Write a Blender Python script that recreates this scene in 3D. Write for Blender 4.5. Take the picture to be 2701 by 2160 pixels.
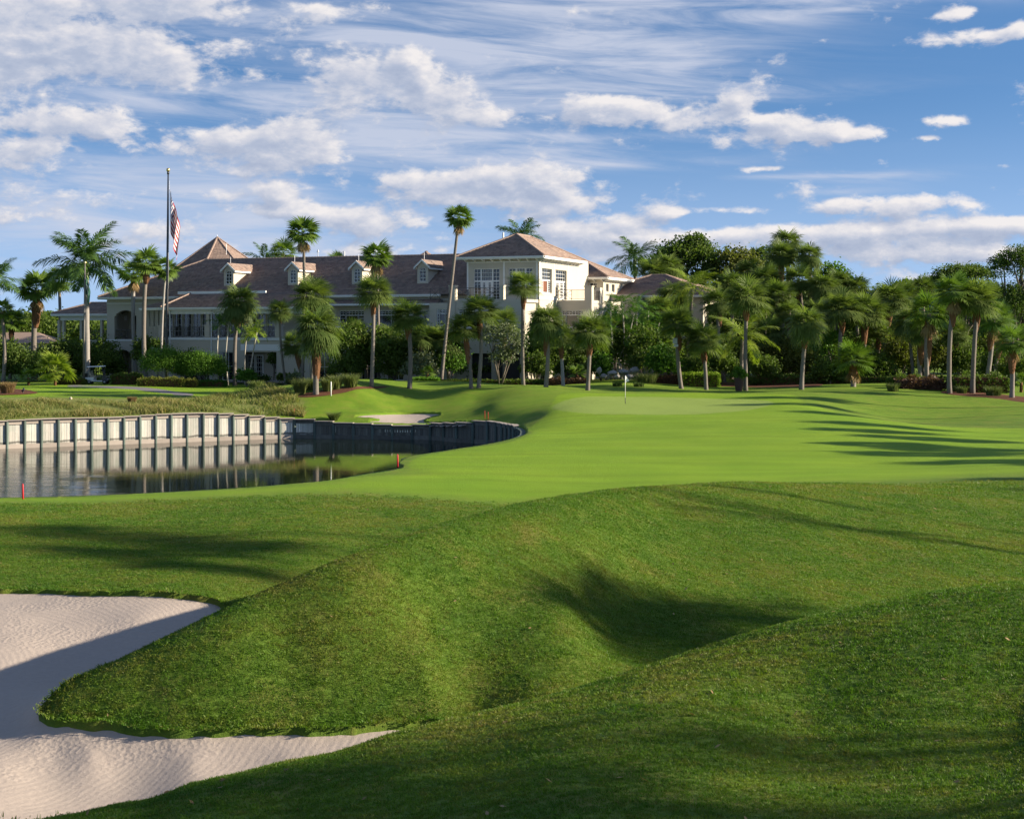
import bpy, bmesh, math, random
import numpy as np
from mathutils import Vector, Matrix
from mathutils.geometry import tessellate_polygon

R = math.radians
for _o in list(bpy.data.objects):
    bpy.data.objects.remove(_o)
SC = bpy.context.scene
COL = SC.collection

# ------------------------------------------------------------------ camera
CAMH = 6.0            # metres above the clubhouse lawn
FPX = 3000.0          # focal length in units of a 2156 px wide picture
CU, HV = 1078.0, 690.0
cam_d = bpy.data.cameras.new('camera')
cam = bpy.data.objects.new('camera', cam_d)
COL.objects.link(cam)
cam.location = (0, 0, CAMH)
cam.rotation_euler = (R(90), 0, 0)
cam_d.sensor_width = 36
cam_d.lens = 36 * FPX / 2156
cam_d.shift_y = -(862 - HV) / 2156
cam_d.clip_start = 0.3
cam_d.clip_end = 6000
SC.camera = cam

# ------------------------------------------------------------------ light
SUN_AZ = R(93.0)      # clockwise from +Y (the view direction)
SUN_EL = R(18.6)
sun_d = bpy.data.lights.new('sun', 'SUN')
sun_d.energy = 5.0
sun_d.angle = R(0.55)
sun_d.color = (1.0, 0.88, 0.70)
sun = bpy.data.objects.new('sun', sun_d)
COL.objects.link(sun)
SDIR = Vector((math.sin(SUN_AZ) * math.cos(SUN_EL), math.cos(SUN_AZ) * math.cos(SUN_EL), math.sin(SUN_EL)))
sun.rotation_euler = SDIR.to_track_quat('Z', 'Y').to_euler()
sun.location = (60, 10, 60)

vs = SC.view_settings
vs.view_transform = 'Standard'
vs.look = 'None'
vs.exposure = 1.1
vs.gamma = 1
vs.use_curve_mapping = False

# ------------------------------------------------------------------ sky with clouds (by direction)
class NT:
    def __init__(s, tree):
        s.t = tree
    def n(s, typ, **kw):
        nd = s.t.nodes.new(typ)
        for k, v in kw.items():
            setattr(nd, k, v)
        return nd
    def l(s, a, b):
        s.t.links.new(a, b)
    def put(s, sock, v):
        if isinstance(v, bpy.types.NodeSocket):
            s.l(v, sock)
        elif v is not None:
            sock.default_value = v
    def m(s, op, a, b=None, c=None, clamp=False):
        nd = s.n('ShaderNodeMath', operation=op, use_clamp=clamp)
        for i, v in enumerate((a, b, c)):
            if v is not None:
                s.put(nd.inputs[i], v)
        return nd.outputs[0]
    def v(s, op, a, b=None, c=None):
        nd = s.n('ShaderNodeVectorMath', operation=op)
        for i, x in enumerate((a, b, c)):
            if x is not None:
                s.put(nd.inputs[i], x)
        return nd.outputs['Value'] if op in ('DOT_PRODUCT', 'LENGTH') else nd.outputs[0]
    def mixc(s, f, a, b, blend='MIX'):
        nd = s.n('ShaderNodeMix', data_type='RGBA', blend_type=blend)
        s.put(nd.inputs[0], f); s.put(nd.inputs[6], a); s.put(nd.inputs[7], b)
        return nd.outputs[2]
    def ss(s, x, lo, hi, a=0.0, b=1.0):
        nd = s.n('ShaderNodeMapRange', interpolation_type='SMOOTHSTEP')
        s.put(nd.inputs[0], x); s.put(nd.inputs[1], lo); s.put(nd.inputs[2], hi)
        s.put(nd.inputs[3], a); s.put(nd.inputs[4], b)
        return nd.outputs[0]
    def noise(s, vec, scale, detail=4, rough=0.5, dist=0.0, lac=2.0):
        nd = s.n('ShaderNodeTexNoise')
        if vec is not None:
            s.l(vec, nd.inputs['Vector'])
        nd.inputs['Scale'].default_value = scale
        nd.inputs['Detail'].default_value = detail
        nd.inputs['Roughness'].default_value = rough
        nd.inputs['Distortion'].default_value = dist
        nd.inputs['Lacunarity'].default_value = lac
        return nd.outputs[0]
    def ramp(s, f, stops, interp='LINEAR'):
        nd = s.n('ShaderNodeValToRGB')
        cr = nd.color_ramp
        cr.interpolation = interp
        while len(cr.elements) < len(stops):
            cr.elements.new(0.5)
        for e, (p, c) in zip(cr.elements, stops):
            e.position = p
            e.color = (*c, 1) if len(c) == 3 else c
        s.put(nd.inputs[0], f)
        return nd.outputs[0]

# (u, v, radius u, radius v, weight) of the cloud banks, turned into azimuth and elevation below
CUMULUS = [
    (150, 112, 170, 62, 1.0), (320, 168, 75, 34, .9), (20, 95, 90, 45, .6), (20, 190, 48, 22, .95), (395, 22, 85, 26, .9),
    (230, 12, 90, 24, .35), (665, 30, 80, 15, .72), (480, 112, 42, 16, .62), (100, 268, 130, 28, .95), (205, 290, 50, 16, .6), (60, 340, 85, 26, .8),
    (690, 165, 60, 44, .68), (790, 175, 80, 44, .95), (872, 142, 34, 30, .9), (910, 205, 80, 32, .95), (1000, 254, 95, 20, 1.0), (540, 175, 22, 20, .5),
    (570, 328, 125, 44, .9), (400, 335, 70, 24, .66), (640, 305, 60, 30, .7), (470, 300, 60, 18, .5),
    (130, 432, 110, 24, .55), (55, 470, 80, 16, .45), (840, 385, 44, 15, .85), (920, 388, 55, 19, .85), (1040, 372, 60, 18, .95), (1150, 378, 70, 24, 1.05),
    (1190, 436, 80, 20, .95), (1060, 418, 120, 22, .8), (900, 420, 70, 14, .5), (600, 418, 34, 14, .75), (440, 416, 40, 9, .6), (575, 446, 90, 11, .75),
    (790, 470, 85, 24, .9), (690, 466, 70, 15, .7), (330, 487, 60, 14, .5), (390, 512, 60, 18, .5), (230, 520, 60, 14, .4),
    (1395, 250, 85, 24, .95), (1300, 232, 55, 20, .62), (1240, 238, 50, 22, .6), (1250, 215, 40, 12, .4),
    (1565, 222, 44, 22, .95), (1690, 292, 105, 19, 1.05), (1790, 298, 70, 11, .9), (1640, 262, 60, 13, .7),
    (1995, 276, 38, 11, .95), (1964, 310, 24, 5, .9), (1604, 363, 36, 5.5, .85), (2050, 112, 85, 15, .95), (1985, 66, 34, 10, .8), (2030, 58, 24, 9, .7), (2150, 100, 26, 15, .9),
    (1920, 442, 88, 17, .98), (1772, 437, 34, 11, .85), (1412, 449, 28, 13, .8), (1322, 466, 38, 11, .75), (2055, 450, 22, 10, .6), (1500, 447, 80, 7, .5),
    (1900, 490, 215, 13, 1.0), (2120, 490, 90, 15, .9), (1790, 512, 200, 14, .7), (1910, 541, 170, 13, .95), (2060, 545, 90, 12, .8), (1250, 500, 85, 22, .95), (1370, 512, 90, 18, .8),
    (1500, 520, 70, 18, .7), (1600, 500, 60, 12, .6), (1180, 490, 40, 16, .7), (1280, 548, 120, 12, .4), (740, 530, 200, 12, .35), (2130, 590, 200, 14, .3), (1700, 585, 160, 12, .3),
]
CIRRUS = [
    (1150, 80, 330, 75, .9), (1350, 150, 210, 40, .7), (1230, 15, 260, 30, .6), (1830, 14, 340, 19, 1.0), (1650, 40, 130, 20, .6), (1500, 200, 280, 14, .6), (900, 60, 220, 40, .6),
    (1150, 318, 300, 15, .9), (1250, 345, 220, 11, .9), (1080, 290, 260, 9, .8), (600, 230, 420, 40, .75), (250, 215, 300, 26, .5), (560, 60, 260, 45, .5), (300, 390, 420, 50, .75),
    (330, 470, 420, 50, .7), (500, 540, 600, 40, .55), (1850, 385, 130, 12, .6), (1760, 412, 90, 6, .7), (1640, 378, 160, 5, .6), (850, 300, 200, 40, .5), (1100, 200, 200, 30, .6), (60, 20, 200, 40, .4),
]

def ae(u, v):
    return math.atan((u - CU) / FPX), math.atan((HV - v) / FPX)

def ellipse_sum(N, p, lst, acc=None):
    for (u, v, ru, rv, w) in lst:
        a0, e0 = ae(u, v)
        ia, ie = FPX / ru, FPX / rv
        d = N.v('MULTIPLY_ADD', p, (ia, ie, 0), (-a0 * ia, -e0 * ie, 0))
        q = N.v('DOT_PRODUCT', d, d)
        g = N.m('POWER', 0.58, q)
        acc = N.m('MULTIPLY_ADD', g, w, acc if acc is not None else 0.0)
    return acc

def cloud_group():
    g = bpy.data.node_groups.new('cloud_field', 'ShaderNodeTree')
    g.interface.new_socket('P', in_out='INPUT', socket_type='NodeSocketVector')
    g.interface.new_socket('D', in_out='OUTPUT', socket_type='NodeSocketFloat')
    N = NT(g)
    gi, go = N.n('NodeGroupInput'), N.n('NodeGroupOutput')
    p = gi.outputs[0]
    sp = N.n('ShaderNodeSeparateXYZ'); N.l(p, sp.inputs[0])
    az, el = sp.outputs[0], sp.outputs[1]
    cb = N.n('ShaderNodeCombineXYZ')
    N.l(N.m('SINE', az), cb.inputs[0]); N.l(N.m('COSINE', az), cb.inputs[1]); N.l(N.m('MULTIPLY', el, 1.9), cb.inputs[2])
    q = cb.outputs[0]
    f0 = N.noise(q, 16.0, 10, 0.66, 0.15)
    vo = N.n('ShaderNodeTexVoronoi', feature='F1')
    N.l(q, vo.inputs['Vector'])
    vo.inputs['Scale'].default_value = 34.0
    vo.inputs['Detail'].default_value = 2.0
    vo.inputs['Roughness'].default_value = 0.55
    f1 = N.m('MULTIPLY_ADD', vo.outputs['Distance'], -0.22, N.m('ADD', f0, 0.155))
    wob = N.noise(q, 9.0, 2, 0.5)
    wv = N.m('MULTIPLY_ADD', wob, 0.020, -0.010)
    wv2 = N.m('MULTIPLY_ADD', f1, 0.010, -0.005)
    cw = N.n('ShaderNodeCombineXYZ'); N.l(wv, cw.inputs[0]); N.l(wv2, cw.inputs[1])
    pw = N.v('ADD', p, cw.outputs[0])
    c = ellipse_sum(N, pw, CUMULUS)
    c = N.m('MINIMUM', c, 1.15)
    # scattered cumulus everywhere else in the sky
    big = N.noise(q, 3.1, 3, 0.5)
    gen = N.ss(big, 0.50, 0.75, 0.0, 0.8)
    high = N.ss(N.m('ABSOLUTE', az), 0.40, 0.62)
    high = N.m('MAXIMUM', high, N.ss(el, 0.26, 0.42))
    c = N.m('MULTIPLY_ADD', gen, high, c)
    d = N.m('MULTIPLY_ADD', N.m('SUBTRACT', f1, 0.5), 2.3, c)
    fine = N.noise(q, 62.0, 6, 0.62, 0.4)
    d = N.m('MULTIPLY_ADD', N.m('SUBTRACT', fine, 0.5), 1.15, d)
    N.l(d, go.inputs[0])
    return g

def build_world():
    w = bpy.data.worlds.new('World')
    SC.world = w
    w.use_nodes = True
    N = NT(w.node_tree)
    for nd in list(w.node_tree.nodes):
        w.node_tree.nodes.remove(nd)
    out = N.n('ShaderNodeOutputWorld')
    sky = N.n('ShaderNodeTexSky', sky_type='NISHITA')
    sky.sun_disc = False
    sky.sun_elevation = SUN_EL
    sky.sun_rotation = SUN_AZ
    sky.altitude = 0
    sky.air_density = 1.0
    sky.dust_density = 0.35
    sky.ozone_density = 4.5
    tc = N.n('ShaderNodeTexCoord')
    sp0 = N.n('ShaderNodeSeparateXYZ'); N.l(tc.outputs['Generated'], sp0.inputs[0])
    el_ = N.m('ARCSINE', sp0.outputs[2])
    # the low sky of a clear tropical morning stays blue: look the sky model up a little higher
    N.l(N.v('NORMALIZE', N.v('ADD', N.v('MULTIPLY', tc.outputs['Generated'], (1, 1, 1.15)), (0, 0, 0.16))), sky.inputs['Vector'])
    hsv = N.n('ShaderNodeHueSaturation')
    hsv.inputs['Saturation'].default_value = 1.06
    N.l(sky.outputs[0], hsv.inputs['Color'])
    bsky = N.n('ShaderNodeBackground')
    hz = N.ss(N.m('ABSOLUTE', el_) , 0.0, 0.17, 0.42, 0.0)
    N.l(N.mixc(hz, hsv.outputs[0], (4.1, 4.9, 6.5, 1)), bsky.inputs[0])
    bsky.inputs[1].default_value = 0.078
    sp = N.n('ShaderNodeSeparateXYZ'); N.l(tc.outputs['Generated'], sp.inputs[0])
    az = N.m('ARCTAN2', sp.outputs[0], sp.outputs[1])
    el = N.m('ARCSINE', sp.outputs[2])
    cb = N.n('ShaderNodeCombineXYZ'); N.l(az, cb.inputs[0]); N.l(el, cb.inputs[1])
    p = cb.outputs[0]
    grp = cloud_group()
    def field(vec):
        nd = N.n('ShaderNodeGroup'); nd.node_tree = grp; N.l(vec, nd.inputs[0]); return nd.outputs[0]
    d0 = field(p)
    d1 = field(N.v('ADD', p, (0.0075, 0.0062, 0)))
    alpha = N.ss(d0, 0.10, 0.70)
    alpha = N.m('MULTIPLY', alpha, N.ss(el, 0.0, 0.03, 0.25, 1.0))
    diff = N.m('SUBTRACT', d0, d1)
    thick = N.ss(d0, 0.45, 1.35)
    lit = N.m('MULTIPLY_ADD', diff, 0.62, 0.60)
    lit = N.m('MULTIPLY_ADD', thick, -0.20, lit, True)
    ccol = N.ramp(lit, [(0.0, (0.30, 0.36, 0.50)), (0.4, (0.40, 0.45, 0.57)), (0.65, (0.53, 0.55, 0.63)), (1.0, (0.76, 0.73, 0.73))])
    # cirrus
    cb2 = N.n('ShaderNodeCombineXYZ')
    N.l(N.m('MULTIPLY_ADD', el, 0.9, az), cb2.inputs[0])
    N.l(N.m('MULTIPLY_ADD', az, 0.35, N.m('MULTIPLY', el, 8.0)), cb2.inputs[1])
    wv = N.noise(p, 8.0, 3, 0.5)
    pv = cb2.outputs[0]
    s1 = N.noise(pv, 7.5, 9, 0.62, 0.7)
    cc = ellipse_sum(N, p, CIRRUS)
    out_f = N.m('MAXIMUM', N.ss(N.m('ABSOLUTE', az), 0.40, 0.62), N.ss(el, 0.26, 0.42))
    cc = N.m('MULTIPLY_ADD', out_f, 0.4, cc)
    cc = N.m('MINIMUM', cc, 1.0)
    ci = N.m('MULTIPLY', N.ss(N.m('MULTIPLY_ADD', cc, 0.16, s1), 0.38, 0.88), N.m('MULTIPLY', cc, 1.0))
    ci = N.m('MINIMUM', ci, 0.82)
    bcl = N.n('ShaderNodeBackground'); N.l(ccol, bcl.inputs[0]); bcl.inputs[1].default_value = 0.55
    bci = N.n('ShaderNodeBackground'); bci.inputs[0].default_value = (0.58, 0.62, 0.74, 1); bci.inputs[1].default_value = 0.50
    m1 = N.n('ShaderNodeMixShader'); N.l(ci, m1.inputs[0]); N.l(bsky.outputs[0], m1.inputs[1]); N.l(bci.outputs[0], m1.inputs[2])
    m2 = N.n('ShaderNodeMixShader'); N.l(alpha, m2.inputs[0]); N.l(m1.outputs[0], m2.inputs[1]); N.l(bcl.outputs[0], m2.inputs[2])
    N.l(m2.outputs[0], out.inputs['Surface'])
    w.cycles.sampling_method = 'MANUAL'
    w.cycles.sample_map_resolution = 512
build_world()
# ------------------------------------------------------------------ helpers
RNG = random.Random(7)
NP = np.random.default_rng(11)

def at(u, v, d):
    """world point seen at picture position (u, v) at depth d"""
    return Vector(((u - CU) / FPX * d, d, CAMH - (v - HV) / FPX * d))

def link(o):
    COL.objects.link(o)
    return o

def world_of(p):
    m = p.matrix_basis.copy()
    if p.parent is not None:
        m = world_of(p.parent) @ p.matrix_parent_inverse @ m
    return m

def adopt(o, parent):
    if parent is not None:
        o.parent = parent
        o.matrix_parent_inverse = world_of(parent).inverted()
    return o

def mesh_data(name, verts, faces, mat=None, smooth=False, cols=None):
    me = bpy.data.meshes.new(name)
    me.from_pydata([tuple(v) for v in verts], [], [tuple(f) for f in faces])
    if mat is not None:
        for m_ in (mat if isinstance(mat, (list, tuple)) else [mat]):
            me.materials.append(m_)
    if smooth:
        me.polygons.foreach_set('use_smooth', [True] * len(me.polygons))
    if cols is not None:
        at_ = me.color_attributes.new('tint', 'FLOAT_COLOR', 'POINT')
        c = np.ones((len(verts), 4), np.float32)
        c[:, :3] = np.asarray(cols, np.float32)[:, :3] if np.asarray(cols).ndim > 1 else np.asarray(cols, np.float32)[:, None]
        at_.data.foreach_set('color', c.ravel())
    return me

def np_mesh(name, V, F4=None, F3=None, mat=None, smooth=False, cols=None):
    """fast mesh from numpy arrays"""
    me = bpy.data.meshes.new(name)
    V = np.asarray(V, np.float32)
    loops, starts, tot = [], [], 0
    if F4 is not None and len(F4):
        F4 = np.asarray(F4, np.int32); loops.append(F4.ravel()); starts.append(np.arange(len(F4), dtype=np.int32) * 4); tot = len(F4) * 4
    if F3 is not None and len(F3):
        F3 = np.asarray(F3, np.int32); loops.append(F3.ravel()); starts.append(tot + np.arange(len(F3), dtype=np.int32) * 3)
    L = np.concatenate(loops); S = np.concatenate(starts)
    me.vertices.add(len(V)); me.vertices.foreach_set('co', V.ravel())
    me.loops.add(len(L)); me.loops.foreach_set('vertex_index', L)
    me.polygons.add(len(S)); me.polygons.foreach_set('loop_start', S)
    me.update(calc_edges=True)
    if smooth:
        me.polygons.foreach_set('use_smooth', np.ones(len(S), bool))
    if mat is not None:
        me.materials.append(mat)
    if cols is not None:
        a_ = me.color_attributes.new('tint', 'FLOAT_COLOR', 'POINT')
        c = np.ones((len(V), 4), np.float32)
        cols = np.asarray(cols, np.float32)
        c[:, :3] = cols if cols.ndim == 2 else cols[:, None]
        a_.data.foreach_set('color', c.ravel())
    return me

def obj(name, me, parent=None, loc=None, kind=None, rot=None, scale=None):
    o = bpy.data.objects.new(name, me)
    link(o)
    if loc is not None: o.location = loc
    if rot is not None: o.rotation_euler = rot
    if scale is not None: o.scale = scale
    if parent is not None: adopt(o, parent)
    if kind: o['kind'] = kind
    return o

def tag(o, label, cat, group=None, kind=None):
    if label: o['label'] = label
    if cat: o['category'] = cat
    if group: o['group'] = group
    if kind: o['kind'] = kind
    return o

def thing(name, label, cat, loc, group=None):
    o = bpy.data.objects.new(name, None)
    o.empty_display_size = 0.3
    link(o)
    o.location = loc
    return tag(o, label, cat, group)

class MB:
    """collects boxes, prisms and tubes into one mesh"""
    def __init__(s):
        s.V, s.F = [], []
    def poly(s, pts):
        b = len(s.V); s.V += [tuple(p) for p in pts]; s.F.append(tuple(range(b, b + len(pts))))
    def hexa(s, c):
        b = len(s.V); s.V += [tuple(p) for p in c]
        s.F += [(b, b+3, b+2, b+1), (b+4, b+5, b+6, b+7), (b, b+1, b+5, b+4), (b+1, b+2, b+6, b+5), (b+2, b+3, b+7, b+6), (b+3, b, b+4, b+7)]
    def box(s, x0, x1, y0, y1, z0, z1, T=None):
        c = [(x0, y0, z0), (x1, y0, z0), (x1, y1, z0), (x0, y1, z0), (x0, y0, z1), (x1, y0, z1), (x1, y1, z1), (x0, y1, z1)]
        s.hexa([T(*p) if T else p for p in c])
    def tube(s, pts, rad, n=6, cap=True):
        pts = [Vector(p) for p in pts]
        if not hasattr(rad, '__len__'): rad = [rad] * len(pts)
        b = len(s.V)
        for i, p in enumerate(pts):
            d = (pts[min(i + 1, len(pts) - 1)] - pts[max(i - 1, 0)]).normalized()
            a = d.cross(Vector((0.013, 1, 0.02)) if abs(d.y) < .9 else Vector((1, 0, 0))).normalized()
            e = d.cross(a)
            for k in range(n):
                t = 2 * math.pi * k / n
                s.V.append(tuple(p + (a * math.cos(t) + e * math.sin(t)) * rad[i]))
        for i in range(len(pts) - 1):
            for k in range(n):
                k2 = (k + 1) % n
                s.F.append((b + i*n + k, b + i*n + k2, b + (i+1)*n + k2, b + (i+1)*n + k))
        if cap:
            s.F.append(tuple(b + k for k in reversed(range(n))))
            s.F.append(tuple(b + (len(pts)-1)*n + k for k in range(n)))
    def build(s, name, mat, parent=None, smooth=False, kind=None):
        return obj(name, mesh_data(name, s.V, s.F, mat, smooth), parent, kind=kind)

_unit = {}
def unit_box(mat):
    if mat.name not in _unit:
        b = MB(); b.box(-.5, .5, -.5, .5, -.5, .5)
        _unit[mat.name] = mesh_data('block_' + mat.name, b.V, b.F, mat)
    return _unit[mat.name]

def block(name, mat, c, size, rz=0.0, parent=None):
    return obj(name, unit_box(mat), parent, loc=c, rot=(0, 0, rz), scale=size)

# ------------------------------------------------------------------ materials
MATS = {}
def new_mat(name):
    m = bpy.data.materials.new(name)
    m.use_nodes = True
    N = NT(m.node_tree)
    bs = m.node_tree.nodes['Principled BSDF']
    MATS[name] = m
    return m, N, bs, m.node_tree.nodes['Material Output']

def bump(N, h, strength, dist=0.05, normal=None):
    b = N.n('ShaderNodeBump')
    b.inputs['Strength'].default_value = strength
    b.inputs['Distance'].default_value = dist
    N.l(h, b.inputs['Height'])
    if normal is not None: N.l(normal, b.inputs['Normal'])
    return b.outputs[0]

def simple(name, col, rough=0.6, var=0.12, scale=3.0, metal=0.0, spec=0.4, bumps=0.0, objrand=0.0, coord='Object', stretch=(1, 1, 1)):
    m, N, bs, out = new_mat(name)
    tc = N.n('ShaderNodeTexCoord')
    vec = N.v('MULTIPLY', tc.outputs[coord], stretch)
    n1 = N.noise(vec, scale, 6, 0.6)
    f = N.m('MULTIPLY_ADD', n1, 2 * var, 1 - var)
    if objrand:
        oi = N.n('ShaderNodeObjectInfo')
        f = N.m('MULTIPLY', f, N.m('MULTIPLY_ADD', oi.outputs['Random'], 2 * objrand, 1 - objrand))
    c = N.v('SCALE', (col[0], col[1], col[2])); nd = c.node
    N.l(f, nd.inputs['Scale'])
    N.l(c, bs.inputs['Base Color'])
    bs.inputs['Roughness'].default_value = rough
    bs.inputs['Metallic'].default_value = metal
    bs.inputs['Specular IOR Level'].default_value = spec
    if bumps:
        N.l(bump(N, n1, bumps), bs.inputs['Normal'])
    return m

def leafmat(name, c_dark, c_light, trans=0.35, rough=0.45, spec=0.35, objrand=0.12):
    """foliage: colour runs between two leaf colours by the per-leaf tint, light passes through the blade"""
    m, N, bs, out = new_mat(name)
    at_ = N.n('ShaderNodeAttribute'); at_.attribute_name = 'tint'
    oi = N.n('ShaderNodeObjectInfo')
    f = N.m('ADD', N.m('MULTIPLY_ADD', oi.outputs['Random'], 2 * objrand, -objrand), at_.outputs['Fac'], clamp=True)
    c = N.mixc(f, (*c_dark, 1), (*c_light, 1))
    N.l(c, bs.inputs['Base Color'])
    bs.inputs['Roughness'].default_value = rough
    bs.inputs['Specular IOR Level'].default_value = spec
    tr = N.n('ShaderNodeBsdfTranslucent')
    ct = N.mixc(1.0, c, (1.0, 1.15, 0.45, 1), 'MULTIPLY')
    N.l(ct, tr.inputs[0])
    mx = N.n('ShaderNodeMixShader'); mx.inputs[0].default_value = trans
    N.l(bs.outputs[0], mx.inputs[1]); N.l(tr.outputs[0], mx.inputs[2])
    N.l(mx.outputs[0], out.inputs['Surface'])
    return m

def make_materials():
    M = MATS
    # ---- turf: one sheet, mown heights by the painted 'zone' attribute
    m, N, bs, out = new_mat('turf')
    geo = N.n('ShaderNodeNewGeometry')
    P = geo.outputs['Position']
    z = N.n('ShaderNodeAttribute'); z.attribute_name = 'zone'
    sx = N.n('ShaderNodeSeparateColor'); N.l(z.outputs['Color'], sx.inputs[0])
    fair, green, dry = sx.outputs[0], sx.outputs[1], sx.outputs[2]
    n_big = N.noise(P, 0.16, 4, 0.55)
    n_mid = N.noise(P, 0.9, 6, 0.6)
    n_fine = N.noise(P, 14.0, 5, 0.7)
    n_bl = N.noise(N.v('MULTIPLY', P, (1.0, 0.55, 1.0)), 55.0, 3, 0.65)
    rough_c = N.ramp(n_mid, [(0.25, (0.050, 0.112, 0.013)), (0.5, (0.098, 0.166, 0.016)), (0.72, (0.165, 0.204, 0.028))])
    brown = N.ss(N.m('MULTIPLY_ADD', n_fine, 0.45, N.m('MULTIPLY', n_mid, 0.75)), 0.60, 0.78)
    rough_c = N.mixc(N.m('MULTIPLY', brown, 0.55), rough_c, (0.15, 0.110, 0.036, 1))
    fair_c = N.ramp(n_big, [(0.3, (0.142, 0.260, 0.009)), (0.7, (0.192, 0.300, 0.013))])
    fair_c = N.mixc(N.ss(n_mid, 0.52, 0.78, 0.0, 0.30), fair_c, (0.20, 0.285, 0.025, 1))
    n_band = N.noise(N.v('MULTIPLY', P, (0.06, 0.75, 0.0)), 1.0, 5, 0.6)
    fbs = N.v('SCALE', fair_c); N.l(N.m('MULTIPLY_ADD', n_band, 0.75, 0.62), fbs.node.inputs['Scale']); fair_c = fbs
    fair_c = N.mixc(N.ss(N.noise(P, 0.45, 6, 0.7), 0.55, 0.75, 0.0, 0.35), fair_c, (0.105, 0.215, 0.010, 1))
    green_c = N.mixc(n_mid, (0.205, 0.290, 0.052, 1), (0.235, 0.312, 0.066, 1))
    c = N.mixc(fair, rough_c, fair_c)
    c = N.mixc(green, c, green_c)
    c = N.mixc(dry, c, N.mixc(n_mid, (0.20, 0.19, 0.06, 1), (0.13, 0.17, 0.04, 1)))
    det = N.m('MULTIPLY_ADD', n_bl, 0.7, N.m('MULTIPLY_ADD', n_fine, 0.7, 0.30))
    det = N.m('POWER', det, N.m('MULTIPLY_ADD', fair, -0.45, 1.0))
    cs = N.v('SCALE', c); N.l(det, cs.node.inputs['Scale'])
    N.l(cs, bs.inputs['Base Color'])
    bs.inputs['Roughness'].default_value = 0.75
    bs.inputs['Specular IOR Level'].default_value = 0.15
    bs.inputs['Sheen Weight'].default_value = 0.10
    bs.inputs['Sheen Roughness'].default_value = 0.4
    N.l(N.mixc(0.5, c, (0.75, 0.9, 0.2, 1)), bs.inputs['Sheen Tint'])
    hgt = N.m('MULTIPLY_ADD', n_bl, 0.5, n_fine)
    N.l(bump(N, hgt, 0.75, 0.06), bs.inputs['Normal'])
    tr = N.n('ShaderNodeBsdfTranslucent')
    # ---- grass blades
    m, N, bs, out = new_mat('grass_blade')
    geo = N.n('ShaderNodeNewGeometry'); P = geo.outputs['Position']
    at_ = N.n('ShaderNodeAttribute'); at_.attribute_name = 'tint'
    oi = N.n('ShaderNodeObjectInfo')
    g_mid = N.m('MULTIPLY_ADD', N.noise(P, 0.28, 3, 0.5), 0.55, N.m('MULTIPLY', N.noise(P, 1.3, 6, 0.65), 0.5)); g_f = N.noise(P, 5.0, 4, 0.65)
    c = N.ramp(g_mid, [(0.28, (0.034, 0.104, 0.009)), (0.5, (0.083, 0.168, 0.013)), (0.70, (0.182, 0.222, 0.028))])
    c = N.mixc(N.ss(N.m('MULTIPLY_ADD', g_f, 0.5, N.m('MULTIPLY', g_mid, 0.6)), 0.55, 0.72, 0.0, 0.62), c, (0.175, 0.140, 0.042, 1))
    c = N.mixc(N.ss(oi.outputs['Random'], 0.80, 0.98, 0.0, 0.55), c, (0.19, 0.16, 0.055, 1))
    cs = N.v('SCALE', c); N.l(N.m('MULTIPLY_ADD', at_.outputs['Fac'], 1.1, 0.55), cs.node.inputs['Scale'])
    N.l(cs, bs.inputs['Base Color']); bs.inputs['Roughness'].default_value = 0.5; bs.inputs['Specular IOR Level'].default_value = 0.25
    tr = N.n('ShaderNodeBsdfTranslucent'); N.l(N.mixc(1.0, cs, (1.1, 1.2, 0.4, 1), 'MULTIPLY'), tr.inputs[0])
    mx = N.n('ShaderNodeMixShader'); mx.inputs[0].default_value = 0.38
    N.l(bs.outputs[0], mx.inputs[1]); N.l(tr.outputs[0], mx.inputs[2]); N.l(mx.outputs[0], out.inputs['Surface'])
    leafmat('tall_grass', (0.120, 0.185, 0.036), (0.430, 0.330, 0.150), 0.35, 0.6, 0.2)
    leafmat('clump_grass', (0.070, 0.120, 0.028), (0.230, 0.240, 0.080), 0.3, 0.55, 0.25)
    # ---- sand
    m, N, bs, out = new_mat('sand')
    geo = N.n('ShaderNodeNewGeometry'); P = geo.outputs['Position']
    w1 = N.n('ShaderNodeTexWave', wave_type='RINGS', rings_direction='SPHERICAL')
    N.l(N.v('ADD', N.v('MULTIPLY', P, (1.0, 0.62, 0.0)), (11.3, -16.2, 0)), w1.inputs['Vector'])
    w1.inputs['Scale'].default_value = 2.7; w1.inputs['Distortion'].default_value = 5.0; w1.inputs['Detail'].default_value = 2.5; w1.inputs['Detail Scale'].default_value = 0.5
    nz = N.noise(P, 9.0, 8, 0.75)
    nb = N.noise(P, 0.55, 3, 0.5)
    vo = N.n('ShaderNodeTexVoronoi'); N.l(P, vo.inputs['Vector']); vo.inputs['Scale'].default_value = 11.0
    raked = N.ss(nb, 0.44, 0.52)
    h = N.m('ADD', N.m('MULTIPLY', N.m('MULTIPLY', w1.outputs[1], raked), 0.10), N.m('MULTIPLY_ADD', nz, 0.8, N.m('MULTIPLY', N.m('MULTIPLY', vo.outputs['Distance'], N.m('SUBTRACT', 1.0, raked)), 0.6)))
    N.l(bump(N, h, 0.45, 0.05), bs.inputs['Normal'])
    N.l(N.mixc(nz, (0.36, 0.298, 0.252, 1), (0.490, 0.412, 0.352, 1)), bs.inputs['Base Color'])
    bs.inputs['Roughness'].default_value = 0.95; bs.inputs['Specular IOR Level'].default_value = 0.1
    # ---- water
    m, N, bs, out = new_mat('pond_water')
    geo = N.n('ShaderNodeNewGeometry'); P = geo.outputs['Position']
    sp = N.n('ShaderNodeSeparateXYZ'); N.l(P, sp.inputs[0])
    rip = N.noise(N.v('MULTIPLY', P, (1.0, 1.7, 1.0)), 1.5, 4, 0.6)
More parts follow.
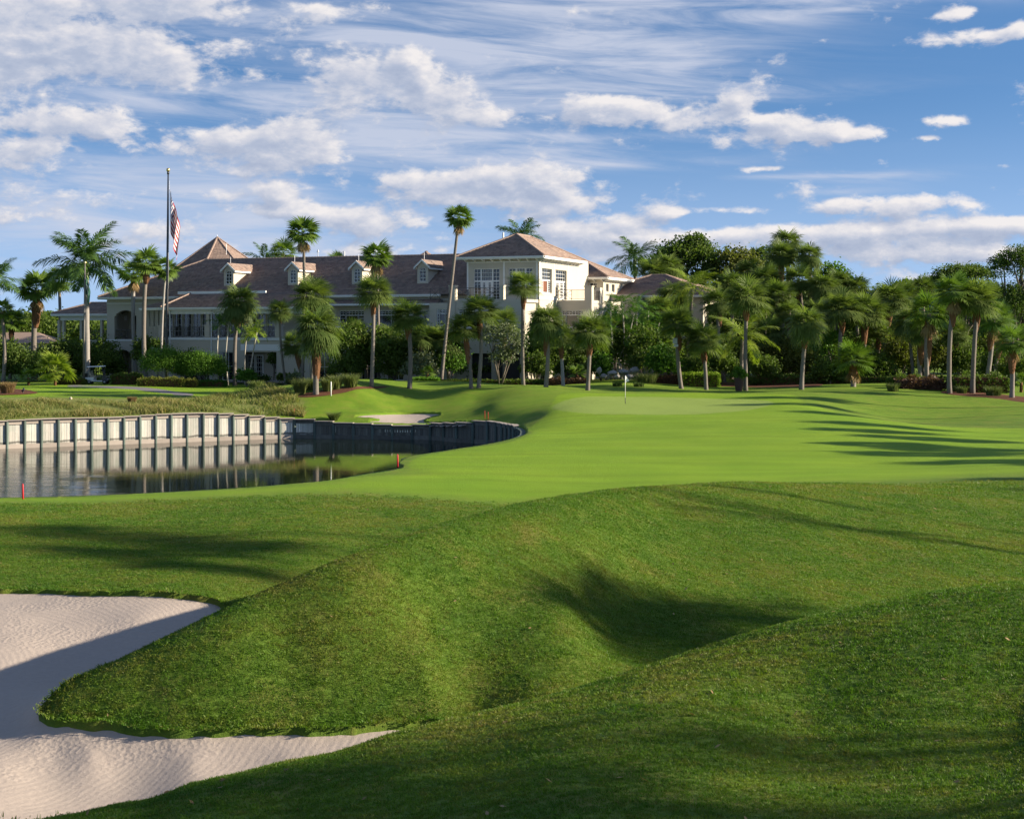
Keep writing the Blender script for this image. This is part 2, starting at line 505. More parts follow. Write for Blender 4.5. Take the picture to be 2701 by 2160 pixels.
    rip2 = N.noise(N.v('MULTIPLY', P, (0.6, 1.9, 1.0)), 0.42, 2, 0.5)
    # the open water to the left catches the breeze, the cove is calm
    breeze = N.ss(N.m('ADD', N.m('MULTIPLY_ADD', sp.outputs[1], 0.42, sp.outputs[0]), N.m('MULTIPLY', rip2, 9.0)), 17.0, 4.0)
    b1 = bump(N, N.m('ADD', N.m('MULTIPLY', rip, N.m('MULTIPLY_ADD', breeze, 0.55, 0.022)), N.m('MULTIPLY', rip2, 0.03)), 0.85, 0.10)
    N.l(b1, bs.inputs['Normal'])
    bs.inputs['Base Color'].default_value = (0.010, 0.016, 0.010, 1)
    bs.inputs['Roughness'].default_value = 0.04
    bs.inputs['IOR'].default_value = 1.333
    bs.inputs['Specular IOR Level'].default_value = 0.5
    # ---- timber of the seawall
    m, N, bs, out = new_mat('weathered_plank')
    tc = N.n('ShaderNodeTexCoord'); geo = N.n('ShaderNodeNewGeometry'); P = geo.outputs['Position']
    oi = N.n('ShaderNodeObjectInfo')
    sp = N.n('ShaderNodeSeparateXYZ'); N.l(P, sp.inputs[0])
    gr = N.noise(N.v('MULTIPLY', P, (9.0, 9.0, 0.9)), 2.0, 6, 0.7)
    bl = N.noise(P, 0.8, 4, 0.6)
    c = N.mixc(gr, (0.44, 0.42, 0.36, 1), (0.72, 0.67, 0.59, 1))
    c = N.mixc(N.ss(bl, 0.42, 0.7, 0.0, 0.6), c, (0.40, 0.45, 0.37, 1))
    f = N.m('MULTIPLY_ADD', oi.outputs['Random'], 0.34, 0.80)
    # tide stain a little above the waterline
    st = N.m('ADD', sp.outputs[2], N.m('MULTIPLY_ADD', bl, 0.35, N.m('MULTIPLY', gr, 0.12)))
    stain = N.m('MULTIPLY', N.ss(st, -2.30, -2.15), N.ss(st, -2.02, -2.14))
    low = N.ss(sp.outputs[2], -2.62, -2.76)
    f = N.m('MULTIPLY', f, N.m('SUBTRACT', 1.0, N.m('MULTIPLY', N.m('MAXIMUM', stain, low), 0.72)))
    cs = N.v('SCALE', c); N.l(f, cs.node.inputs['Scale']); N.l(cs, bs.inputs['Base Color'])
    bs.inputs['Roughness'].default_value = 0.9; bs.inputs['Specular IOR Level'].default_value = 0.15
    N.l(bump(N, gr, 0.5, 0.02), bs.inputs['Normal'])
    simple('shaded_plank', (0.155, 0.150, 0.125), 0.9, 0.4, 1.4, spec=0.15, bumps=0.4, objrand=0.25, stretch=(3, 3, .5))  # same boards, colour darkened to stand for the shaded stretch of wall
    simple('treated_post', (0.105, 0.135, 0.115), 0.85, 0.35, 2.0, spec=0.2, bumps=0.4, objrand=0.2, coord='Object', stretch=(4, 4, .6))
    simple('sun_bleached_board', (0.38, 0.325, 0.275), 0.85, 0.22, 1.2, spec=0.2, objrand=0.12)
    # ---- clubhouse
    simple('cream_stucco', (0.505, 0.458, 0.372), 0.85, 0.09, 0.5, spec=0.2)
    simple('white_trim', (0.74, 0.73, 0.69), 0.55, 0.05, 1.0, spec=0.4)
    simple('dark_interior', (0.060, 0.058, 0.058), 0.9, 0.2, 0.4, spec=0.1)
    simple('ceiling_board', (0.30, 0.29, 0.26), 0.8, 0.08, 1.0)
    simple('iron_rail', (0.090, 0.080, 0.072), 0.5, 0.1, 4.0)
    simple('stone_paver', (0.30, 0.27, 0.25), 0.85, 0.15, 2.0)
    simple('red_brown_curtain', (0.16, 0.06, 0.03), 0.9, 0.2, 1.0)
    m, N, bs, out = new_mat('window_glass')
    bs.inputs['Base Color'].default_value = (0.014, 0.018, 0.024, 1)
    bs.inputs['Roughness'].default_value = 0.07
    bs.inputs['Specular IOR Level'].default_value = 0.75
    m, N, bs, out = new_mat('roof_tile')
    at_ = N.n('ShaderNodeAttribute'); at_.attribute_name = 'tint'
    geo = N.n('ShaderNodeNewGeometry')
    nb = N.noise(geo.outputs['Position'], 0.35, 4, 0.6)
    c = N.ramp(at_.outputs['Fac'], [(0.0, (0.150, 0.105, 0.088)), (0.5, (0.245, 0.172, 0.140)), (1.0, (0.335, 0.245, 0.195))])
    c = N.mixc(N.ss(nb, 0.40, 0.70, 0.0, 0.4), c, (0.20, 0.165, 0.145, 1))
    N.l(c, bs.inputs['Base Color']); bs.inputs['Roughness'].default_value = 0.8; bs.inputs['Specular IOR Level'].default_value = 0.25
    simple('ridge_tile', (0.300, 0.215, 0.170), 0.8, 0.2, 2.0)
    # ---- plants
    leafmat('sabal_leaf', (0.060, 0.112, 0.024), (0.215, 0.265, 0.076), .42, 0.5, 0.25)
    leafmat('fan_leaf', (0.055, 0.120, 0.018), (0.200, 0.290, 0.050), 0.35, 0.42, 0.45)
    leafmat('royal_leaf', (0.040, 0.100, 0.022), (0.140, 0.235, 0.050), 0.32, 0.45, 0.4)
    leafmat('bright_leaf', (0.115, 0.190, 0.020), (0.360, 0.420, 0.060), 0.40, 0.42, 0.4)
    leafmat('oak_leaf', (0.050, 0.098, 0.018), (0.155, 0.205, 0.044), .40, 0.6, 0.15)
    leafmat('olive_leaf', (0.070, 0.100, 0.018), (0.205, 0.205, 0.050), .42, 0.6, 0.15)
    leafmat('green_leaf', (0.040, 0.110, 0.014), (0.135, 0.250, 0.032), 0.35, 0.6, 0.15)
    leafmat('lime_leaf', (0.110, 0.200, 0.016), (0.310, 0.400, 0.050), 0.38, 0.6, 0.15)
    leafmat('grey_leaf', (0.080, 0.110, 0.050), (0.230, 0.260, 0.140), 0.30, 0.5, 0.35)
    leafmat('red_leaf', (0.070, 0.040, 0.024), (0.200, 0.105, 0.060), 0.28, 0.5, 0.3)
    leafmat('dead_leaf', (0.190, 0.120, 0.058), (0.420, 0.300, 0.150), 0.25, 0.7, 0.15)
    simple('palm_trunk', (0.185, 0.160, 0.138), 0.9, 0.30, 2.2, spec=0.15, bumps=0.5, objrand=0.18, stretch=(1.5, 1.5, 4))
    simple('pale_trunk', (0.31, 0.285, 0.26), 0.85, 0.22, 1.6, spec=0.15, bumps=0.3, objrand=0.1, stretch=(1, 1, 4))
    simple('boot_fibre', (0.175, 0.090, 0.048), 0.95, 0.45, 5.0, spec=0.1, bumps=0.8, objrand=0.2)
    simple('crownshaft', (0.120, 0.200, 0.050), 0.5, 0.15, 1.5)
    simple('bark', (0.150, 0.125, 0.100), 0.9, 0.3, 2.5, spec=0.15, bumps=0.5, objrand=0.2)
    simple('pale_bark', (0.40, 0.37, 0.32), 0.85, 0.25, 2.5, spec=0.15)
    simple('mulch', (0.135, 0.062, 0.036), 0.95, 0.45, 9.0, spec=0.1, bumps=0.9)
    simple('rock', (0.29, 0.27, 0.25), 0.9, 0.35, 1.6, spec=0.2, bumps=0.6, objrand=0.15)
    simple('bronze_pole', (0.022, 0.022, 0.025), 0.35, 0.1, 3.0, spec=0.5)
    simple('grey_pole', (0.165, 0.15, 0.135), 0.5, 0.1, 3.0)
    simple('gilt', (0.75, 0.55, 0.25), 0.3, 0.05, 3.0, metal=0.8)
    simple('red_paint', (0.50, 0.028, 0.035), 0.5, 0.1, 3.0)
    simple('white_paint', (0.80, 0.79, 0.77), 0.45, 0.04, 2.0)
    simple('black_rubber', (0.02, 0.02, 0.02), 0.7, 0.1, 3.0)
    simple('terracotta', (0.075, 0.040, 0.030), 0.75, 0.2, 3.0)
    simple('asphalt_path', (0.20, 0.185, 0.185), 0.9, 0.12, 4.0, spec=0.2)
    simple('seat_tan', (0.42, 0.36, 0.27), 0.6, 0.06, 3.0)
    simple('steel', (0.45, 0.45, 0.47), 0.35, 0.05, 3.0, metal=0.7)
    simple('grey_plastic', (0.52, 0.54, 0.56), 0.5, 0.06, 3.0)
make_materials()
M = MATS

# ------------------------------------------------------------------ the lie of the land
TP = []          # control points (X, Y, Z)
def T_(u, v, d): TP.append(tuple(at(u, v, d)))
def TZ(u, d, z): TP.append(((u - CU) / FPX * d, d, z))
for a in [(1078,1724,13.5),(2156,1724,12.4),(600,1724,14.8),(300,1724,15.6),(2156,1500,16.4),(1700,1500,17),(1500,1600,15.2),(1000,1620,15.7),
          (100,1724,16),(250,1690,16.6),(400,1650,17.2),(600,1606,18),(800,1562,19),(1000,1514,19.8),(1250,1448,21),(1400,1395,21.5),(1600,1335,21.8),(1800,1285,22.2),(2000,1245,22.6),(2156,1225,23),(2450,1200,23.5),
          
          (2156,1030,48.5),(190,1531,22.15),(650,1536,21.95),
          (300,1450,22.75),(600,1350,23.7),(900,1300,24.8),(900,1420,23.2),
          (1300,1385,25),(1500,1300,28),(1700,1260,30),(2000,1200,34),(2156,1190,35.5),(1800,1100,38.6),(1500,1150,33.5),(1400,1080,36.2),(2156,1090,42.5),(1350,1250,28.8),(2450,1170,36),
          (0,1245,33.5),(250,1250,33),(450,1255,33),(0,1100,43),(400,1150,39.5),(700,1130,41),(900,1110,43),(0,1050,50),(300,1038,52),(650,1015,54.5),(850,990,59),(800,1060,48),(1000,1050,50),(-300,1050,50),(-300,1200,35),
          (0,1400,27),(0,1300,30.8),(0,1500,23.6),(0,1600,21),(0,1724,18.5),(300,1300,31),(400,1590,21.2),(-300,1400,27),(-300,1700,18),
          (1100,1000,58),(1300,960,66),(1600,960,66),(2156,960,66),(1000,955,68),
          (1200,910,84),(1200,880,95),(1165,868,100),(1050,852,112),(1150,858,106),(1120,880,102),(1000,868,112.6),(960,880,111.8),
          (840,850,120.5),(750,850,117.5),(750,818,122),(640,840,119.5),(900,835,124.5),(1000,845,121),(1100,812,125),(980,818,124.5),(1250,822,125),(880,822,126),
          (560,840,121),(400,845,117),(250,845,116),(0,848,113),(600,860,116.5),
          (1390,852,106),(1250,870,97.5),(1500,870,97.5),(1600,852,106),(1200,850,106),(1390,838,114),
          (1300,802,140),(1700,850,106),(1800,875,97),(1900,893,90),(1800,865,108),(1900,885,104),(2000,875,108),(1750,825,122),(1900,830,122),(2000,830,124),(2156,845,118),(2130,838,121),(2100,880,103),(2156,900,93),(2156,925,80),(1480,815,138),(1600,818,135)]:
    T_(*a)
for a in [(250,18.4,-.45),(600,20,-.38),(800,20.8,-.3),(1000,21.8,-.18),(1250,23.2,.08),(1600,25,.05),(2000,27,.05),(2156,28,.05),
          (1300,27,.24),(1500,49,.42),(190,21.5,-.34),(400,21.15,-.37),(600,21.25,-.36),(750,21.4,-.32),(900,21.6,-.24),(40,23.2,-.33),(0,22.3,-.37),(120,21.9,-.35),(1560,50,.3),(1900,53,.2),(560,34.3,-.33),
          (870,68,-.1),(940,72,-.19),(1037,77,-.21),(1100,83,-.25),(1107,88,-.42),(1095,97,-.72),(1037,107,-1.1),(964,109.5,-1.38),(902,112,-1.6),(812,112.3,-1.66),(712,113,-1.58),
          (615,113.3,-1.27),(490,111.4,-.76),(250,107.5,-.77),(0,103.5,-.8),(-300,99,-.75),(848,64,.0),
          (840,117,-1.30),(750,118,-1.25),(900,117,-1.3),(840,120,-1.1),(0,150,0),(300,150,0),(500,140,0),(1100,140,.2),(750,145,.2),
          (1078,8,1.9),(2500,9,2.2),(-300,12,.8),(1078,5,2.2),(3200,14,2.2),(3200,23,2.3),(3000,29,.3),(2900,45,.5),(2800,70,-.1),(2600,100,.1),(2500,122,.2),(-900,35,0),(-900,60,0),(-900,105,-.4),(-900,130,0)]:
    TZ(*a)
for u in (-1500, -400, 400, 1078, 1700, 2600, 3600):
    for d in (170, 260, 600, 3000):
        TZ(u, d, 0.0)
# ridge lines and the feet of the mounds, sampled closely so that they run smoothly
def dense(pts, n, hidden=False):
    pts = np.array(pts, float); k = np.linspace(0, len(pts) - 1, n)
    c = catmull(pts, 1e9, closed=False) if False else None
    i = np.arange(len(pts))
    P = np.stack([np.interp(k, i, pts[:, j]) for j in range(3)], 1)
    for _ in range(3): P[1:-1] = (P[:-2] + 2 * P[1:-1] + P[2:]) / 4
    for a_ in P: (TZ if hidden else T_)(*a_)
dense([(78,1500,22.75),(150,1450,22.9),(300,1370,23.6),(470,1285,24.5),(600,1225,25.3),(700,1183,26.0),(800,1145,26.9),(900,1112,28.2),(1000,1085,30),(1100,1060,32.3),(1200,1042,34.8),(1300,1030,37.2),(1430,1020,40.2),(1560,1015,43),(1750,1018,45.5),(1900,1026,47.2),(2050,1030,48)], 52)
dense([(78,1501,22.7),(120,1524,22.25),(200,1533,22.1),(300,1539,21.95),(500,1542,21.9),(650,1538,21.95),(800,1529,22.1),(900,1513,22.4),(1000,1492,22.8)], 24)
dense([(200,24.9,-.32),(470,26.7,-.28),(600,28,-.2),(700,29.2,-.12),(800,31,-.03),(900,33.2,.07),(1000,35.6,.18),(1100,38.2,.3),(1200,41,.4),(1300,44,.45)], 24, True)
dense([(1050,1160,27.9),(1130,1230,26.7),(1200,1310,25.4),(1235,1390,24.2)], 9)
dense([(800,1562,19),(1000,1514,19.8),(1250,1448,21),(1400,1395,21.5),(1600,1335,21.8),(1800,1285,22.2),(2000,1245,22.6),(2156,1225,23),(2450,1200,23.5)], 24)
TP = np.array(TP)
KS = 2.2
def _pq(X, Y):
    return np.stack([X / Y * KS, np.log(Y)], -1)
def _tps_fit(P, Z, lam=4e-4):
    n = len(P)
    d2 = ((P[:, None] - P[None]) ** 2).sum(-1)
    K = 0.5 * d2 * np.log(d2 + 1e-12) + lam * np.eye(n)
    Q = np.concatenate([np.ones((n, 1)), P], 1)
    A = np.zeros((n + 3, n + 3)); A[:n, :n] = K; A[:n, n:] = Q; A[n:, :n] = Q.T
    b = np.zeros(n + 3); b[:n] = Z
    return np.linalg.solve(A, b)
_PQ = _pq(TP[:, 0], TP[:, 1])
_W = _tps_fit(_PQ, TP[:, 2])
def H(X, Y):
    """height of the ground"""
    X = np.asarray(X, float); Y = np.asarray(Y, float)
    p = _pq(X.ravel(), np.maximum(Y.ravel(), 4.5))
    out = np.empty(len(p))
    for i in range(0, len(p), 20000):
        q = p[i:i + 20000]
        d2 = ((q[:, None] - _PQ[None]) ** 2).sum(-1)
        out[i:i + 20000] = (0.5 * d2 * np.log(d2 + 1e-12)) @ _W[:-3] + _W[-3] + q @ _W[-2:]
    return out.reshape(X.shape)
def h1(x, y):
    return float(H(np.array([x]), np.array([y]))[0])
def ground(u, v, d0=10.0, d1=420.0):
    """first point of the ground along the line of sight (u, v)"""
    d = np.exp(np.linspace(math.log(d0), math.log(d1), 1500))
    z = CAMH - (v - HV) / FPX * d
    g = H((u - CU) / FPX * d, d)
    i = np.nonzero(z <= g)[0]
    dd = d[i[0]] if len(i) else d1
    return Vector(((u - CU) / FPX * dd, dd, h1((u - CU) / FPX * dd, dd)))
def on_ground(u, d):
    x = (u - CU) / FPX * d
    return Vector((x, d, h1(x, d)))

def catmull(pts, step, closed=True):
    pts = [np.array(p, float) for p in pts]
    n = len(pts); out = []
    for i in range(n if closed else n - 1):
        g = lambda k: pts[k % n] if closed else pts[min(max(k, 0), n - 1)]
        p0, p1, p2, p3 = g(i - 1), g(i), g(i + 1), g(i + 2)
        L = np.linalg.norm(p2 - p1)
        m = max(2, int(L / step))
        for j in range(m):
            t = j / m
            out.append(0.5 * ((2 * p1) + (p2 - p0) * t + (2 * p0 - 5 * p1 + 4 * p2 - p3) * t * t + (-p0 + 3 * p1 - 3 * p2 + p3) * t ** 3))
    if not closed:
        out.append(pts[-1])
    return np.array(out)

def inside(poly, X, Y):
    r = np.zeros(X.shape, bool)
    x0, y0 = poly[:, 0], poly[:, 1]
    bx = (X > x0.min()) & (X < x0.max()) & (Y > y0.min()) & (Y < y0.max())
    xs, ys = X[bx], Y[bx]
    c = np.zeros(xs.shape, bool)
    for i in range(len(poly)):
        xa, ya = poly[i - 1]; xb, yb = poly[i]
        if ya == yb: continue
        k = ((ya > ys) != (yb > ys)) & (xs < (xb - xa) * (ys - ya) / (yb - ya) + xa)
        c ^= k
    r[bx] = c
    return r

def ud(l):
    return [((u - CU) / FPX * d, d) for u, d in l]

POND_FAR = ud([(-1000, 86), (-400, 97), (0, 103.5), (250, 107.5), (490, 111.4), (615, 113.3), (712, 113), (812, 112.3), (902, 112), (964, 109.5), (1037, 107), (1080, 101), (1103, 94), (1107, 88), (1098, 82.5)])
POND_NEAR = ud([(1037, 77), (940, 72), (875, 68.5), (850, 66), (839, 63), (846, 60.5), (760, 57.6), (650, 54.5), (300, 52), (0, 50.5), (-400, 49), (-1000, 50)])
POND = catmull(POND_FAR + POND_NEAR, 0.25)
_dummy = 0
def gxy(u, v):
    p = ground(u, v); return (p.x, p.y)
def uvz(u, v, z):
    d = (CAMH - z) * FPX / (v - HV); return ((u - CU) / FPX * d, d)
# near bunker: outline partly hidden behind the two mounds
BUNKER = catmull([uvz(-500, 1262, -.2), uvz(-150, 1248, -.2), uvz(60, 1246, -.2), uvz(250, 1252, -.18), uvz(380, 1256, -.2), uvz(450, 1266, -.28), *ud([(478, 32.0), (490, 30.6), (470, 28.2), (390, 26.3)]),
                  *ud([(250, 24.2), (150, 23.4), (95, 23.0)]), gxy(77, 1500), gxy(90, 1516), gxy(130, 1526), gxy(190, 1533), gxy(300, 1540), gxy(400, 1543), gxy(500, 1544), gxy(600, 1543), gxy(700, 1540), gxy(800, 1535), gxy(870, 1527), *ud([(930, 22.2), (900, 21.4), (760, 20.6), (560, 19.7), (330, 18.5), (120, 17.6), (-150, 16.4), (-500, 15.4)])], 0.12)
_k = np.arange(len(BUNKER)); BUNKER = BUNKER + np.stack([np.sin(_k * .9) * .02 + np.sin(_k * .37 + 1) * .035 + np.sin(_k * 2.3) * .012, np.cos(_k * 1.1) * .02 + np.sin(_k * .29) * .035 + np.cos(_k * 2.1) * .012], 1)
BUNKER2 = catmull([gxy(*p) for p in [(745, 879), (800, 873), (850, 870.5), (900, 870.5), (930, 872.5), (910, 879), (892, 886), (925, 889.5), (985, 890), (950, 892), (880, 893), (800, 891.5), (762, 888), (800, 886), (790, 883)]], 0.25)

def build_ground():
    ts = [math.log(4.6)]
    def run(d, dt):
        while ts[-1] < math.log(d): ts.append(ts[-1] + dt)
    run(13, .02); run(36, .0046); run(60, .0052); run(126, .0050); run(175, .012); run(5000, .05)
    Y = np.exp(np.array(ts))
    a = np.arange(0, .42, .00145)
    b = [a[-1]]
    st = .002
    while b[-1] < 1.6:
        b.append(b[-1] + st); st *= 1.13
    sp = np.concatenate([a, b[1:]])
    S = np.concatenate([-sp[:0:-1], sp])
    nx, ny = len(S), len(Y)
    Xg = S[None] * Y[:, None]
    Yg = np.repeat(Y[:, None], nx, 1)
    Z = H(Xg, Yg)
    # soft hummocks so that no slope is mathematically clean
    hum = (np.sin(Xg * 1.9 + 1.3 * np.sin(Yg * .9)) * np.sin(Yg * 1.3 + .7) * .010 + np.sin(Xg * .61 + 2) * np.sin(Yg * .47 + Xg * .2) * .03)
    Z = Z + hum * np.clip((Yg - 10) / 10, .3, 1) * (Yg < 150)
    idx = np.arange(nx * ny).reshape(ny, nx)
    V = np.stack([Xg, Yg, Z], -1).reshape(-1, 3)
    F = np.stack([idx[:-1, :-1], idx[:-1, 1:], idx[1:, 1:], idx[1:, :-1]], -1).reshape(-1, 4)
    cx = V[F, 0].mean(1); cy = V[F, 1].mean(1)
    hole = {}
    for nm, poly in (('pond', POND), ('b1', BUNKER), ('b2', BUNKER2)):
        hole[nm] = inside(poly, cx, cy)
    gone = hole['pond'] | hole['b1'] | hole['b2']
    keep = F[~gone]
    used = np.zeros(len(V), bool); used[keep.ravel()] = True
    rim = {}
    V2 = V.copy()
    for nm, poly in (('pond', POND), ('b1', BUNKER), ('b2', BUNKER2)):
        hv = np.zeros(len(V), bool); hv[F[hole[nm]].ravel()] = True
        bi = np.nonzero(hv & used)[0]
        a0 = poly; a1 = np.roll(poly, -1, 0); e = a1 - a0; L2 = (e ** 2).sum(1) + 1e-12
        for i0 in range(0, len(bi), 2000):
            q = V[bi[i0:i0 + 2000], :2]
            t = np.clip(((q[:, None] - a0[None]) * e[None]).sum(-1) / L2, 0, 1)
            c = a0[None] + e[None] * t[..., None]
            k = ((q[:, None] - c) ** 2).sum(-1).argmin(1)
            V2[bi[i0:i0 + 2000], :2] = c[np.arange(len(k)), k]
        V2[bi, 2] = H(V2[bi, 0], V2[bi, 1])
        if nm != 'pond':      # turf lip
            V2[bi, 2] += 0.055 + 0.02 * np.sin(V2[bi, 0] * 7) * np.sin(V2[bi, 1] * 5)
        rim[nm] = bi
    # zones
    Xv, Yv = V2[:, 0], V2[:, 1]
    Uv = CU + FPX * Xv / Yv
    def band(poly, w):
        ins = inside(poly, Xv, Yv)
        bx = (Xv > poly[:, 0].min() - w) & (Xv < poly[:, 0].max() + w) & (Yv > poly[:, 1].min() - w) & (Yv < poly[:, 1].max() + w)
        dist = np.full(len(Xv), 1e9)
        ii = np.nonzero(bx)[0]
        for i0 in range(0, len(ii), 20000):
            s = ii[i0:i0 + 20000]
            dist[s] = np.sqrt(((V2[s, None, :2] - poly[None, ::2]) ** 2).sum(-1).min(1))
        sd = np.where(ins, dist, -dist)
        return np.clip(sd / w + .5, 0, 1)
    fw = catmull(ud([(-300, 49.5), (0, 49.3), (300, 49.6), (650, 51), (900, 50.5), (1050, 50), (1200, 51), (1400, 52), (1600, 53), (1900, 55), (2400, 58), (3000, 70), (2600, 84), (2156, 92), (1930, 93), (1800, 98), (1700, 107), (1660, 119), (1500, 123), (1390, 121), (1200, 117), (1160, 107), (1150, 100), (1112, 92), (1120, 84), (1060, 76), (940, 70.5), (880, 66), (860, 62), (860, 58), (760, 56.4), (650, 53.6), (300, 51.6), (0, 50.3), (-300, 50)]), .4)
    gr = catmull(ud([(1165, 106), (1200, 99), (1300, 96.5), (1450, 96.5), (1560, 99), (1625, 105), (1610, 111), (1500, 114.5), (1380, 115.5), (1240, 113)]), .3)
    lawn = catmull(ud([(-600, 121), (0, 120), (200, 121), (400, 123), (560, 128), (600, 140), (500, 152), (200, 152), (-600, 150)]), .6)
    zf = np.maximum(np.where(Yv < 60, band(fw, 3.0), band(fw, .8)), band(lawn, .8))
    zg = band(gr, .35)
    dry = catmull(ud([(-900, 96), (-400, 98), (0, 104), (250, 108), (490, 112), (600, 114.5), (640, 118.5), (600, 123), (560, 126), (420, 121.5), (250, 118.5), (0, 118), (-900, 116)]), .6)
    zd = band(dry, 1.5)
    # rough mounds round the green are a touch shorter than the near rough
    mid = np.clip((Yv - 95) / 10, 0, 1) * np.clip((150 - Yv) / 10, 0, 1) * .42
    zf = np.maximum(zf, np.maximum(mid * (1 - zd), .16 * (Yv > 52)))
    cols = np.ones((len(V2), 4), np.float32); cols[:, 0] = zf; cols[:, 1] = zg; cols[:, 2] = zd
    # skirts: the cut turf edge drops into bunker and pond
    fset = keep
    e = np.concatenate([fset[:, [0, 1]], fset[:, [1, 2]], fset[:, [2, 3]], fset[:, [3, 0]]])
    rimflag = np.zeros(len(V2), bool)
    for k in rim: rimflag[rim[k]] = True
    es = np.sort(e, 1); key = es[:, 0].astype(np.int64) * len(V2) + es[:, 1]
    u_, inv, cnt = np.unique(key, return_inverse=True, return_counts=True)
    be = e[(cnt[inv] == 1) & rimflag[e[:, 0]] & rimflag[e[:, 1]]]
    vi = np.unique(be)
    mp = np.full(len(V2), -1, np.int64); mp[vi] = len(V2) + np.arange(len(vi))
    low = V2[vi].copy(); low[:, 2] -= .32
    SK = np.stack([be[:, 1], be[:, 0], mp[be[:, 0]], mp[be[:, 1]]], -1)
    VV = np.concatenate([V2, low]); CC = np.concatenate([cols, cols[vi]])
    FF = np.concatenate([keep, SK])
    un = np.unique(FF); rm = np.full(len(VV), -1, np.int64); rm[un] = np.arange(len(un))
    me = np_mesh('golf_course', VV[un], rm[FF], None, M['turf'], True)
    a_ = me.color_attributes.new('zone', 'FLOAT_COLOR', 'POINT'); a_.data.foreach_set('color', CC[un].ravel())
    obj('golf_course', me, kind='structure')
    # sand sheets under the lips
    for nm, name in (('b1', 'sand_bunker'), ('b2', 'far_bunker')):
        hv = np.zeros(len(V), bool); hv[F[hole[nm]].ravel()] = True
        g = hv[F].any(1)
        Fs = F[g]; un = np.unique(Fs); rm = np.full(len(V), -1, np.int64); rm[un] = np.arange(len(un))
        Vs = V[un].copy()
        # sand is pushed up a little towards its edge and combed in the middle
        Vs[:, 2] += -.07 + .004 * np.sin(Vs[:, 0] * 5.1 + np.sin(Vs[:, 1] * 3)) * np.sin(Vs[:, 1] * 2.3)
        o = obj(name, np_mesh(name, Vs, rm[Fs], None, M['sand'], True), kind='structure')
    return keep, V2, zf

G_F, G_V, G_Z = build_ground()

def drape(name, poly, mat, lift=0.03, step=0.5, kind='structure'):
    """a sheet that follows the ground inside an outline"""
    x0, y0 = poly.min(0); x1, y1 = poly.max(0)
    gx, gy = np.meshgrid(np.arange(x0, x1 + step, step), np.arange(y0, y1 + step, step))
    ny, nx = gx.shape
    idx = np.arange(nx * ny).reshape(ny, nx)
    F = np.stack([idx[:-1, :-1], idx[:-1, 1:], idx[1:, 1:], idx[1:, :-1]], -1).reshape(-1, 4)
    V = np.stack([gx.ravel(), gy.ravel()], -1)
    c = V[F].mean(1)
    F = F[inside(poly, c[:, 0], c[:, 1])]
    if not len(F): return None
    e = np.concatenate([F[:, [0, 1]], F[:, [1, 2]], F[:, [2, 3]], F[:, [3, 0]]]); es = np.sort(e, 1)
    u_, cnt = np.unique(es[:, 0] * len(V) + es[:, 1], return_counts=True)
    bk = u_[cnt == 1]; bi = np.unique(np.concatenate([bk // len(V), bk % len(V)]))
    d = ((V[bi, None] - poly[None]) ** 2).sum(-1).argmin(1)
    V[bi] = poly[d]
    Z = H(V[:, 0], V[:, 1]) + lift
    edge = np.zeros(len(V), bool); edge[bi] = True
    Z[edge] -= lift * .7
    un = np.unique(F); rm = np.full(len(V), -1, np.int64); rm[un] = np.arange(len(un))
    V3 = np.concatenate([V, Z[:, None]], 1)
    return obj(name, np_mesh(name, V3[un], rm[F], None, mat, True), kind=kind)

# water
wv = [(-150, 44, -2.8), (30, 44, -2.8), (30, 120, -2.8), (-150, 120, -2.8)]
obj('pond_water', mesh_data('pond_water', wv, [(0, 1, 2, 3)], M['pond_water']), kind='structure')
wv = [(-150, 44, -4.4), (30, 44, -4.4), (30, 120, -4.4), (-150, 120, -4.4)]
obj('pond_bed', mesh_data('pond_bed', wv, [(0, 1, 2, 3)], M['mulch']), kind='structure')

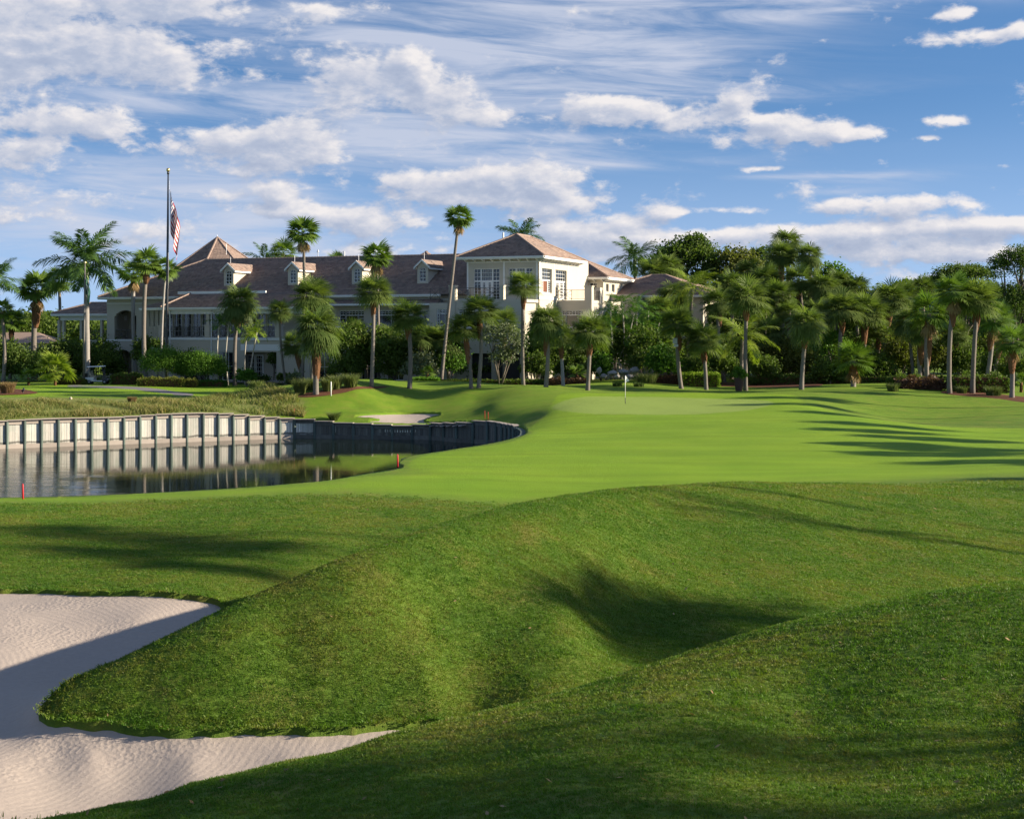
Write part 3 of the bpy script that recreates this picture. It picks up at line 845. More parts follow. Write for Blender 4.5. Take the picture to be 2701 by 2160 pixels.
# ------------------------------------------------------------------ timber seawall round the pond
def build_seawall():
    line = catmull(POND_FAR + POND_NEAR[:4], 0.05, closed=False)
    seg = np.linalg.norm(np.diff(line, axis=0), axis=1)
    s = np.concatenate([[0], np.cumsum(seg)])
    def pos(t):
        return np.array([np.interp(t, s, line[:, 0]), np.interp(t, s, line[:, 1])])
    def frame(t):
        d = pos(t + .1) - pos(t - .1); d /= np.linalg.norm(d)
        n = np.array([d[1], -d[0]])     # towards the water
        q = pos(t)
        if not inside(POND, np.array([q[0] + n[0] * .6]), np.array([q[1] + n[1] * .6]))[0]: n = -n
        return d, n
    w = thing('timber_seawall', 'weathered timber seawall with green posts along the far side of the pond', 'seawall', (*pos(s[-1] * .4), -2.8))
    t_left = np.interp((-130 - CU), (line[:60 * 40, 0] / line[:60 * 40, 1] * FPX), s[:60 * 40]) if False else None
    # start a little outside the picture's left edge
    uu = CU + FPX * line[:, 0] / line[:, 1]
    t0 = s[np.nonzero(uu > -60)[0][0]]
    t1 = s[-1] - .2
    tj = s[np.nonzero(uu > 600)[0][0]]
    te = s[np.nonzero(line[:, 1] < 99)[0][np.nonzero(s[np.nonzero(line[:, 1] < 99)[0]] > tj)[0][0]]]
    posts = [t0]
    while posts[-1] < t1:
        t = posts[-1]
        posts.append(t + (1.22 if t < tj else 1.6) + RNG.uniform(-.05, .05))
    pb = MB(); pb.tube([(0, 0, 0), (0, 0, .5), (0, 0, 1)], [.135, .13, .132], 10)
    post_me = mesh_data('post', pb.V, pb.F, M['treated_post'], True)
    for k, t in enumerate(posts):
        if t > t1: break
        d, n = frame(t); q = pos(t)
        top = h1(*q) + RNG.uniform(-.03, .02) - .03 - (.16 if t > te else 0)
        c = q + n * .115
        o = obj('post', post_me, w, loc=(c[0], c[1], -3.9), scale=(1, 1, top + 3.9), rot=(RNG.uniform(-.006, .006), RNG.uniform(-.006, .006), RNG.uniform(0, 6)))
        if k + 1 < len(posts) and posts[k + 1] < t1:
            tm = (t + posts[k + 1]) / 2; L = posts[k + 1] - t
            d, n = frame(tm); q = pos(tm); rz = math.atan2(d[1], d[0]); top = h1(*q) - (.16 if t > te else 0)
            chord = np.linalg.norm(pos(posts[k + 1]) - pos(t))
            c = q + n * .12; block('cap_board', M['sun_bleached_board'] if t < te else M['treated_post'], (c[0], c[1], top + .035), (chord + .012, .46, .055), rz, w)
            c = q + n * .115; block('fascia_board', M['sun_bleached_board'] if t < tj else M['shaded_plank'], (c[0], c[1], top - .155), (chord - .02, .06, .26), rz, w)
            c = q + n * .14; block('wale_board', M['sun_bleached_board'] if t < tj else M['shaded_plank'], (c[0], c[1], -2.66), (chord - .02, .11, .34), rz, w)
    t = t0
    count = 0
    while t < t1:
        wd = .2 + RNG.uniform(-.02, .02)
        if t > te: wd = .6          # hidden side of the cove: broad sheets
        d, n = frame(t + wd / 2); q = pos(t + wd / 2); rz = math.atan2(d[1], d[0])
        top = h1(*q) - .02 - (.2 if t > te else 0)
        c = q + n * (.045 + RNG.uniform(-.012, .012))
        block('plank', M['weathered_plank'] if t < tj + 2.2 else M['shaded_plank'], (c[0], c[1], (top - 4.2) / 2), (wd - .012, .05, top + 4.2), rz, w)
        t += wd; count += 1
    print('planks', count, 'posts', len(posts))
build_seawall()
# ------------------------------------------------------------------ clubhouse
TH = R(21.4)
CT, ST = math.cos(TH), math.sin(TH)
C0 = Vector((3.35, 150.0, 0.0))
def L(p, q, z): return Vector((C0.x + p * CT + q * ST, C0.y - p * ST + q * CT, z))
def p_at(u, q):
    k = (u - CU) / FPX
    return (k * (C0.y + q * CT) - C0.x - q * ST) / (CT + k * ST)
def q_at(u, p):
    k = (u - CU) / FPX
    return (k * (C0.y - p * ST) - C0.x - p * CT) / (ST - k * CT)
def z_at(v, p, q):
    return CAMH - (v - HV) / FPX * (C0.y - p * ST + q * CT)

def build_clubhouse():
    house = thing('clubhouse', 'long cream clubhouse with brown tiled roofs, dormers and a two storey tower', 'building', (C0.x, C0.y, 0))
    stucco, trim, glass, dark = M['cream_stucco'], M['white_trim'], M['window_glass'], M['dark_interior']
    FQ = lambda q: (lambda a, b, z: L(a, q + b, z))
    FP = lambda p: (lambda a, b, z: L(p - b, a, z))

    def wall(mp, a0, a1, z0, z1, holes=(), th=.3, mat=None, name='wall'):
        mb = MB()
        cuts = {a0, a1}
        hs = []
        for h in holes:
            x0, x1, b0, b1 = h[:4]
            if len(h) > 4:                      # arched head
                n = 12; rise = h[4]
                for i in range(n):
                    t0, t1 = -1 + 2 * i / n, -1 + 2 * (i + 1) / n
                    tm = (t0 + t1) / 2
                    hs.append((x0 + (x1 - x0) * i / n, x0 + (x1 - x0) * (i + 1) / n, b0, b1 - rise + rise * math.sqrt(max(0, 1 - tm * tm))))
            else:
                hs.append((x0, x1, b0, b1))
        for h in hs: cuts |= {max(a0, h[0]), min(a1, h[1])}
        cuts = sorted(cuts)
        for i in range(len(cuts) - 1):
            x0, x1 = cuts[i], cuts[i + 1]
            if x1 - x0 < 1e-5: continue
            xm = (x0 + x1) / 2
            lv = z0
            for h in sorted([h for h in hs if h[0] < xm < h[1]], key=lambda h: h[2]):
                if h[2] > lv + 1e-4: mb.box(x0, x1, 0, th, lv, h[2], mp)
                lv = max(lv, h[3])
            if lv < z1 - 1e-4: mb.box(x0, x1, 0, th, lv, z1, mp)
        return mb.build(name, mat or stucco, house)

    def window(mp, a0, a1, z0, z1, nx, nz, off=.10, arch=0.0, name='window', bars=.034, rim=.075, inner=None):
        """timber frame with glazing bars, and one glass sheet behind them"""
        f, g = MB(), MB()
        zs = z1 - arch
        f.box(a0, a0 + rim, off, off + .09, z0, zs, mp); f.box(a1 - rim, a1, off, off + .09, z0, zs, mp)
        f.box(a0 + rim, a1 - rim, off, off + .09, z0, z0 + rim, mp)
        am, hw = (a0 + a1) / 2, (a1 - a0) / 2
        top = lambda a: zs + (arch * math.sqrt(max(0, 1 - ((a - am) / hw) ** 2)) if arch else 0)
        if arch:
            pts = [mp(am + hw * .94 * math.cos(t), off + .045, zs + (arch - .05) * math.sin(t)) for t in np.linspace(0, math.pi, 13)]
            f.tube(pts, .06, 4)
        else:
            f.box(a0 + rim, a1 - rim, off, off + .09, z1 - rim, z1, mp)
        for i in range(1, nx):
            a = a0 + (a1 - a0) * i / nx
            f.box(a - bars / 2, a + bars / 2, off + .02, off + .07, z0 + rim, top(a) - (.02 if arch else rim), mp)
        for j in range(1, nz):
            z = z0 + (z1 - z0) * j / nz
            hw2 = hw - rim
            if z > zs: hw2 = hw * math.sqrt(max(0, 1 - ((z - zs) / arch) ** 2)) - .03
            f.box(am - hw2, am + hw2, off + .025, off + .065, z - bars / 2, z + bars / 2, mp)
        o = f.build(name, trim, house)
        if arch:
            g.poly([mp(a0, off + .075, z0), mp(a1, off + .075, z0)] + [mp(am + hw * math.cos(t), off + .075, zs + arch * math.sin(t)) for t in np.linspace(0, math.pi, 13)])
        else:
            g.poly([mp(a0, off + .075, z0), mp(a1, off + .075, z0), mp(a1, off + .075, z1), mp(a0, off + .075, z1)])
        g.build('pane', glass, o)
        return o

    def transom_window(mp, a0, a1, z0, z1, parts=(1,), nz_low=1, tr=.28):
        """a window bay: gridded transom above wide lower lights, divided by broad mullions"""
        f, g = MB(), MB()
        zt = z1 - (z1 - z0) * tr
        off = .10
        tot = sum(parts)
        f.box(a0, a1, off, off + .1, z0, z0 + .1, mp); f.box(a0, a1, off, off + .1, z1 - .1, z1, mp)
        f.box(a0, a1, off + .01, off + .09, zt - .05, zt + .05, mp)
        x = a0
        for k, w in enumerate(parts):
            x1 = x + (a1 - a0) * w / tot
            for e in (x, x1):
                f.box(e - .055, e + .055, off - .01, off + .11, z0 + .1, z1 - .1, mp)
            n = max(2, int(round((x1 - x) / .34)))
            for i in range(1, n):
                a = x + (x1 - x) * i / n
                f.box(a - .018, a + .018, off + .03, off + .07, zt + .05, z1 - .1, mp)
            zm = (zt + z1) / 2
            f.box(x + .07, x1 - .07, off + .035, off + .065, zm - .022, zm + .022, mp)
            if nz_low > 1 and w < max(parts):
                for j in range(1, nz_low):
                    z = z0 + (zt - z0) * j / nz_low
                    f.box(x + .07, x1 - .07, off + .035, off + .065, z - .022, z + .022, mp)
            x = x1
        o = f.build('window', trim, house)
        g.poly([mp(a0, off + .08, z0), mp(a1, off + .08, z0), mp(a1, off + .08, z1), mp(a0, off + .08, z1)])
        g.build('pane', glass, o)
        return o

    def french_door(mp, a0, a1, z0, z1, nx=3, nz=5, leaves=2, off=.1):
        w = (a1 - a0) / leaves
        for k in range(leaves):
            d = window(mp, a0 + w * k + .01, a0 + w * (k + 1) - .01, z0, z1, nx, nz, off, name='door', bars=.045, rim=.16)
            hb = MB(); ax = a0 + w * (k + 1) - .09 if k == 0 else a0 + w * k + .09
            hb.box(ax - .02, ax + .02, off - .05, off, z0 + .95, z0 + 1.15, mp); hb.build('handle', M['steel'], d)

    def railing(mp, a0, a1, z0, z1, bay=1.5):
        f = MB()
        f.box(a0, a1, 0, .05, z1 - .05, z1, mp); f.box(a0, a1, .005, .045, z0 + .08, z0 + .12, mp)
        n = max(1, int(round((a1 - a0) / bay))); w = (a1 - a0) / n
        for i in range(n + 1):
            a = a0 + w * i
            f.box(a - .025, a + .025, .006, .044, z0, z1 - .05, mp)
        for i in range(n):
            x0, x1 = a0 + w * i, a0 + w * (i + 1)
            lo, hi = z0 + .12, z1 - .05
            if i % 2 == 0:
                for (zA, zB) in ((lo, hi), (hi, lo)):
                    f.tube([mp(x0, .025, zA), mp(x1, .025, zB)], .022, 4)
                f.box(x0, x1, .015, .035, (lo + hi) / 2 - .018, (lo + hi) / 2 + .018, mp)
                f.box((x0 + x1) / 2 - .018, (x0 + x1) / 2 + .018, .016, .034, lo, hi, mp)
            else:
                m = max(4, int(w / .13))
                for j in range(1, m):
                    a = x0 + w * j / m
                    f.box(a - .012, a + .012, .012, .038, lo, hi, mp)
        return f.build('railing', M['iron_rail'], house)

    def tiles(polys, name='roof_tiles'):
        """courses of roof tiles, every tile its own slightly raised piece"""
        V, F, Tn = [], [], []
        for poly in polys:
            P = [Vector(p) for p in poly]
            e = (P[1] - P[0]); Le = e.length; e = e / Le
            nrm = None
            for k in range(2, len(P)):
                nn = e.cross(P[k] - P[0])
                if nn.length > 1e-6: nrm = nn.normalized(); break
            if nrm.z < 0: nrm = -nrm
            b = nrm.cross(e)
            if b.z < 0: b = -b
            pts = [((p - P[0]).dot(e), (p - P[0]).dot(b)) for p in P]
            hmax = max(t[1] for t in pts)
            def span(y):
                xs = []
                for i in range(len(pts)):
                    (xa, ya), (xb, yb) = pts[i - 1], pts[i]
                    if abs(ya - yb) < 1e-9: continue
                    if min(ya, yb) - 1e-9 <= y <= max(ya, yb) + 1e-9:
                        xs.append(xa + (xb - xa) * (y - ya) / (yb - ya))
                return (min(xs), max(xs)) if xs else None
            y = 0.0; row = 0
            while y < hmax - .05:
                y1 = min(y + .35, hmax - 1e-4)
                s0, s1 = span(y + 1e-5), span(y1)
                if not s0 or not s1: break
                rt = NP.uniform(-.10, .10)
                x = min(s0[0], s1[0]) - NP.uniform(0, .4)
                while x < max(s0[1], s1[1]):
                    x2 = x + .42
                    a0, a1 = np.clip([x, x2], *s0); c0, c1 = np.clip([x, x2], *s1)
                    x = x2
                    if a1 - a0 < .02 and c1 - c0 < .02: continue
                    up = .075 + NP.uniform(-.014, .018)
                    gap = .012
                    base = len(V)
                    A = P[0] + e * (a0 + gap) + b * (y - .03); B = P[0] + e * (a1 - gap) + b * (y - .03)
                    Cc = P[0] + e * (c1 - gap) + b * (y1 + .02); D = P[0] + e * (c0 + gap) + b * (y1 + .02)
                    V += [A + nrm * up, B + nrm * up, Cc + nrm * .02, D + nrm * .02, A - nrm * .005, B - nrm * .005]
                    F += [(base, base + 1, base + 2, base + 3), (base + 4, base + 5, base + 1, base)]
                    t = min(1, max(0, .5 + rt + NP.normal(0, .17)))
                    Tn += [t] * 6
                y = y1; row += 1
        if not V: return None
        me = np_mesh(name, np.array([tuple(v) for v in V]), np.array(F), None, M['roof_tile'], False, np.array(Tn))
        return obj(name, me, house, kind='stuff')

    def ridge(pts):
        mb = MB()
        for i in range(len(pts) - 1):
            a, b = Vector(pts[i]), Vector(pts[i + 1])
            n = max(1, int((b - a).length / .42))
            for k in range(n):
                s, t = a.lerp(b, k / n), a.lerp(b, (k + 1.12) / n)
                mb.tube([s + Vector((0, 0, .05)), t + Vector((0, 0, .09))], [.13, .11], 6)
        return mb.build('ridge_cap', M['ridge_tile'], house)

    def eaves(corners, z, h=.26, closed=True, brackets=True, depth=.8):
        """white fascia along the eaves with small brackets below"""
        mb = MB()
        n = len(corners)
        for i in range(n if closed else n - 1):
            a, b = Vector(corners[i]), Vector(corners[(i + 1) % n])
            d = (b - a).normalized(); nn = Vector((d.y, -d.x, 0))
            for (o0, o1, za, zb) in ((-.02, .05, z - h, z + .02), (.05, .15, z - .13, z + .0)):
                A, B = a + nn * o0, b + nn * o0; A2, B2 = a + nn * o1, b + nn * o1
                A.z = B.z = A2.z = B2.z = 0
                c = [A, B, B2, A2]
                mb.hexa([Vector((q.x, q.y, za)) for q in c] + [Vector((q.x, q.y, zb)) for q in c])
        mb.build('fascia', trim, house)

    def soffit_brackets(mp, a0, a1, z, depth, step=.95, n0=0):
        k = max(2, int((a1 - a0) / step))
        for i in range(k + 1):
            a = a0 + (a1 - a0) * i / k
            b = MB()
            b.hexa([mp(a - .07, -depth, z - .12), mp(a + .07, -depth, z - .12), mp(a + .07, 0, z - .34), mp(a - .07, 0, z - .34),
                    mp(a - .07, -depth, z), mp(a + .07, -depth, z), mp(a + .07, 0, z), mp(a - .07, 0, z)])
            b.build('bracket', trim, house)

    def hip_roof(p0, p1, q0, q1, ze, zr, axis='q', skip=(), hips=True, deck=True, fas=True):
        """hipped roof over a rectangle; returns ridge points"""
        if axis == 'q':
            h = (p1 - p0) / 2; r0, r1 = (p0 + h, q0 + h), (p0 + h, q1 - h)
        else:
            h = (q1 - q0) / 2; r0, r1 = (p0 + h, q0 + h), (p1 - h, q0 + h)
        c = [L(p0, q0, ze), L(p1, q0, ze), L(p1, q1, ze), L(p0, q1, ze)]
        a, b = L(*r0, zr), L(*r1, zr)
        if axis == 'q':
            sl = {'front': [c[0], c[1], a], 'right': [c[1], c[2], b, a], 'back': [c[2], c[3], b], 'left': [c[3], c[0], a, b]}
            hp = [(c[0], a), (c[1], a), (c[2], b), (c[3], b), (a, b)]
        else:
            sl = {'front': [c[0], c[1], b, a], 'right': [c[1], c[2], b], 'back': [c[2], c[3], a, b], 'left': [c[3], c[0], a]}
            hp = [(c[0], a), (c[1], b), (c[2], b), (c[3], a), (a, b)]
        tiles([s for k, s in sl.items() if k not in skip])
        mb = MB()
        dz = Vector((0, 0, -.04))
        for k, s in sl.items(): mb.poly([x + dz for x in s])
        mb.poly([x + Vector((0, 0, -.22)) for x in reversed(c)])
        mb.build('roof_deck', M['ceiling_board'], house)
        if hips:
            for x, y in hp:
                if (x - y).length > .3: ridge([x, y])
        if fas: eaves([c[3], c[2], c[1], c[0]][::-1], ze - .03)
        return a, b

    # ---------------- tower (two floors of windows above the trees)
    tl = p_at(983, .9)
    ZE = 13.6
    hip_roof(tl - .9, 0, 0, 14.2, ZE, 16.2, 'q')
    f = FQ(.9); g = FP(-.9)
    Y0 = .9
    zt = lambda v, u, q=.9: z_at(v, p_at(u, q), q)
    dA, dB = p_at(997, .9), p_at(1052, .9)
    wA, wB = p_at(1070.5, .9), p_at(1122, .9)
    w_lo1, w_lo2 = p_at(1081, .9), p_at(1115, .9)
    zd0, zd1 = 9.0, zt(565.5, 1024)
    zl0, zl1 = zt(694, 1098), zt(651, 1098)
    wall(f, tl, -.9, 0, ZE - .05, [(dA, dB, zd0, zd1), (wA, wB, 9.9, zd1), (w_lo1, w_lo2, zl0, zl1), (p_at(1010, .9), p_at(1066, .9), 0.2, 3.3), (p_at(1074, .9), p_at(1122, .9), 0.2, 3.3)])
    # pilaster strips and frieze
    mb = MB()
    for a in (tl + .1, (dB + wA) / 2, -1.1):
        mb.box(a - .09, a + .09, -.04, 0, 4.5, ZE - .4, f)
    mb.box(tl, -.9, -.05, 0, ZE - .62, ZE - .5, f)
    mb.build('pilaster', trim, house)
    soffit_brackets(f, tl, -.95, ZE - .24, .78)
    soffit_brackets(g, 1.0, 13.2, ZE - .24, .78)
    # french doors with side lights and a gridded transom
    zt0 = zd1 - 1.35
    window(f, dA, dA + .85, zd0, zt0, 2, 6); window(f, dB - .85, dB, zd0, zt0, 2, 6)
    french_door(f, dA + .85, dB - .85, zd0, zt0, 3, 6)
    window(f, dA, dA + .85, zt0, zd1, 2, 3); window(f, dA + .85, dB - .85, zt0, zd1, 6, 3); window(f, dB - .85, dB, zt0, zd1, 2, 3)
    window(f, wA, wA + .85, 9.9, zd1, 2, 6); window(f, wA + .85, wB - .85, 9.9, zd1, 6, 6); window(f, wB - .85, wB, 9.9, zd1, 2, 6)
    transom_window(f, w_lo1, w_lo2, zl0, zl1, (1, 2, 1), 4)
    mb = MB(); mb.box(tl + .3, -1.3, 1.4, 1.5, 0, 3.4, f); mb.build('undercroft', dark, house)
    # sunlit right wall
    qa, qb, qc, qd = q_at(1141, -.9), q_at(1162, -.9), q_at(1169.5, -.9), q_at(1193, -.9)
    zr1 = z_at(564.5, -.9, qa); zr2 = z_at(569, -.9, qc)
    wall(g, .9, 17.6, 0, ZE - .05, [(qa, qb, 9.75, zr1), (qc, qd, 9.1, zr1)])
    mb = MB()
    for a in (1.1, (qb + qc) / 2, qd + .35):
        mb.box(a - .09, a + .09, -.04, 0, 9.2, ZE - .4, g)
    mb.box(.9, 14, -.05, 0, ZE - .62, ZE - .5, g); mb.build('pilaster', trim, house)
    mb = MB(); mb.box(.92, 6.7, -.07, -.001, 9.02, 9.26, g); mb.box(.92, 6.7, -.05, -.001, 4.55, 4.75, g); mb.build('string_course', trim, house)
    cw = (qb - qa) * .27
    window(g, qa, qb, zr1 - 1.25, zr1, 5, 3, .2); window(g, qa, qa + cw, 9.75, zr1 - 1.25, 1, 6, .2); window(g, qb - cw, qb, 9.75, zr1 - 1.25, 2, 6, .2)
    window(g, qa + cw, qb - cw, 9.75, zr1 - 1.25, 1, 1, .2)
    mb = MB(); mb.box(qa + cw + .1, qb - cw - .1, .26, .27, 9.9, zr1 - 1.3, g); mb.build('curtain', M['red_brown_curtain'], house)
    window(g, qc, qd, zr1 - 1.25, zr1, 5, 3, .2); french_door(g, qc + .5, qd - .5, 9.1, zr1 - 1.25, 3, 6, 2, .2)
    window(g, qc, qc + .5, 9.1, zr1 - 1.25, 1, 6, .2); window(g, qd - .5, qd, 9.1, zr1 - 1.25, 1, 6, .2)
    # white flue pipes
    mb = MB(); c = L(-7.2, 6.5, 0); mb.tube([(c.x, c.y, 14.6), (c.x, c.y, 16.6)], .10, 8); mb.build('flue_pipe', trim, house)

    # ---------------- front balcony of the tower
    qb0 = -2.6
    bl, br = p_at(959, qb0), p_at(1053, qb0)
    zr0, zrt = z_at(630.5, bl, qb0), z_at(606, bl, qb0)
    fb = FQ(qb0)
    railing(fb, bl + .02, br, zr0, zrt, 1.45)
    pl0 = p_at(946, qb0)
    mb = MB(); mb.box(pl0, bl, -.12, .55, 0, zrt + .15, fb); mb.box(pl0 - .06, bl + .06, -.18, .61, zrt + .15, zrt + .27, fb); mb.build('pillar', stucco, house)
    mb = MB(); mb.box(br, br + .42, -.1, .5, zr0 - .1, zrt + .12, fb); mb.box(br - .05, br + .47, -.15, .55, zrt + .12, zrt + .22, fb); mb.build('pillar', stucco, house)
    mb = MB(); mb.box(pl0 + .02, -.95, .02, 3.6, zr0 - .35, zr0 - .02, fb); mb.build('balcony_slab', stucco, house)
    wl, wr = p_at(919.5, qb0), p_at(946, qb0)
    l0 = p_at(904, qb0)
    zA, zB = z_at(686, wl, qb0), z_at(650, wl, qb0)
    zA2 = z_at(690, -4, qb0)
    wq1, wq2 = p_at(965, qb0), p_at(1000, qb0)
    wall(fb, l0, -1.2, 0, zr0 - .36, [(wl, wr - .2, zA, zB), (wq1, wq2, zA2, zB), (-7.2, -4.9, .2, 3.3), (-4.3, -1.7, .2, 3.3)])
    transom_window(fb, wl, wr - .2, zA, zB, (1, 2, 1), 4); transom_window(fb, wq1, wq2, zA2, zB, (1, 2, 1), 4)
    mb = MB(); mb.box(l0 + .2, -1.4, .6, .7, 0, 3.4, fb); mb.build('undercroft', dark, house)
    railing(fb, l0 + .1, pl0, zr0, zrt, 1.3)
    wall(FP(-1.2), qb0 + .01, .9, 0, zr0 - .37, [])

    # ---------------- sunlit balcony block on the right
    qr = 6.8
    fr = FQ(qr)
    a0, a1 = p_at(1176, qr), p_at(1231, qr)
    p2 = p_at(1246, qr)
    zr0, zrt = z_at(632, a0, qr), z_at(610.5, a0, qr)
    railing(fr, a0, a1, zr0, zrt, 1.25)
    mb = MB(); mb.box(-.88, a0, -.08, .5, zr0 - .2, zrt + .3, fr); mb.box(-.88, a0 + .06, -.14, .56, zrt + .3, zrt + .42, fr); mb.build('pillar', stucco, house)
    mb = MB(); mb.box(a1, p2, -.05, .7, 0, zrt + .3, fr); mb.box(a1 - .06, p2 + .06, -.11, .76, zrt + .3, zrt + .42, fr); mb.build('pillar', stucco, house)
    mb = MB(); mb.box(-.9, p2 - .05, .03, 10.8, zr0 - .4, zr0 - .03, fr); mb.build('balcony_slab', stucco, house)
    wa, wb = p_at(1183, qr), p_at(1228, qr)
    zA, zB = z_at(690, wa, qr), z_at(653, wa, qr)
    wall(fr, -.88, p2 - .03, 0, zr0 - .41, [(wa, wb, zA, zB), (wa, wb, .2, 3.2)])
    transom_window(fr, wa, wb, zA, zB, (1, 3, 1.3), 3)
    mb = MB(); mb.box(wa, wb, .5, .6, 0, 3.4, fr); mb.build('undercroft', dark, house)
    gr = FP(p2 - .03)
    qp = q_at(1263, p2)
    railing(gr, qr + .75, qp, zr0, zrt, 1.2)
    mb = MB(); mb.box(qp, qp + .9, -.05, .5, 0, zrt + .3, gr); mb.build('pillar', stucco, house)
    q1, q2 = q_at(1246.5, p2), q_at(1266, p2)
    wall(gr, qr + .31, 17.9, 0, zr0 - .42, [(q1, q2, zA, zB)])
    transom_window(gr, q1, q2, zA, zB, (1, 1), 3)

    # ---------------- corner pavilion
    hip_roof(-8.9, 1.6, 17.2, 27.7, 11.9, 14.35, 'q', skip=('back', 'left'))
    fv = FQ(18.0); gv = FP(.8)
    pa, pb, pc, pd = p_at(1211, 18), p_at(1225.5, 18), p_at(1240.5, 18), p_at(1257, 18)
    za, zb = z_at(613, pa, 18), z_at(596, pa, 18)
    wall(fv, -3.4, .8, 0, 11.75, [(pa, pb, za, zb), (pc, pd, za, zb)])
    window(fv, pa, pb, za, zb, 2, 3, .15); window(fv, pc, pd, za, zb, 2, 3, .15)
    q1, q2, q3, q4 = q_at(1276, .8), q_at(1281.5, .8), q_at(1288, .8), q_at(1294, .8)
    zc, zd = z_at(614, .8, q1), z_at(597.5, .8, q1)
    wall(gv, 18.3, 27, 0, 11.75, [(q1, q2, zc, zd), (q3, q4, zc, zd)])
    window(gv, q1, q2, zc, zd, 1, 1, .2, bars=.04, rim=.06); window(gv, q3, q4, zc, zd, 1, 1, .2, bars=.04, rim=.06)
    soffit_brackets(fv, -3.2, .8, 11.66, .75); soffit_brackets(gv, 18.2, 26.8, 11.66, .75)

    # ---------------- low wing at the right end
    hip_roof(-4, 12.2, 22.9, 37.3, 9.85, 12.45, 'p', skip=('back', 'left'))
    fw = FQ(23.7)
    w1, w2 = p_at(1381, 23.7), p_at(1394, 23.7)
    wall(fw, .85, 11.3, 0, 9.65, [(w1, w2, 5.6, 7.2), (5.6, 7.4, 5.6, 7.2)])
    window(fw, w1, w2, 5.6, 7.2, 2, 2); window(fw, 5.6, 7.4, 5.6, 7.2, 2, 2)
    wall(FP(11.3), 24.0, 36.3, 0, 9.65, [])
    mb = MB(); mb.box(.85, 4.1, -2.9, 0, 0, 9.75, fw); mb.box(.85, 4.2, -3.0, .02, 9.75, 9.95, fw); mb.build('flat_bay', stucco, house)

    # ---------------- main hall
    ZM, ZR = 9.65, 14.3
    PL = -56.9
    a, b, cN, dN = L(PL, 0, ZM), L(-11.6, 0, ZM), L(-9.0, 9, ZR), L(-47.8, 9, ZR)
    bb = L(-9.0, 0, ZM)
    e0, e1 = L(PL, 18, ZM), L(-9.0, 18, ZM)
    tiles([[a, L(-9.0, 0, ZM), cN, dN], [e0, a, dN]])
    mb = MB()
    dz = Vector((0, 0, -.05))
    mb.poly([x + dz for x in (a, bb, cN, dN)]); mb.poly([x + dz for x in (e0, a, dN)]); mb.poly([x + dz for x in (e1, e0, dN, cN)]); mb.poly([x + dz for x in (bb, e1, cN)])
    mb.poly([x + dz * 4 for x in (a, e0, e1, bb)])
    mb.build('roof_deck', M['ceiling_board'], house)
    ridge([dN, cN]); ridge([a, dN]); ridge([e0, dN])
    eaves([a, L(-11.9, 0, ZM)], ZM - .03, closed=False); eaves([e0, a], ZM - .03, closed=False)
    fm = FQ(.9)
    # left block with loggia arches
    bl0, bl1 = p_at(225, .9), p_at(300, .9)
    ar0, ar1 = p_at(241, .9), p_at(287, .9)
    zs, ztop = z_at(714, ar0, .9), z_at(653.5, ar0, .9)
    g0, g1 = p_at(239, .9), p_at(277, .9)
    wall(fm, bl0, bl1, 0, ZM - .1, [(ar0, ar1, zs, ztop, 1.1), (g0, g1, 0, z_at(736, g0, .9), 1.0)], .5)
    railing(FQ(1.2), ar0, ar1, zs, zs + 1.15, 1.4)
    mb = MB(); mb.box(bl0, bl1, -.06, 0, zs - .22, zs - .04, fm); mb.box(bl0, bl1, -.05, 0, ZM - .8, ZM - .7, fm); mb.build('string_course', trim, house)
    wall(FP(bl0 + .5), 1.4, 12, 0, ZM - .1, [], .5)
    mb = MB(); mb.box(bl0 + .5, bl1 + 8, 3.6, 3.8, 0, ZM - .15, fm); mb.build('loggia_back_wall', stucco, house)
    mb = MB(); mb.box(bl0 + .5, bl1 + 8, .5, 3.6, zs - .35, zs - .05, fm); mb.box(bl0 + .5, bl1 + 8, .5, 3.6, ZM - .5, ZM - .3, fm); mb.build('loggia_floor', M['ceiling_board'], house)
    fl = FQ(4.5)
    for k in range(4):
        x = bl0 + 1.2 + k * 2.3
        mb = MB(); mb.box(x, x + 1.5, -.06, -.01, zs, zs + 2.9, fl); mb.build('dark_doorway', glass, house)
    # main wall behind verandah, and on to the tower
    m0, m1 = p_at(300, .9), -8.7
    zw0, zw1 = z_at(690, -22, .9), z_at(653.5, -22, .9)
    wins = [(p_at(715, .9), p_at(766, .9)), (p_at(785, .9), p_at(836, .9)), (p_at(856, .9), p_at(907, .9))]
    shade_doors = [(p_at(u0, .9), p_at(u1, .9)) for u0, u1 in [(346 + 19.6 * i, 363.5 + 19.6 * i) for i in range(12)]]  # door row run on along the wall, dark glass standing for deep shade
    zf = 4.9
    wall(fm, m0, m1, 0, ZM - .1, [(x0, x1, zw0, zw1) for x0, x1 in wins] + [(x0, x1, zf, zf + 2.9) for x0, x1 in shade_doors] + [(p_at(u0, .9), p_at(u1, .9), .2, 3.2) for u0, u1 in ((760, 800), (815, 850))])
    for u0, u1 in ((760, 800), (815, 850)): window(fm, p_at(u0, .9), p_at(u1, .9), .2, 3.2, 3, 2, .1)
    for x0, x1 in wins: transom_window(fm, x0, x1, zw0, zw1, (1, 2, 1), 4)
    for x0, x1 in shade_doors: window(fm, x0, x1, zf, zf + 2.9, 2, 4, .1, name='door', rim=.11)
    # frieze panels and the skirt roof over the windows
    mb = MB(); mb.box(p_at(640, .9), m1, -.05, 0, ZM - .62, ZM - .5, fm); mb.box(p_at(640, .9), m1, -.04, 0, 9.12, 9.2, fm); mb.build('string_course', trim, house)
    sk0, sk1 = p_at(690, -.75), p_at(919, -.75)
    tiles([[L(sk0, -.75, 8.62), L(sk1, -.75, 8.62), L(sk1, .9, 9.12), L(sk0, .9, 9.12)]])
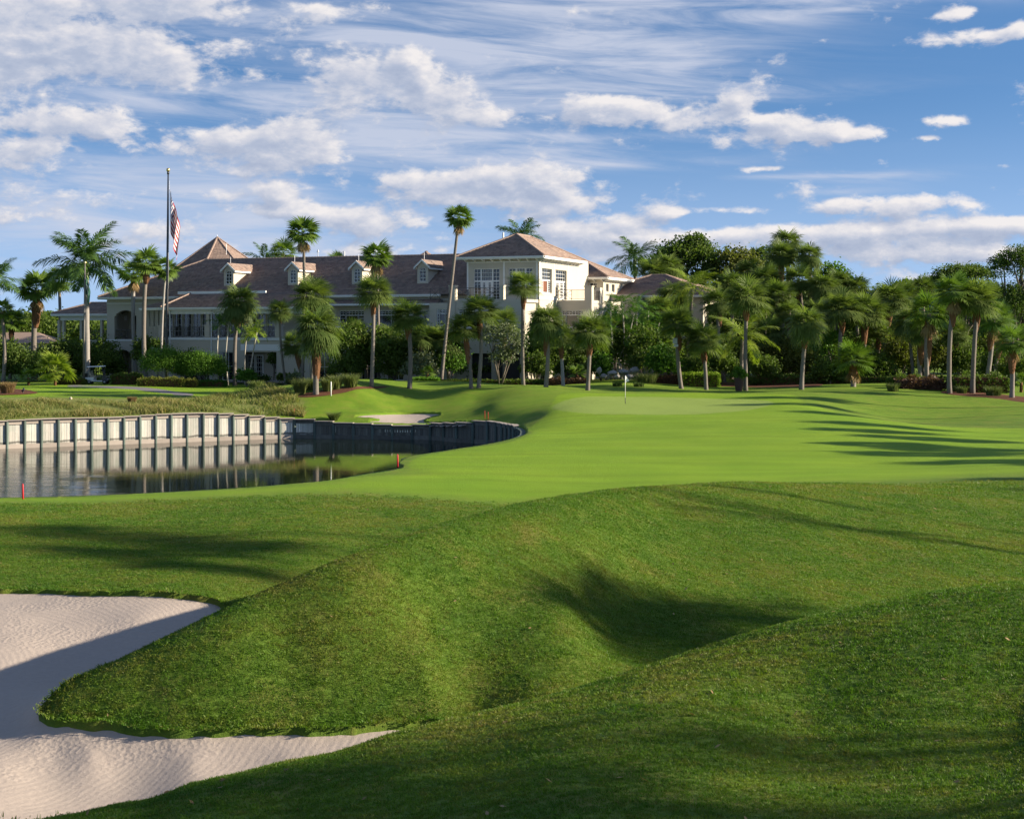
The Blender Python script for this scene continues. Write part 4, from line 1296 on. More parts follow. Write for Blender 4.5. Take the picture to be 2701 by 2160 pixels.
    mb = MB(); mb.hexa([L(sk0, -.72, 8.5), L(sk1, -.72, 8.5), L(sk1, .88, 8.5), L(sk0, .88, 8.5), L(sk0, -.72, 8.58), L(sk1, -.72, 8.58), L(sk1, .88, 9.05), L(sk0, .88, 9.05)]); mb.build('roof_deck', M['ceiling_board'], house)
    mb = MB(); mb.box(sk0, sk1, -1.7, -1.6, 8.44, 8.64, fm); mb.build('fascia', trim, house)
    for u_ in (902, 694):
        mb = MB(); c = L(p_at(u_, .8), .8, 0); mb.tube([(c.x, c.y, 4.0), (c.x, c.y, 9.4)], .06, 6); mb.build('downpipe', trim, house)

    # ---------------- verandah in front of the hall
    qv = -4.5
    v0, v1 = -44.8, -26.0
    ZV, ZVt = 8.3, 9.95
    sl = -3.9
    vl = (-50.0, -1.2)
    A, B, Cc, D = L(v0, qv, ZV), L(v1, qv, ZV), L(v1, -.15, ZVt), L(v0 + 1.2, -.15, ZVt)
    E = L(vl[0], vl[1], ZV)
    tiles([[A, B, Cc, D], [E, A, D]])
    mb = MB()
    mb.poly([x + dz for x in (A, B, Cc, D)]); mb.poly([x + dz for x in (E, A, D)]); mb.poly([x + dz * 4 for x in (B, A, E, L(vl[0], .8, ZV), L(v1, .8, ZV))]); mb.poly([x + dz for x in (B, L(v1, .8, ZV), Cc)])
    mb.build('roof_deck', M['ceiling_board'], house)
    ridge([A, D])
    eaves([E, A, B], ZV - .03, closed=False)
    mb = MB(); mb.box(p_at(375, -.2), p_at(560, -.2), -.1, .1, ZVt - .05, ZVt + .26, FQ(-.2)); mb.build('parapet_flashing', M['white_paint'], house)
    fv = FQ(-3.9)
    fv2 = FQ(-3.9)
    # beam, floor edge and lower wall
    cols = [p_at(u, -3.9) for u in (340, 437, 586)]
    mb = MB(); mb.box(v0 + .5, v1, 0, .3, ZV - .75, ZV - .3, fv); mb.build('beam', trim, house)
    mb = MB(); mb.box(v0 + .4, v1 - .4, -.1, 4.6, 4.62, 4.88, fv); mb.build('verandah_floor', trim, house)
    for i, x in enumerate(cols):
        mb = MB(); mb.box(x - .17, x + .17, .02, .36, 4.9, ZV - .76, fv)
        mb.box(x - .34, x + .34, -.12, .5, 4.9, 6.15, fv); mb.box(x - .42, x + .42, -.18, .56, 6.15, 6.28, fv)
        mb.build('column', stucco, house)
    for i in range(len(cols) - 1):
        railing(FQ(-3.8), cols[i] + .36, cols[i + 1] - .36, 4.92, 6.08, 1.75)
    zlow = 4.6
    d0, d1 = p_at(515, -3.9), p_at(582, -3.9)
    dw0, dw1 = p_at(455, -3.9), p_at(492, -3.9)
    wr0, wr1 = p_at(652, -3.9), p_at(697, -3.9)
    x_end = p_at(748, -3.9)
    zh = z_at(741, d0, -3.9)
    wall(fv, v0 + .5, x_end, 0, zlow, [(d0, d1, 0, zh), (dw0, dw1, 0.1, zh), (wr0, wr1, .3, z_at(745, wr0, -3.9)), (p_at(385, -3.9), p_at(440, -3.9), 0, 3.3, .8)], .35)
    mb = MB(); mb.box(d0 - .5, d1 + .5, -.05, 0, zh + .15, zh + .85, fv); mb.build('door_hood', trim, house)
    mb = MB(); mb.box(d0 - .2, d1 + .2, 2.0, 2.1, 0, zlow - .1, fv); mb.build('porch_back_wall', stucco, house)
    fd = FQ(-1.95)
    french_door(fd, p_at(521, -1.95), p_at(556, -1.95), .15, 3.0, 3, 6, 2, -.1)
    window(fv, dw0, dw1, .1, zh, 3, 2, .15); window(fv, wr0, wr1, .3, z_at(745, wr0, -3.9), 3, 2, .15)
    mb = MB(); mb.box(p_at(385, -3.9), p_at(440, -3.9), 1.8, 1.9, 0, 3.5, fv); mb.build('porch_back_wall', dark, house)
    # parapet and wall above, right of the verandah
    wall(fv, v1 - .1, x_end, zlow + .01, 6.0, [], .35)
    mb = MB(); mb.box(v1 - .12, x_end + .02, -.04, .4, 6.0, 6.12, fv); mb.build('coping', trim, house)
    mb = MB(); mb.box(v1, x_end, .35, 4.6, zlow - .3, zlow - .05, fv); mb.build('terrace_floor', stucco, house)
    # oblique end of the verandah
    pa_, pb_ = L(v0 + .3, -3.85, 0), L(vl[0] + .9, vl[1] + .4, 0)
    n3 = 4
    for k in range(1, n3 + 1):
        c = pa_.lerp(pb_, k / n3)
        mb = MB(); mb.box(c.x - .15, c.x + .15, c.y - .15, c.y + .15, 4.9, ZV - .3); mb.box(c.x - .3, c.x + .3, c.y - .3, c.y + .3, 4.9, 6.15); mb.build('column', stucco, house)
    mb = MB(); dd = (pb_ - pa_).normalized(); nn = Vector((-dd.y, dd.x, 0)) * .3
    qd_ = [pa_, pb_, pb_ - nn, pa_ - nn]
    mb.hexa([Vector((p.x, p.y, 0)) for p in qd_] + [Vector((p.x, p.y, 4.85)) for p in qd_]); mb.build('wall', stucco, house)
    Tm = lambda a, b_, z: Vector((pa_.x + dd.x * a - nn.x * b_ * 2, pa_.y + dd.y * a - nn.y * b_ * 2, z))
    railing(Tm, .35, (pb_ - pa_).length - .3, 4.92, 6.08, 1.5)
    mb = MB(); c = L(-43.9, -3.95, 0); mb.tube([(c.x, c.y, 0), (c.x, c.y, ZV - .3)], .07, 6); mb.build('downpipe', trim, house)
    mb = MB(); c = L(cols[1] + .55, -3.98, 0); mb.tube([(c.x, c.y, 0), (c.x, c.y, ZV - .3)], .07, 6); mb.build('downpipe', trim, house)

    # ---------------- dormers
    for uc in (481.5, 616.8, 751.8, 890.0):
        qd = 2.3
        pc = p_at(uc, qd)
        zb, ze_, za_ = 10.84, 12.75, 13.55
        hw = .66
        fd = FQ(qd)
        mb = MB()
        n = 10
        # front wall as strips around the arched window
        w0, w1, wz0, wz1, ra = pc - .40, pc + .40, 11.1, 12.72, .40
        hs = [(w0 + .8 * i / n, w0 + .8 * (i + 1) / n, wz1 - ra + ra * math.sqrt(1 - ((2 * (i + .5) / n - 1) ** 2))) for i in range(n)]
        mb.box(pc - hw, w0, 0, .2, zb, ze_, fd); mb.box(w1, pc + hw, 0, .2, zb, ze_, fd); mb.box(w0, w1, 0, .2, zb, wz0, fd)
        for x0, x1, zz in hs: mb.box(x0, x1, 0, .2, zz, ze_, fd)
        mb.hexa([fd(pc - hw, 0, ze_), fd(pc + hw, 0, ze_), fd(pc + hw, .2, ze_), fd(pc - hw, .2, ze_), fd(pc - .02, 0, za_ - .12), fd(pc + .02, 0, za_ - .12), fd(pc + .02, .2, za_ - .12), fd(pc - .02, .2, za_ - .12)])
        qe = (ze_ - ZM) / ((ZR - ZM) / 9) + .2
        for s in (-1, 1):
            x = pc + s * hw
            mb.poly([L(x, qd + .2, zb - .2), L(x, qe, ze_), L(x, qd + .2, ze_)] if s > 0 else [L(x, qd + .2, zb - .2), L(x, qd + .2, ze_), L(x, qe, ze_)])
        dm = mb.build('dormer', stucco, house)
        qr_ = (za_ - ZM) / ((ZR - ZM) / 9) + .1
        ov = 1.02
        ev = ze_ - .10
        qe2 = (ev - ZM) / ((ZR - ZM) / 9) + .1
        tl_ = tiles([[L(pc + ov, qd - .25, ev), L(pc + ov, qe2, ev), L(pc, qr_, za_), L(pc, qd - .25, za_)], [L(pc - ov, qe2, ev), L(pc - ov, qd - .25, ev), L(pc, qd - .25, za_), L(pc, qr_, za_)]])
        w_ = world_of(tl_).copy(); tl_.parent = dm; tl_.matrix_parent_inverse = world_of(dm).inverted(); tl_.name = 'dormer_roof'
        mb = MB()
        for s in (-1, 1):
            mb.hexa([L(pc + s * ov, qd - .3, ev - .2), L(pc + s * (ov - .08), qd - .3, ev - .2), L(pc + s * (ov - .08), qe2 + .3, ev - .2), L(pc + s * ov, qe2 + .3, ev - .2),
                     L(pc + s * ov, qd - .3, ev + .03), L(pc + s * (ov - .08), qd - .3, ev + .03), L(pc + s * (ov - .08), qe2 + .3, ev + .03), L(pc + s * ov, qe2 + .3, ev + .03)])
            mb.hexa([L(pc + s * ov, qd - .3, ev - .2), L(pc, qd - .3, za_ - .2), L(pc, qd - .18, za_ - .2), L(pc + s * ov, qd - .18, ev - .2),
                     L(pc + s * ov, qd - .3, ev + .03), L(pc, qd - .3, za_ + .03), L(pc, qd - .18, za_ + .03), L(pc + s * ov, qd - .18, ev + .03)])
            mb.poly([L(pc + s * ov, qd - .2, ev - .03), L(pc + s * hw, qd - .2, ev - .03), L(pc + s * hw, qe2, ev - .03), L(pc + s * ov, qe2, ev - .03)])
        mb.build('bargeboard', trim, dm)
        wn = window(fd, w0, w1, wz0, wz1, 2, 4, .06, ra, bars=.05, rim=.06)
        for o in [wn] + [c for c in bpy.data.objects if c.parent == wn]:
            o.parent = dm; o.matrix_parent_inverse = world_of(dm).inverted()
        mb = MB(); t = L(pc, qd + .4, 0); mb.tube([(t.x, t.y, za_), (t.x, t.y, za_ + .75)], .02, 4); mb.build('lightning_rod', M['steel'], dm)

    # ---------------- octagonal roof behind, small hip behind, porte cochere at far left
    pc, qc = p_at(457.7, 16.5), 16.5
    ap = L(pc, qc, z_at(501, pc, qc))
    ring = [L(pc + 8.0 * math.cos(t), qc + 8.0 * math.sin(t), ap.z - 5.5) for t in [R(22.5 + 45 * k - 6) for k in range(8)]]
    tiles([[ring[k], ring[(k + 1) % 8], ap] for k in range(8)])
    mb = MB()
    for k in range(8): mb.poly([ring[k] + dz, ring[(k + 1) % 8] + dz, ap + dz])
    mb.poly(list(reversed([r_ + dz for r_ in ring]))); mb.build('roof_deck', M['ceiling_board'], house)
    for k in range(8): ridge([ring[k], ap])
    for k in range(8):
        a_, b_ = ring[k].copy(), ring[(k + 1) % 8].copy()
    mb = MB()
    for k in range(8):
        i0, i1 = Vector(ring[k]).lerp(Vector((ap.x, ap.y, ring[k].z)), .08), Vector(ring[(k + 1) % 8]).lerp(Vector((ap.x, ap.y, ring[k].z)), .08)
        mb.poly([Vector((i0.x, i0.y, 8)), Vector((i1.x, i1.y, 8)), i1, i0])
    mb.build('drum_wall', stucco, house)
    for du, dv in ((0, 0), (-21, 25), (19, 20)):
        mb = MB(); x = p_at(457.7 + du, qc - 2.0 * (du != 0)); t = L(x, qc - 2.0 * (du != 0), 0)
        z0 = z_at(501 + dv * 1.6, x, qc) ; mb.tube([(t.x, t.y, z0 - 1.2), (t.x, t.y, z0 + (.4 if du == 0 else 1.1))], .022, 4); mb.build('lightning_rod', M['steel'], house)
    x0, x1 = p_at(822, 14.5), p_at(930, 14.5)
    hip_roof(x0, x1, 14.0, 21.0, 12.6, 15.2, 'p', skip=('back', 'left'))
    wall(FQ(14.7), x0 + .7, x1 - .7, 10, 12.5, [])
    # roof furniture
    for u_, v0_, v1_, r_ in ((724.8, 529, 545, .10), (669.5, 531, 546, .045)):
        x = p_at(u_, 9.4); t = L(x, 9.4, 0); mb = MB(); mb.tube([(t.x, t.y, 14.0), (t.x, t.y, z_at(v0_, x, 9.4))], r_, 8)
        if r_ < .1:
            mb.tube([(t.x, t.y, z_at(v0_, x, 9.4)), (t.x, t.y, z_at(v0_, x, 9.4) + .3)], [.16, .05], 8)
        mb.build('flue_pipe', M['grey_plastic'], house)
    # porte cochere
    pq = 3.0
    c0, c1 = p_at(108, pq), bl0 + .6
    zc = z_at(661, c0, pq)
    a, b, c2, d2 = L(c0, pq, zc), L(c1, pq, zc), L(c1, pq + 3.4, zc + 1.35), L(c0 + 3.4, pq + 3.4, zc + 1.35)
    e_ = L(c0, pq + 7.0, zc)
    tiles([[a, b, c2, d2], [e_, a, d2]])
    mb = MB(); mb.poly([x + dz for x in (a, b, c2, d2)]); mb.poly([x + dz for x in (e_, a, d2)]); mb.poly([x + dz for x in (L(c1, pq + 7, zc), e_, d2, c2)]); mb.poly([x + dz * 3 for x in (a, e_, L(c1, pq + 7, zc), b)]); mb.build('roof_deck', M['ceiling_board'], house)
    eaves([e_, a, b], zc - .03, closed=False); ridge([a, d2]); ridge([d2, c2])
    fp = FQ(pq + .7)
    mb = MB(); mb.box(c0 + .8, c1, 0, .3, zc - .8, zc - .25, fp); mb.build('beam', trim, house)
    zfl = z_at(716, c1, pq)
    for u_ in (123, 133, 170, 213):
        x = p_at(u_, pq + .7)
        mb = MB(); mb.box(x - .16, x + .16, 0, .32, 0 if u_ < 140 else zfl, zc - .8, fp); mb.build('column', stucco, house)
    mb = MB(); mb.box(p_at(185, pq + .7), c1, -.1, 5.5, zfl - .45, zfl, fp); mb.build('floor_edge', stucco, house)
    railing(FQ(pq + .8), p_at(186, pq + .7), c1 - .1, zfl + .02, zfl + 1.15, 1.4)
    x0 = p_at(186, pq + .7)
    wall(fp, x0, c1 - .02, 0, zfl - .46, [(x0 + .7, c1 - .6, 0, zfl - .9, 1.0)])
    mb = MB(); mb.box(x0, c1, 4.5, 4.7, 0, zc - .4, fp); mb.build('porch_back_wall', stucco, house)
    # low step of the entrance porch
    mb = MB(); mb.box(d0 - 1.5, d1 + 4.0, -2.4, 0, 0, .16, fv2); mb.box(d0 - 1.5, d1 + 4.0, 0, 2.0, 0, .17, fv2); mb.build('porch_step', M['stone_paver'], house)
    return house
build_clubhouse()
# ------------------------------------------------------------------ plants
class LB:
    """numpy collector of leaf blades (quads and triangles) with a tint per vertex"""
    def __init__(s): s.V, s.Q, s.T, s.C, s.n = [], [], [], [], 0
    def add(s, V, Q=None, T=None, c=.5):
        V = np.asarray(V, float)
        s.V.append(V)
        if Q is not None and len(Q): s.Q.append(np.asarray(Q) + s.n)
        if T is not None and len(T): s.T.append(np.asarray(T) + s.n)
        s.C.append(np.full(len(V), c) if np.isscalar(c) else np.asarray(c)); s.n += len(V)
    def mesh(s, name, mat):
        return np_mesh(name, np.concatenate(s.V), np.concatenate(s.Q) if s.Q else None, np.concatenate(s.T) if s.T else None, mat, False, np.clip(np.concatenate(s.C), 0, 1))

UPV = np.array([0, 0, 1.0])
def nrm(v): return v / (np.linalg.norm(v) + 1e-12)

def fan_leaf(lb, base, d, lp, lbld, nseg, A, droop, w, rng, tint, wb=.35):
    """petiole and a fan of narrow segments whose tips hang"""
    side = nrm(np.cross(d, UPV) + 1e-3)
    up = nrm(np.cross(side, d))
    hinge = base + d * lp + np.array([0, 0, -droop * .25 * lp])
    # petiole
    lb.add([base - side * .012, base + side * .012, hinge + side * .008, hinge - side * .008], [[0, 1, 2, 3]], c=tint * .8 + .15)
    d2 = nrm(d + np.array([0, 0, -droop * .7]))
    up2 = nrm(np.cross(side, d2))
    al = np.linspace(-A, A, nseg) + rng.normal(0, .03, nseg)
    ln = lbld * (.72 + .28 * np.cos(al * .8)) * rng.uniform(.85, 1.08, nseg)
    fold = .28 * np.abs(np.sin(al))
    dirs = np.cos(al)[:, None] * d2 + np.sin(al)[:, None] * side - fold[:, None] * up2 * .6
    dirs /= np.linalg.norm(dirs, axis=1)[:, None]
    perp = np.cross(dirs, up2); perp /= np.linalg.norm(perp, axis=1)[:, None]
    b = hinge + dirs * (ln * .06)[:, None]
    m = hinge + dirs * (ln * .55)[:, None] + np.array([0, 0, -1]) * (droop * .10 * ln)[:, None]
    t = hinge + dirs * (ln * .92)[:, None] + np.array([0, 0, -1]) * (droop * .62 * ln * rng.uniform(.6, 1.4, nseg))[:, None]
    V = np.stack([b - perp * w * wb, b + perp * w * wb, m + perp * w, m - perp * w, t], 1).reshape(-1, 3)
    k = np.arange(nseg) * 5
    Q = np.stack([k, k + 1, k + 2, k + 3], 1); T = np.stack([k + 3, k + 2, k + 4], 1)
    c = np.repeat(tint + rng.normal(0, .10, nseg), 5)
    lb.add(V, Q, T, c)

def pinnate(lb, base, d, length, arch, nl, ll, w, rng, tint, hang=.5, twist=.0):
    """a feather frond: arching midrib and two ranks of leaflets"""
    side = nrm(np.cross(d, UPV))
    ts = np.linspace(0, 1, 15)
    hd = nrm(np.array([d[0], d[1], 0]) + 1e-6)
    e0 = math.asin(max(-1, min(1, d[2])))
    P = [base]
    for i in range(14):
        e = e0 - arch * (ts[i + 1] ** 1.3)
        P.append(P[-1] + (hd * math.cos(e) + UPV * math.sin(e)) * length / 14)
    P = np.array(P)
    r = np.interp(ts, [0, 1], [.022, .004]) * length / 3.5
    Tn = np.gradient(P, axis=0); Tn /= np.linalg.norm(Tn, axis=1)[:, None]
    Un = np.cross(side[None], Tn)
    V = np.concatenate([P - side * r[:, None], P + side * r[:, None], P + Un * r[:, None] * 1.3])
    n = 15; k = np.arange(n - 1)
    lb.add(V, np.concatenate([np.stack([k, k + n, k + n + 1, k + 1], 1), np.stack([k + n, k + 2 * n, k + 2 * n + 1, k + n + 1], 1)]), c=min(1, tint + .25))
    for s in (-1, 1):
        t = np.linspace(.14, .995, nl) + rng.normal(0, .006, nl); t = np.clip(t, .1, 1)
        B = np.stack([np.interp(t, ts, P[:, j]) for j in range(3)], 1)
        Tt = np.stack([np.interp(t, ts, Tn[:, j]) for j in range(3)], 1)
        Uu = np.stack([np.interp(t, ts, Un[:, j]) for j in range(3)], 1)
        lf = ll * (np.sin(np.clip(t * 1.02, 0, 1) ** .75 * math.pi) ** .55 * .85 + .15) * rng.uniform(.85, 1.1, nl)
        sp = .55 + .5 * t
        dr = side * s * 1.0 + Tt * sp[:, None] + Uu * (.30 + rng.normal(0, .22 + twist, nl))[:, None]
        dr /= np.linalg.norm(dr, axis=1)[:, None]
        pw = np.cross(dr, Uu); pw /= np.linalg.norm(pw, axis=1)[:, None]
        m = B + dr * (lf * .5)[:, None] - UPV * (hang * .10 * lf)[:, None]
        tp = B + dr * (lf * .92)[:, None] - UPV * (hang * .62 * lf * rng.uniform(.7, 1.3, nl))[:, None]
        V = np.stack([B - pw * w * .35, B + pw * w * .35, m + pw * w, m - pw * w, tp], 1).reshape(-1, 3)
        k = np.arange(nl) * 5
        lb.add(V, np.stack([k, k + 1, k + 2, k + 3], 1), np.stack([k + 3, k + 2, k + 4], 1), np.repeat(tint + rng.normal(0, .09, nl), 5))

# ---- shared crowns and fronds (one unit = crown radius)
def sabal_crown(seed, n=56, droop=.26, A=2.05, low=-.55, mat='sabal_leaf', dead=0.0, w=.0175, nseg=24):
    rng = np.random.default_rng(seed); lb = LB()
    for i in range(n):
        s = (i + .5) / n
        el = math.asin(min(1, .97 - (1.0 - low) * s)) + rng.normal(0, .09)
        az = i * 2.39996 + rng.normal(0, .2)
        d = np.array([math.cos(az) * math.cos(el), math.sin(az) * math.cos(el), math.sin(el)])
        k = rng.uniform(.88, 1.1)
        t = .50 + .12 * math.sin(el) + rng.normal(0, .13)
        fan_leaf(lb, np.zeros(3), d, .42 * k, .60 * k, nseg, A, droop * (1.15 - .45 * math.sin(el)), w, rng, t)
    return lb.mesh('sabal_crown', M[mat])
SABAL = [sabal_crown(s) for s in (1, 2, 3)] + [sabal_crown(4, 62, .44, 2.1, -.75)] + [sabal_crown(5, 50, .20, 1.95, -.45)]
SABAL_STIFF = [sabal_crown(s, 36, .15, 1.8, -.55, 'fan_leaf', w=.022, nseg=20) for s in (6, 7)]
def dead_skirt(seed, n=14):
    rng = np.random.default_rng(seed); lb = LB()
    for i in range(n):
        el = rng.uniform(-1.45, -1.0); az = rng.uniform(0, 6.28)
        d = np.array([math.cos(az) * math.cos(el), math.sin(az) * math.cos(el), math.sin(el)])
        fan_leaf(lb, np.array([0, 0, -.1]), d, .28, .50, 12, .8, .35, .022, rng, .5 + rng.normal(0, .2))
    return lb.mesh('dead_skirt', M['dead_leaf'])
SKIRT = [dead_skirt(1), dead_skirt(2, 7)]
def fan_frond(seed, mat='fan_leaf'):
    rng = np.random.default_rng(seed); lb = LB()
    fan_leaf(lb, np.zeros(3), np.array([1.0, 0, 0.0]), .42, .56, 20, 1.75, .26, .030, rng, .5 + rng.normal(0, .1), .5)
    return lb.mesh('fan_frond', M[mat])
FANF = [fan_frond(s) for s in (11, 12, 13, 14)]
FANB = [fan_frond(s, 'bright_leaf') for s in (15, 16)]
def feather(seed, mat, arch, nl, ll, w, hang, twist=0.0):
    rng = np.random.default_rng(seed); lb = LB()
    pinnate(lb, np.zeros(3), np.array([1.0, 0, 0]), 1.0, arch, nl, ll, w, rng, .5, hang, twist)
    return lb.mesh('feather_frond', M[mat])
ROYALF = [feather(s, 'royal_leaf', a, 52, .29, .0125, .8, .22) for s, a in ((21, .95), (22, 1.2), (23, .75))]
COCOF = [feather(s, 'bright_leaf', a, 34, .30, .011, .7) for s, a in ((24, .9), (25, 1.15))]
ARECF = [feather(s, 'green_leaf', a, 26, .36, .016, .55) for s, a in ((26, 1.0), (27, 1.3))]
ARECB = [feather(s, 'lime_leaf', a, 24, .36, .016, .45) for s, a in ((28, 1.0), (29, 1.25))]

TRUNKS = {}
def trunk_mesh(b, t, r0, r1, mat, seed, bend=.04, flare=1.25):
    rng = random.Random(seed)
    b, t = Vector(b), Vector(t)
    n = 12
    off = Vector((rng.uniform(-1, 1), rng.uniform(-1, 1), 0)) * (t - b).length * bend
    pts, rad = [], []
    for i in range(n + 1):
        s = i / n
        p = b.lerp(t, s) + off * math.sin(s * math.pi)
        pts.append(p)
        rad.append((r0 + (r1 - r0) * s) * (1 + (flare - 1) * max(0, 1 - s * 8)) * rng.uniform(.95, 1.06))
    mb = MB(); mb.tube(pts, rad, 9)
    return mesh_data('trunk', mb.V, mb.F, mat, True)

def boots_mesh(b, t, r, mat, seed, spiky=True):
    """the rough collar of cut leaf bases below a crown"""
    rng = random.Random(seed)
    b, t = Vector(b), Vector(t); ax = (t - b)
    mb = MB()
    prof = [(0, .75), (.15, 1.15), (.4, 1.5), (.65, 1.5), (.85, 1.15), (1, .7)]
    mb.tube([b + ax * s for s, _ in prof], [r * k * rng.uniform(.92, 1.08) for _, k in prof], 9)
    if spiky:
        for i in range(34):
            s = rng.uniform(.02, .92); a = rng.uniform(0, 6.28)
            rr = r * np.interp(s, [p[0] for p in prof], [p[1] for p in prof])
            o = Vector((math.cos(a), math.sin(a), 0))
            p = b + ax * s + o * rr * .8
            q = p + o * r * .75 + Vector((0, 0, ax.length * .17))
            sd = Vector((-o.y, o.x, 0)) * r * .28
            mb.poly([p - sd, p + sd, q + sd * .5, q - sd * .5])
    return mesh_data('leaf_boots', mb.V, mb.F, mat, False)

_seed = [100]
def palm(kind, base, uc, vc, rpx, label, group=None, wpx=8.0, boots=None, pale=False, nf=26, skirt=None, name=None, bend=.03, collar=.9, stiff=False, variant=None):
    """one palm: base point, crown centre and radius as measured, at the base's depth"""
    _seed[0] += 1; sd = _seed[0]; rng = random.Random(sd)
    d = base.y
    c = at(uc, vc, d + rng.uniform(-.4, .4))
    r = rpx / FPX * d * ((1.36 if group == G_FRONT else 1.50) if kind in ('sabal', 'stiff') else 1.16)
    nm = name or {'sabal': 'cabbage_palm', 'fan': 'fan_palm', 'royal': 'royal_palm', 'coco': 'coconut_palm', 'areca': 'areca_palm', 'stiff': 'fan_palm'}[kind]
    t = thing(nm, label, 'palm tree', base, group)
    loc = lambda p: Vector(p) - base
    rt = wpx / FPX * d / 2
    top = c + Vector((0, 0, -.05 * r))
    low = Vector((base.x, base.y, base.z - .25))
    tm = M['pale_trunk'] if pale else M['palm_trunk']
    def child(name, me, p=(0, 0, 0), rot=(0, 0, 0), s=1.0):
        o = bpy.data.objects.new(name, me); COL.objects.link(o); o.parent = t
        o.location = p; o.rotation_euler = rot; o.scale = (s, s, s) if np.isscalar(s) else s
        return o
    if (c - base).length > r * .6:
        child('trunk', trunk_mesh(loc(low), loc(top), rt * 1.08, rt * .85, tm, sd, bend))
    ax = (top - base).normalized()
    if boots is None: boots = 1.0 if kind in ('sabal',) else 0
    if boots:
        L1 = max(.5, .5 * r) * boots
        bt = c - ax * (collar * .78 * r) + ax * .15 * r
        child('leaf_boots', boots_mesh(loc(bt - ax * L1), loc(bt + ax * .35 * r), rt * 1.05, M['boot_fibre'], sd))
    if kind in ('sabal', 'stiff'):
        me = (SABAL_STIFF if kind == 'stiff' else SABAL)[variant if variant is not None else rng.randrange(2 if kind == 'stiff' else 5)]
        child('crown', me, loc(c), (rng.uniform(-.12, .12), rng.uniform(-.12, .12), rng.uniform(0, 6.28)), (r * rng.uniform(.97, 1.06), r * rng.uniform(.97, 1.06), r * rng.uniform(.93, 1.03)))
        if skirt is not None: child('dead_fronds', SKIRT[skirt], loc(c), (0, 0, rng.uniform(0, 6)), r)
    elif kind == 'fan':
        for i in range(nf):
            s = (i + .5) / nf
            el = math.asin(max(-1, min(1, .99 - 1.62 * s))) + rng.gauss(0, .08)
            child('frond', rng.choice(FANF), loc(c), (rng.gauss(0, .25), -el, i * 2.39996 + rng.gauss(0, .15)), r * rng.uniform(.9, 1.08) * (1 if el > -.2 else .9))
        for i in range(12):      # young leaves nearer the heart
            child('frond', rng.choice(FANF), loc(c), (rng.gauss(0, .3), -rng.uniform(-.35, 1.3), i * 2.39996 + 1), r * rng.uniform(.55, .72))
        if skirt is not None: child('dead_fronds', SKIRT[skirt], loc(c), (0, 0, rng.uniform(0, 6)), r)
    else:
        fr = {'royal': ROYALF, 'coco': COCOF, 'areca': ARECF, 'arecab': ARECB}[kind]
        if kind == 'royal':
            cs = MB(); cs.tube([(0, 0, -.48 * r), (0, 0, -.3 * r), (0, 0, 0)], [rt * .95, rt * 1.05, rt * .5], 9)
            child('crownshaft', mesh_data('crownshaft', cs.V, cs.F, M['crownshaft'], True), loc(c))
        for i in range(nf):
            s = (i + .5) / nf
            el = 1.35 - 1.75 * s + rng.gauss(0, .1)
            child('frond', rng.choice(fr), loc(c), (rng.gauss(0, .2), -el, i * 2.39996 + rng.gauss(0, .2)), r * rng.uniform(1.05, 1.3))
    return t

def gnd(u, v=None, d=None):
    return on_ground(u, d) if d is not None else ground(u, v, 90)

G_LEFT = 'fan palms beside the left wing'
G_FRONT = 'cabbage palms in front of the clubhouse'
G_GROVE = 'cabbage palms of the right-hand grove'
# ---- left of the clubhouse
palm('royal', gnd(-22, d=150), -8, 590, 52, 'feather palm cut by the left edge, fronds arching over the small fan palms', 'royal palms round the clubhouse', 11, nf=16, pale=True)
palm('fan', gnd(73, 802), 77, 608, 47, 'stout fan palm with a shaggy brown trunk, between the left edge and the royal palm', G_LEFT, 12, boots=1.9, nf=30, skirt=1)
palm('fan', gnd(20, 798), 25, 676, 36, 'short thin fan palm near the left edge behind the round brown grass clump', G_LEFT, 7, boots=.9, nf=22)
palm('fan', gnd(6, d=158), 3, 655, 34, 'fan palm half cut by the left edge below the feather palm', G_LEFT, 8, nf=20)
palm('stiff', gnd(121, d=186), 124, 592, 30, 'dark fan palm half hidden behind the big royal palm', G_LEFT, 7, name='fan_palm')
palm('royal', gnd(184, d=158), 181, 556, 76, 'tall royal palm with a smooth grey trunk behind the green flag', 'royal palms round the clubhouse', 11.5, nf=25, pale=True, bend=.0)
palm('fan', gnd(287, 797), 281, 576, 37, 'fan palm with a straight pale trunk, left one of the three before the arches', G_LEFT, 8.5, pale=True, nf=26, boots=.6, skirt=1)
palm('fan', gnd(306, d=156), 308, 556, 40, 'tallest of the three fan palms before the arches, with a dark thick trunk', G_LEFT, 9.5, nf=28, boots=.7)
palm('fan', gnd(340, d=157), 349, 568, 36, 'fan palm with a thin curved pale trunk right beside the big flagpole', G_LEFT, 5, pale=True, nf=24, bend=.03)
# ---- tall fan palms against the roofs
palm('fan', gnd(636, d=146), 639, 490, 42, 'tall fan palm with a brown dead skirt in front of the second dormer', 'tall fan palms against the roofs', 6.5, nf=30, skirt=0, bend=.01)
palm('fan', gnd(797, d=147), 793, 541, 40, 'fan palm with hanging dead fronds hiding part of the third dormer', 'tall fan palms against the roofs', 6.5, nf=28, skirt=0, bend=.01)
palm('fan', gnd(928, d=141), 966, 459, 36, 'very tall leaning fan palm left of the tower, crown against the clouds', 'tall fan palms against the roofs', 7.0, nf=28, skirt=1, bend=.05)
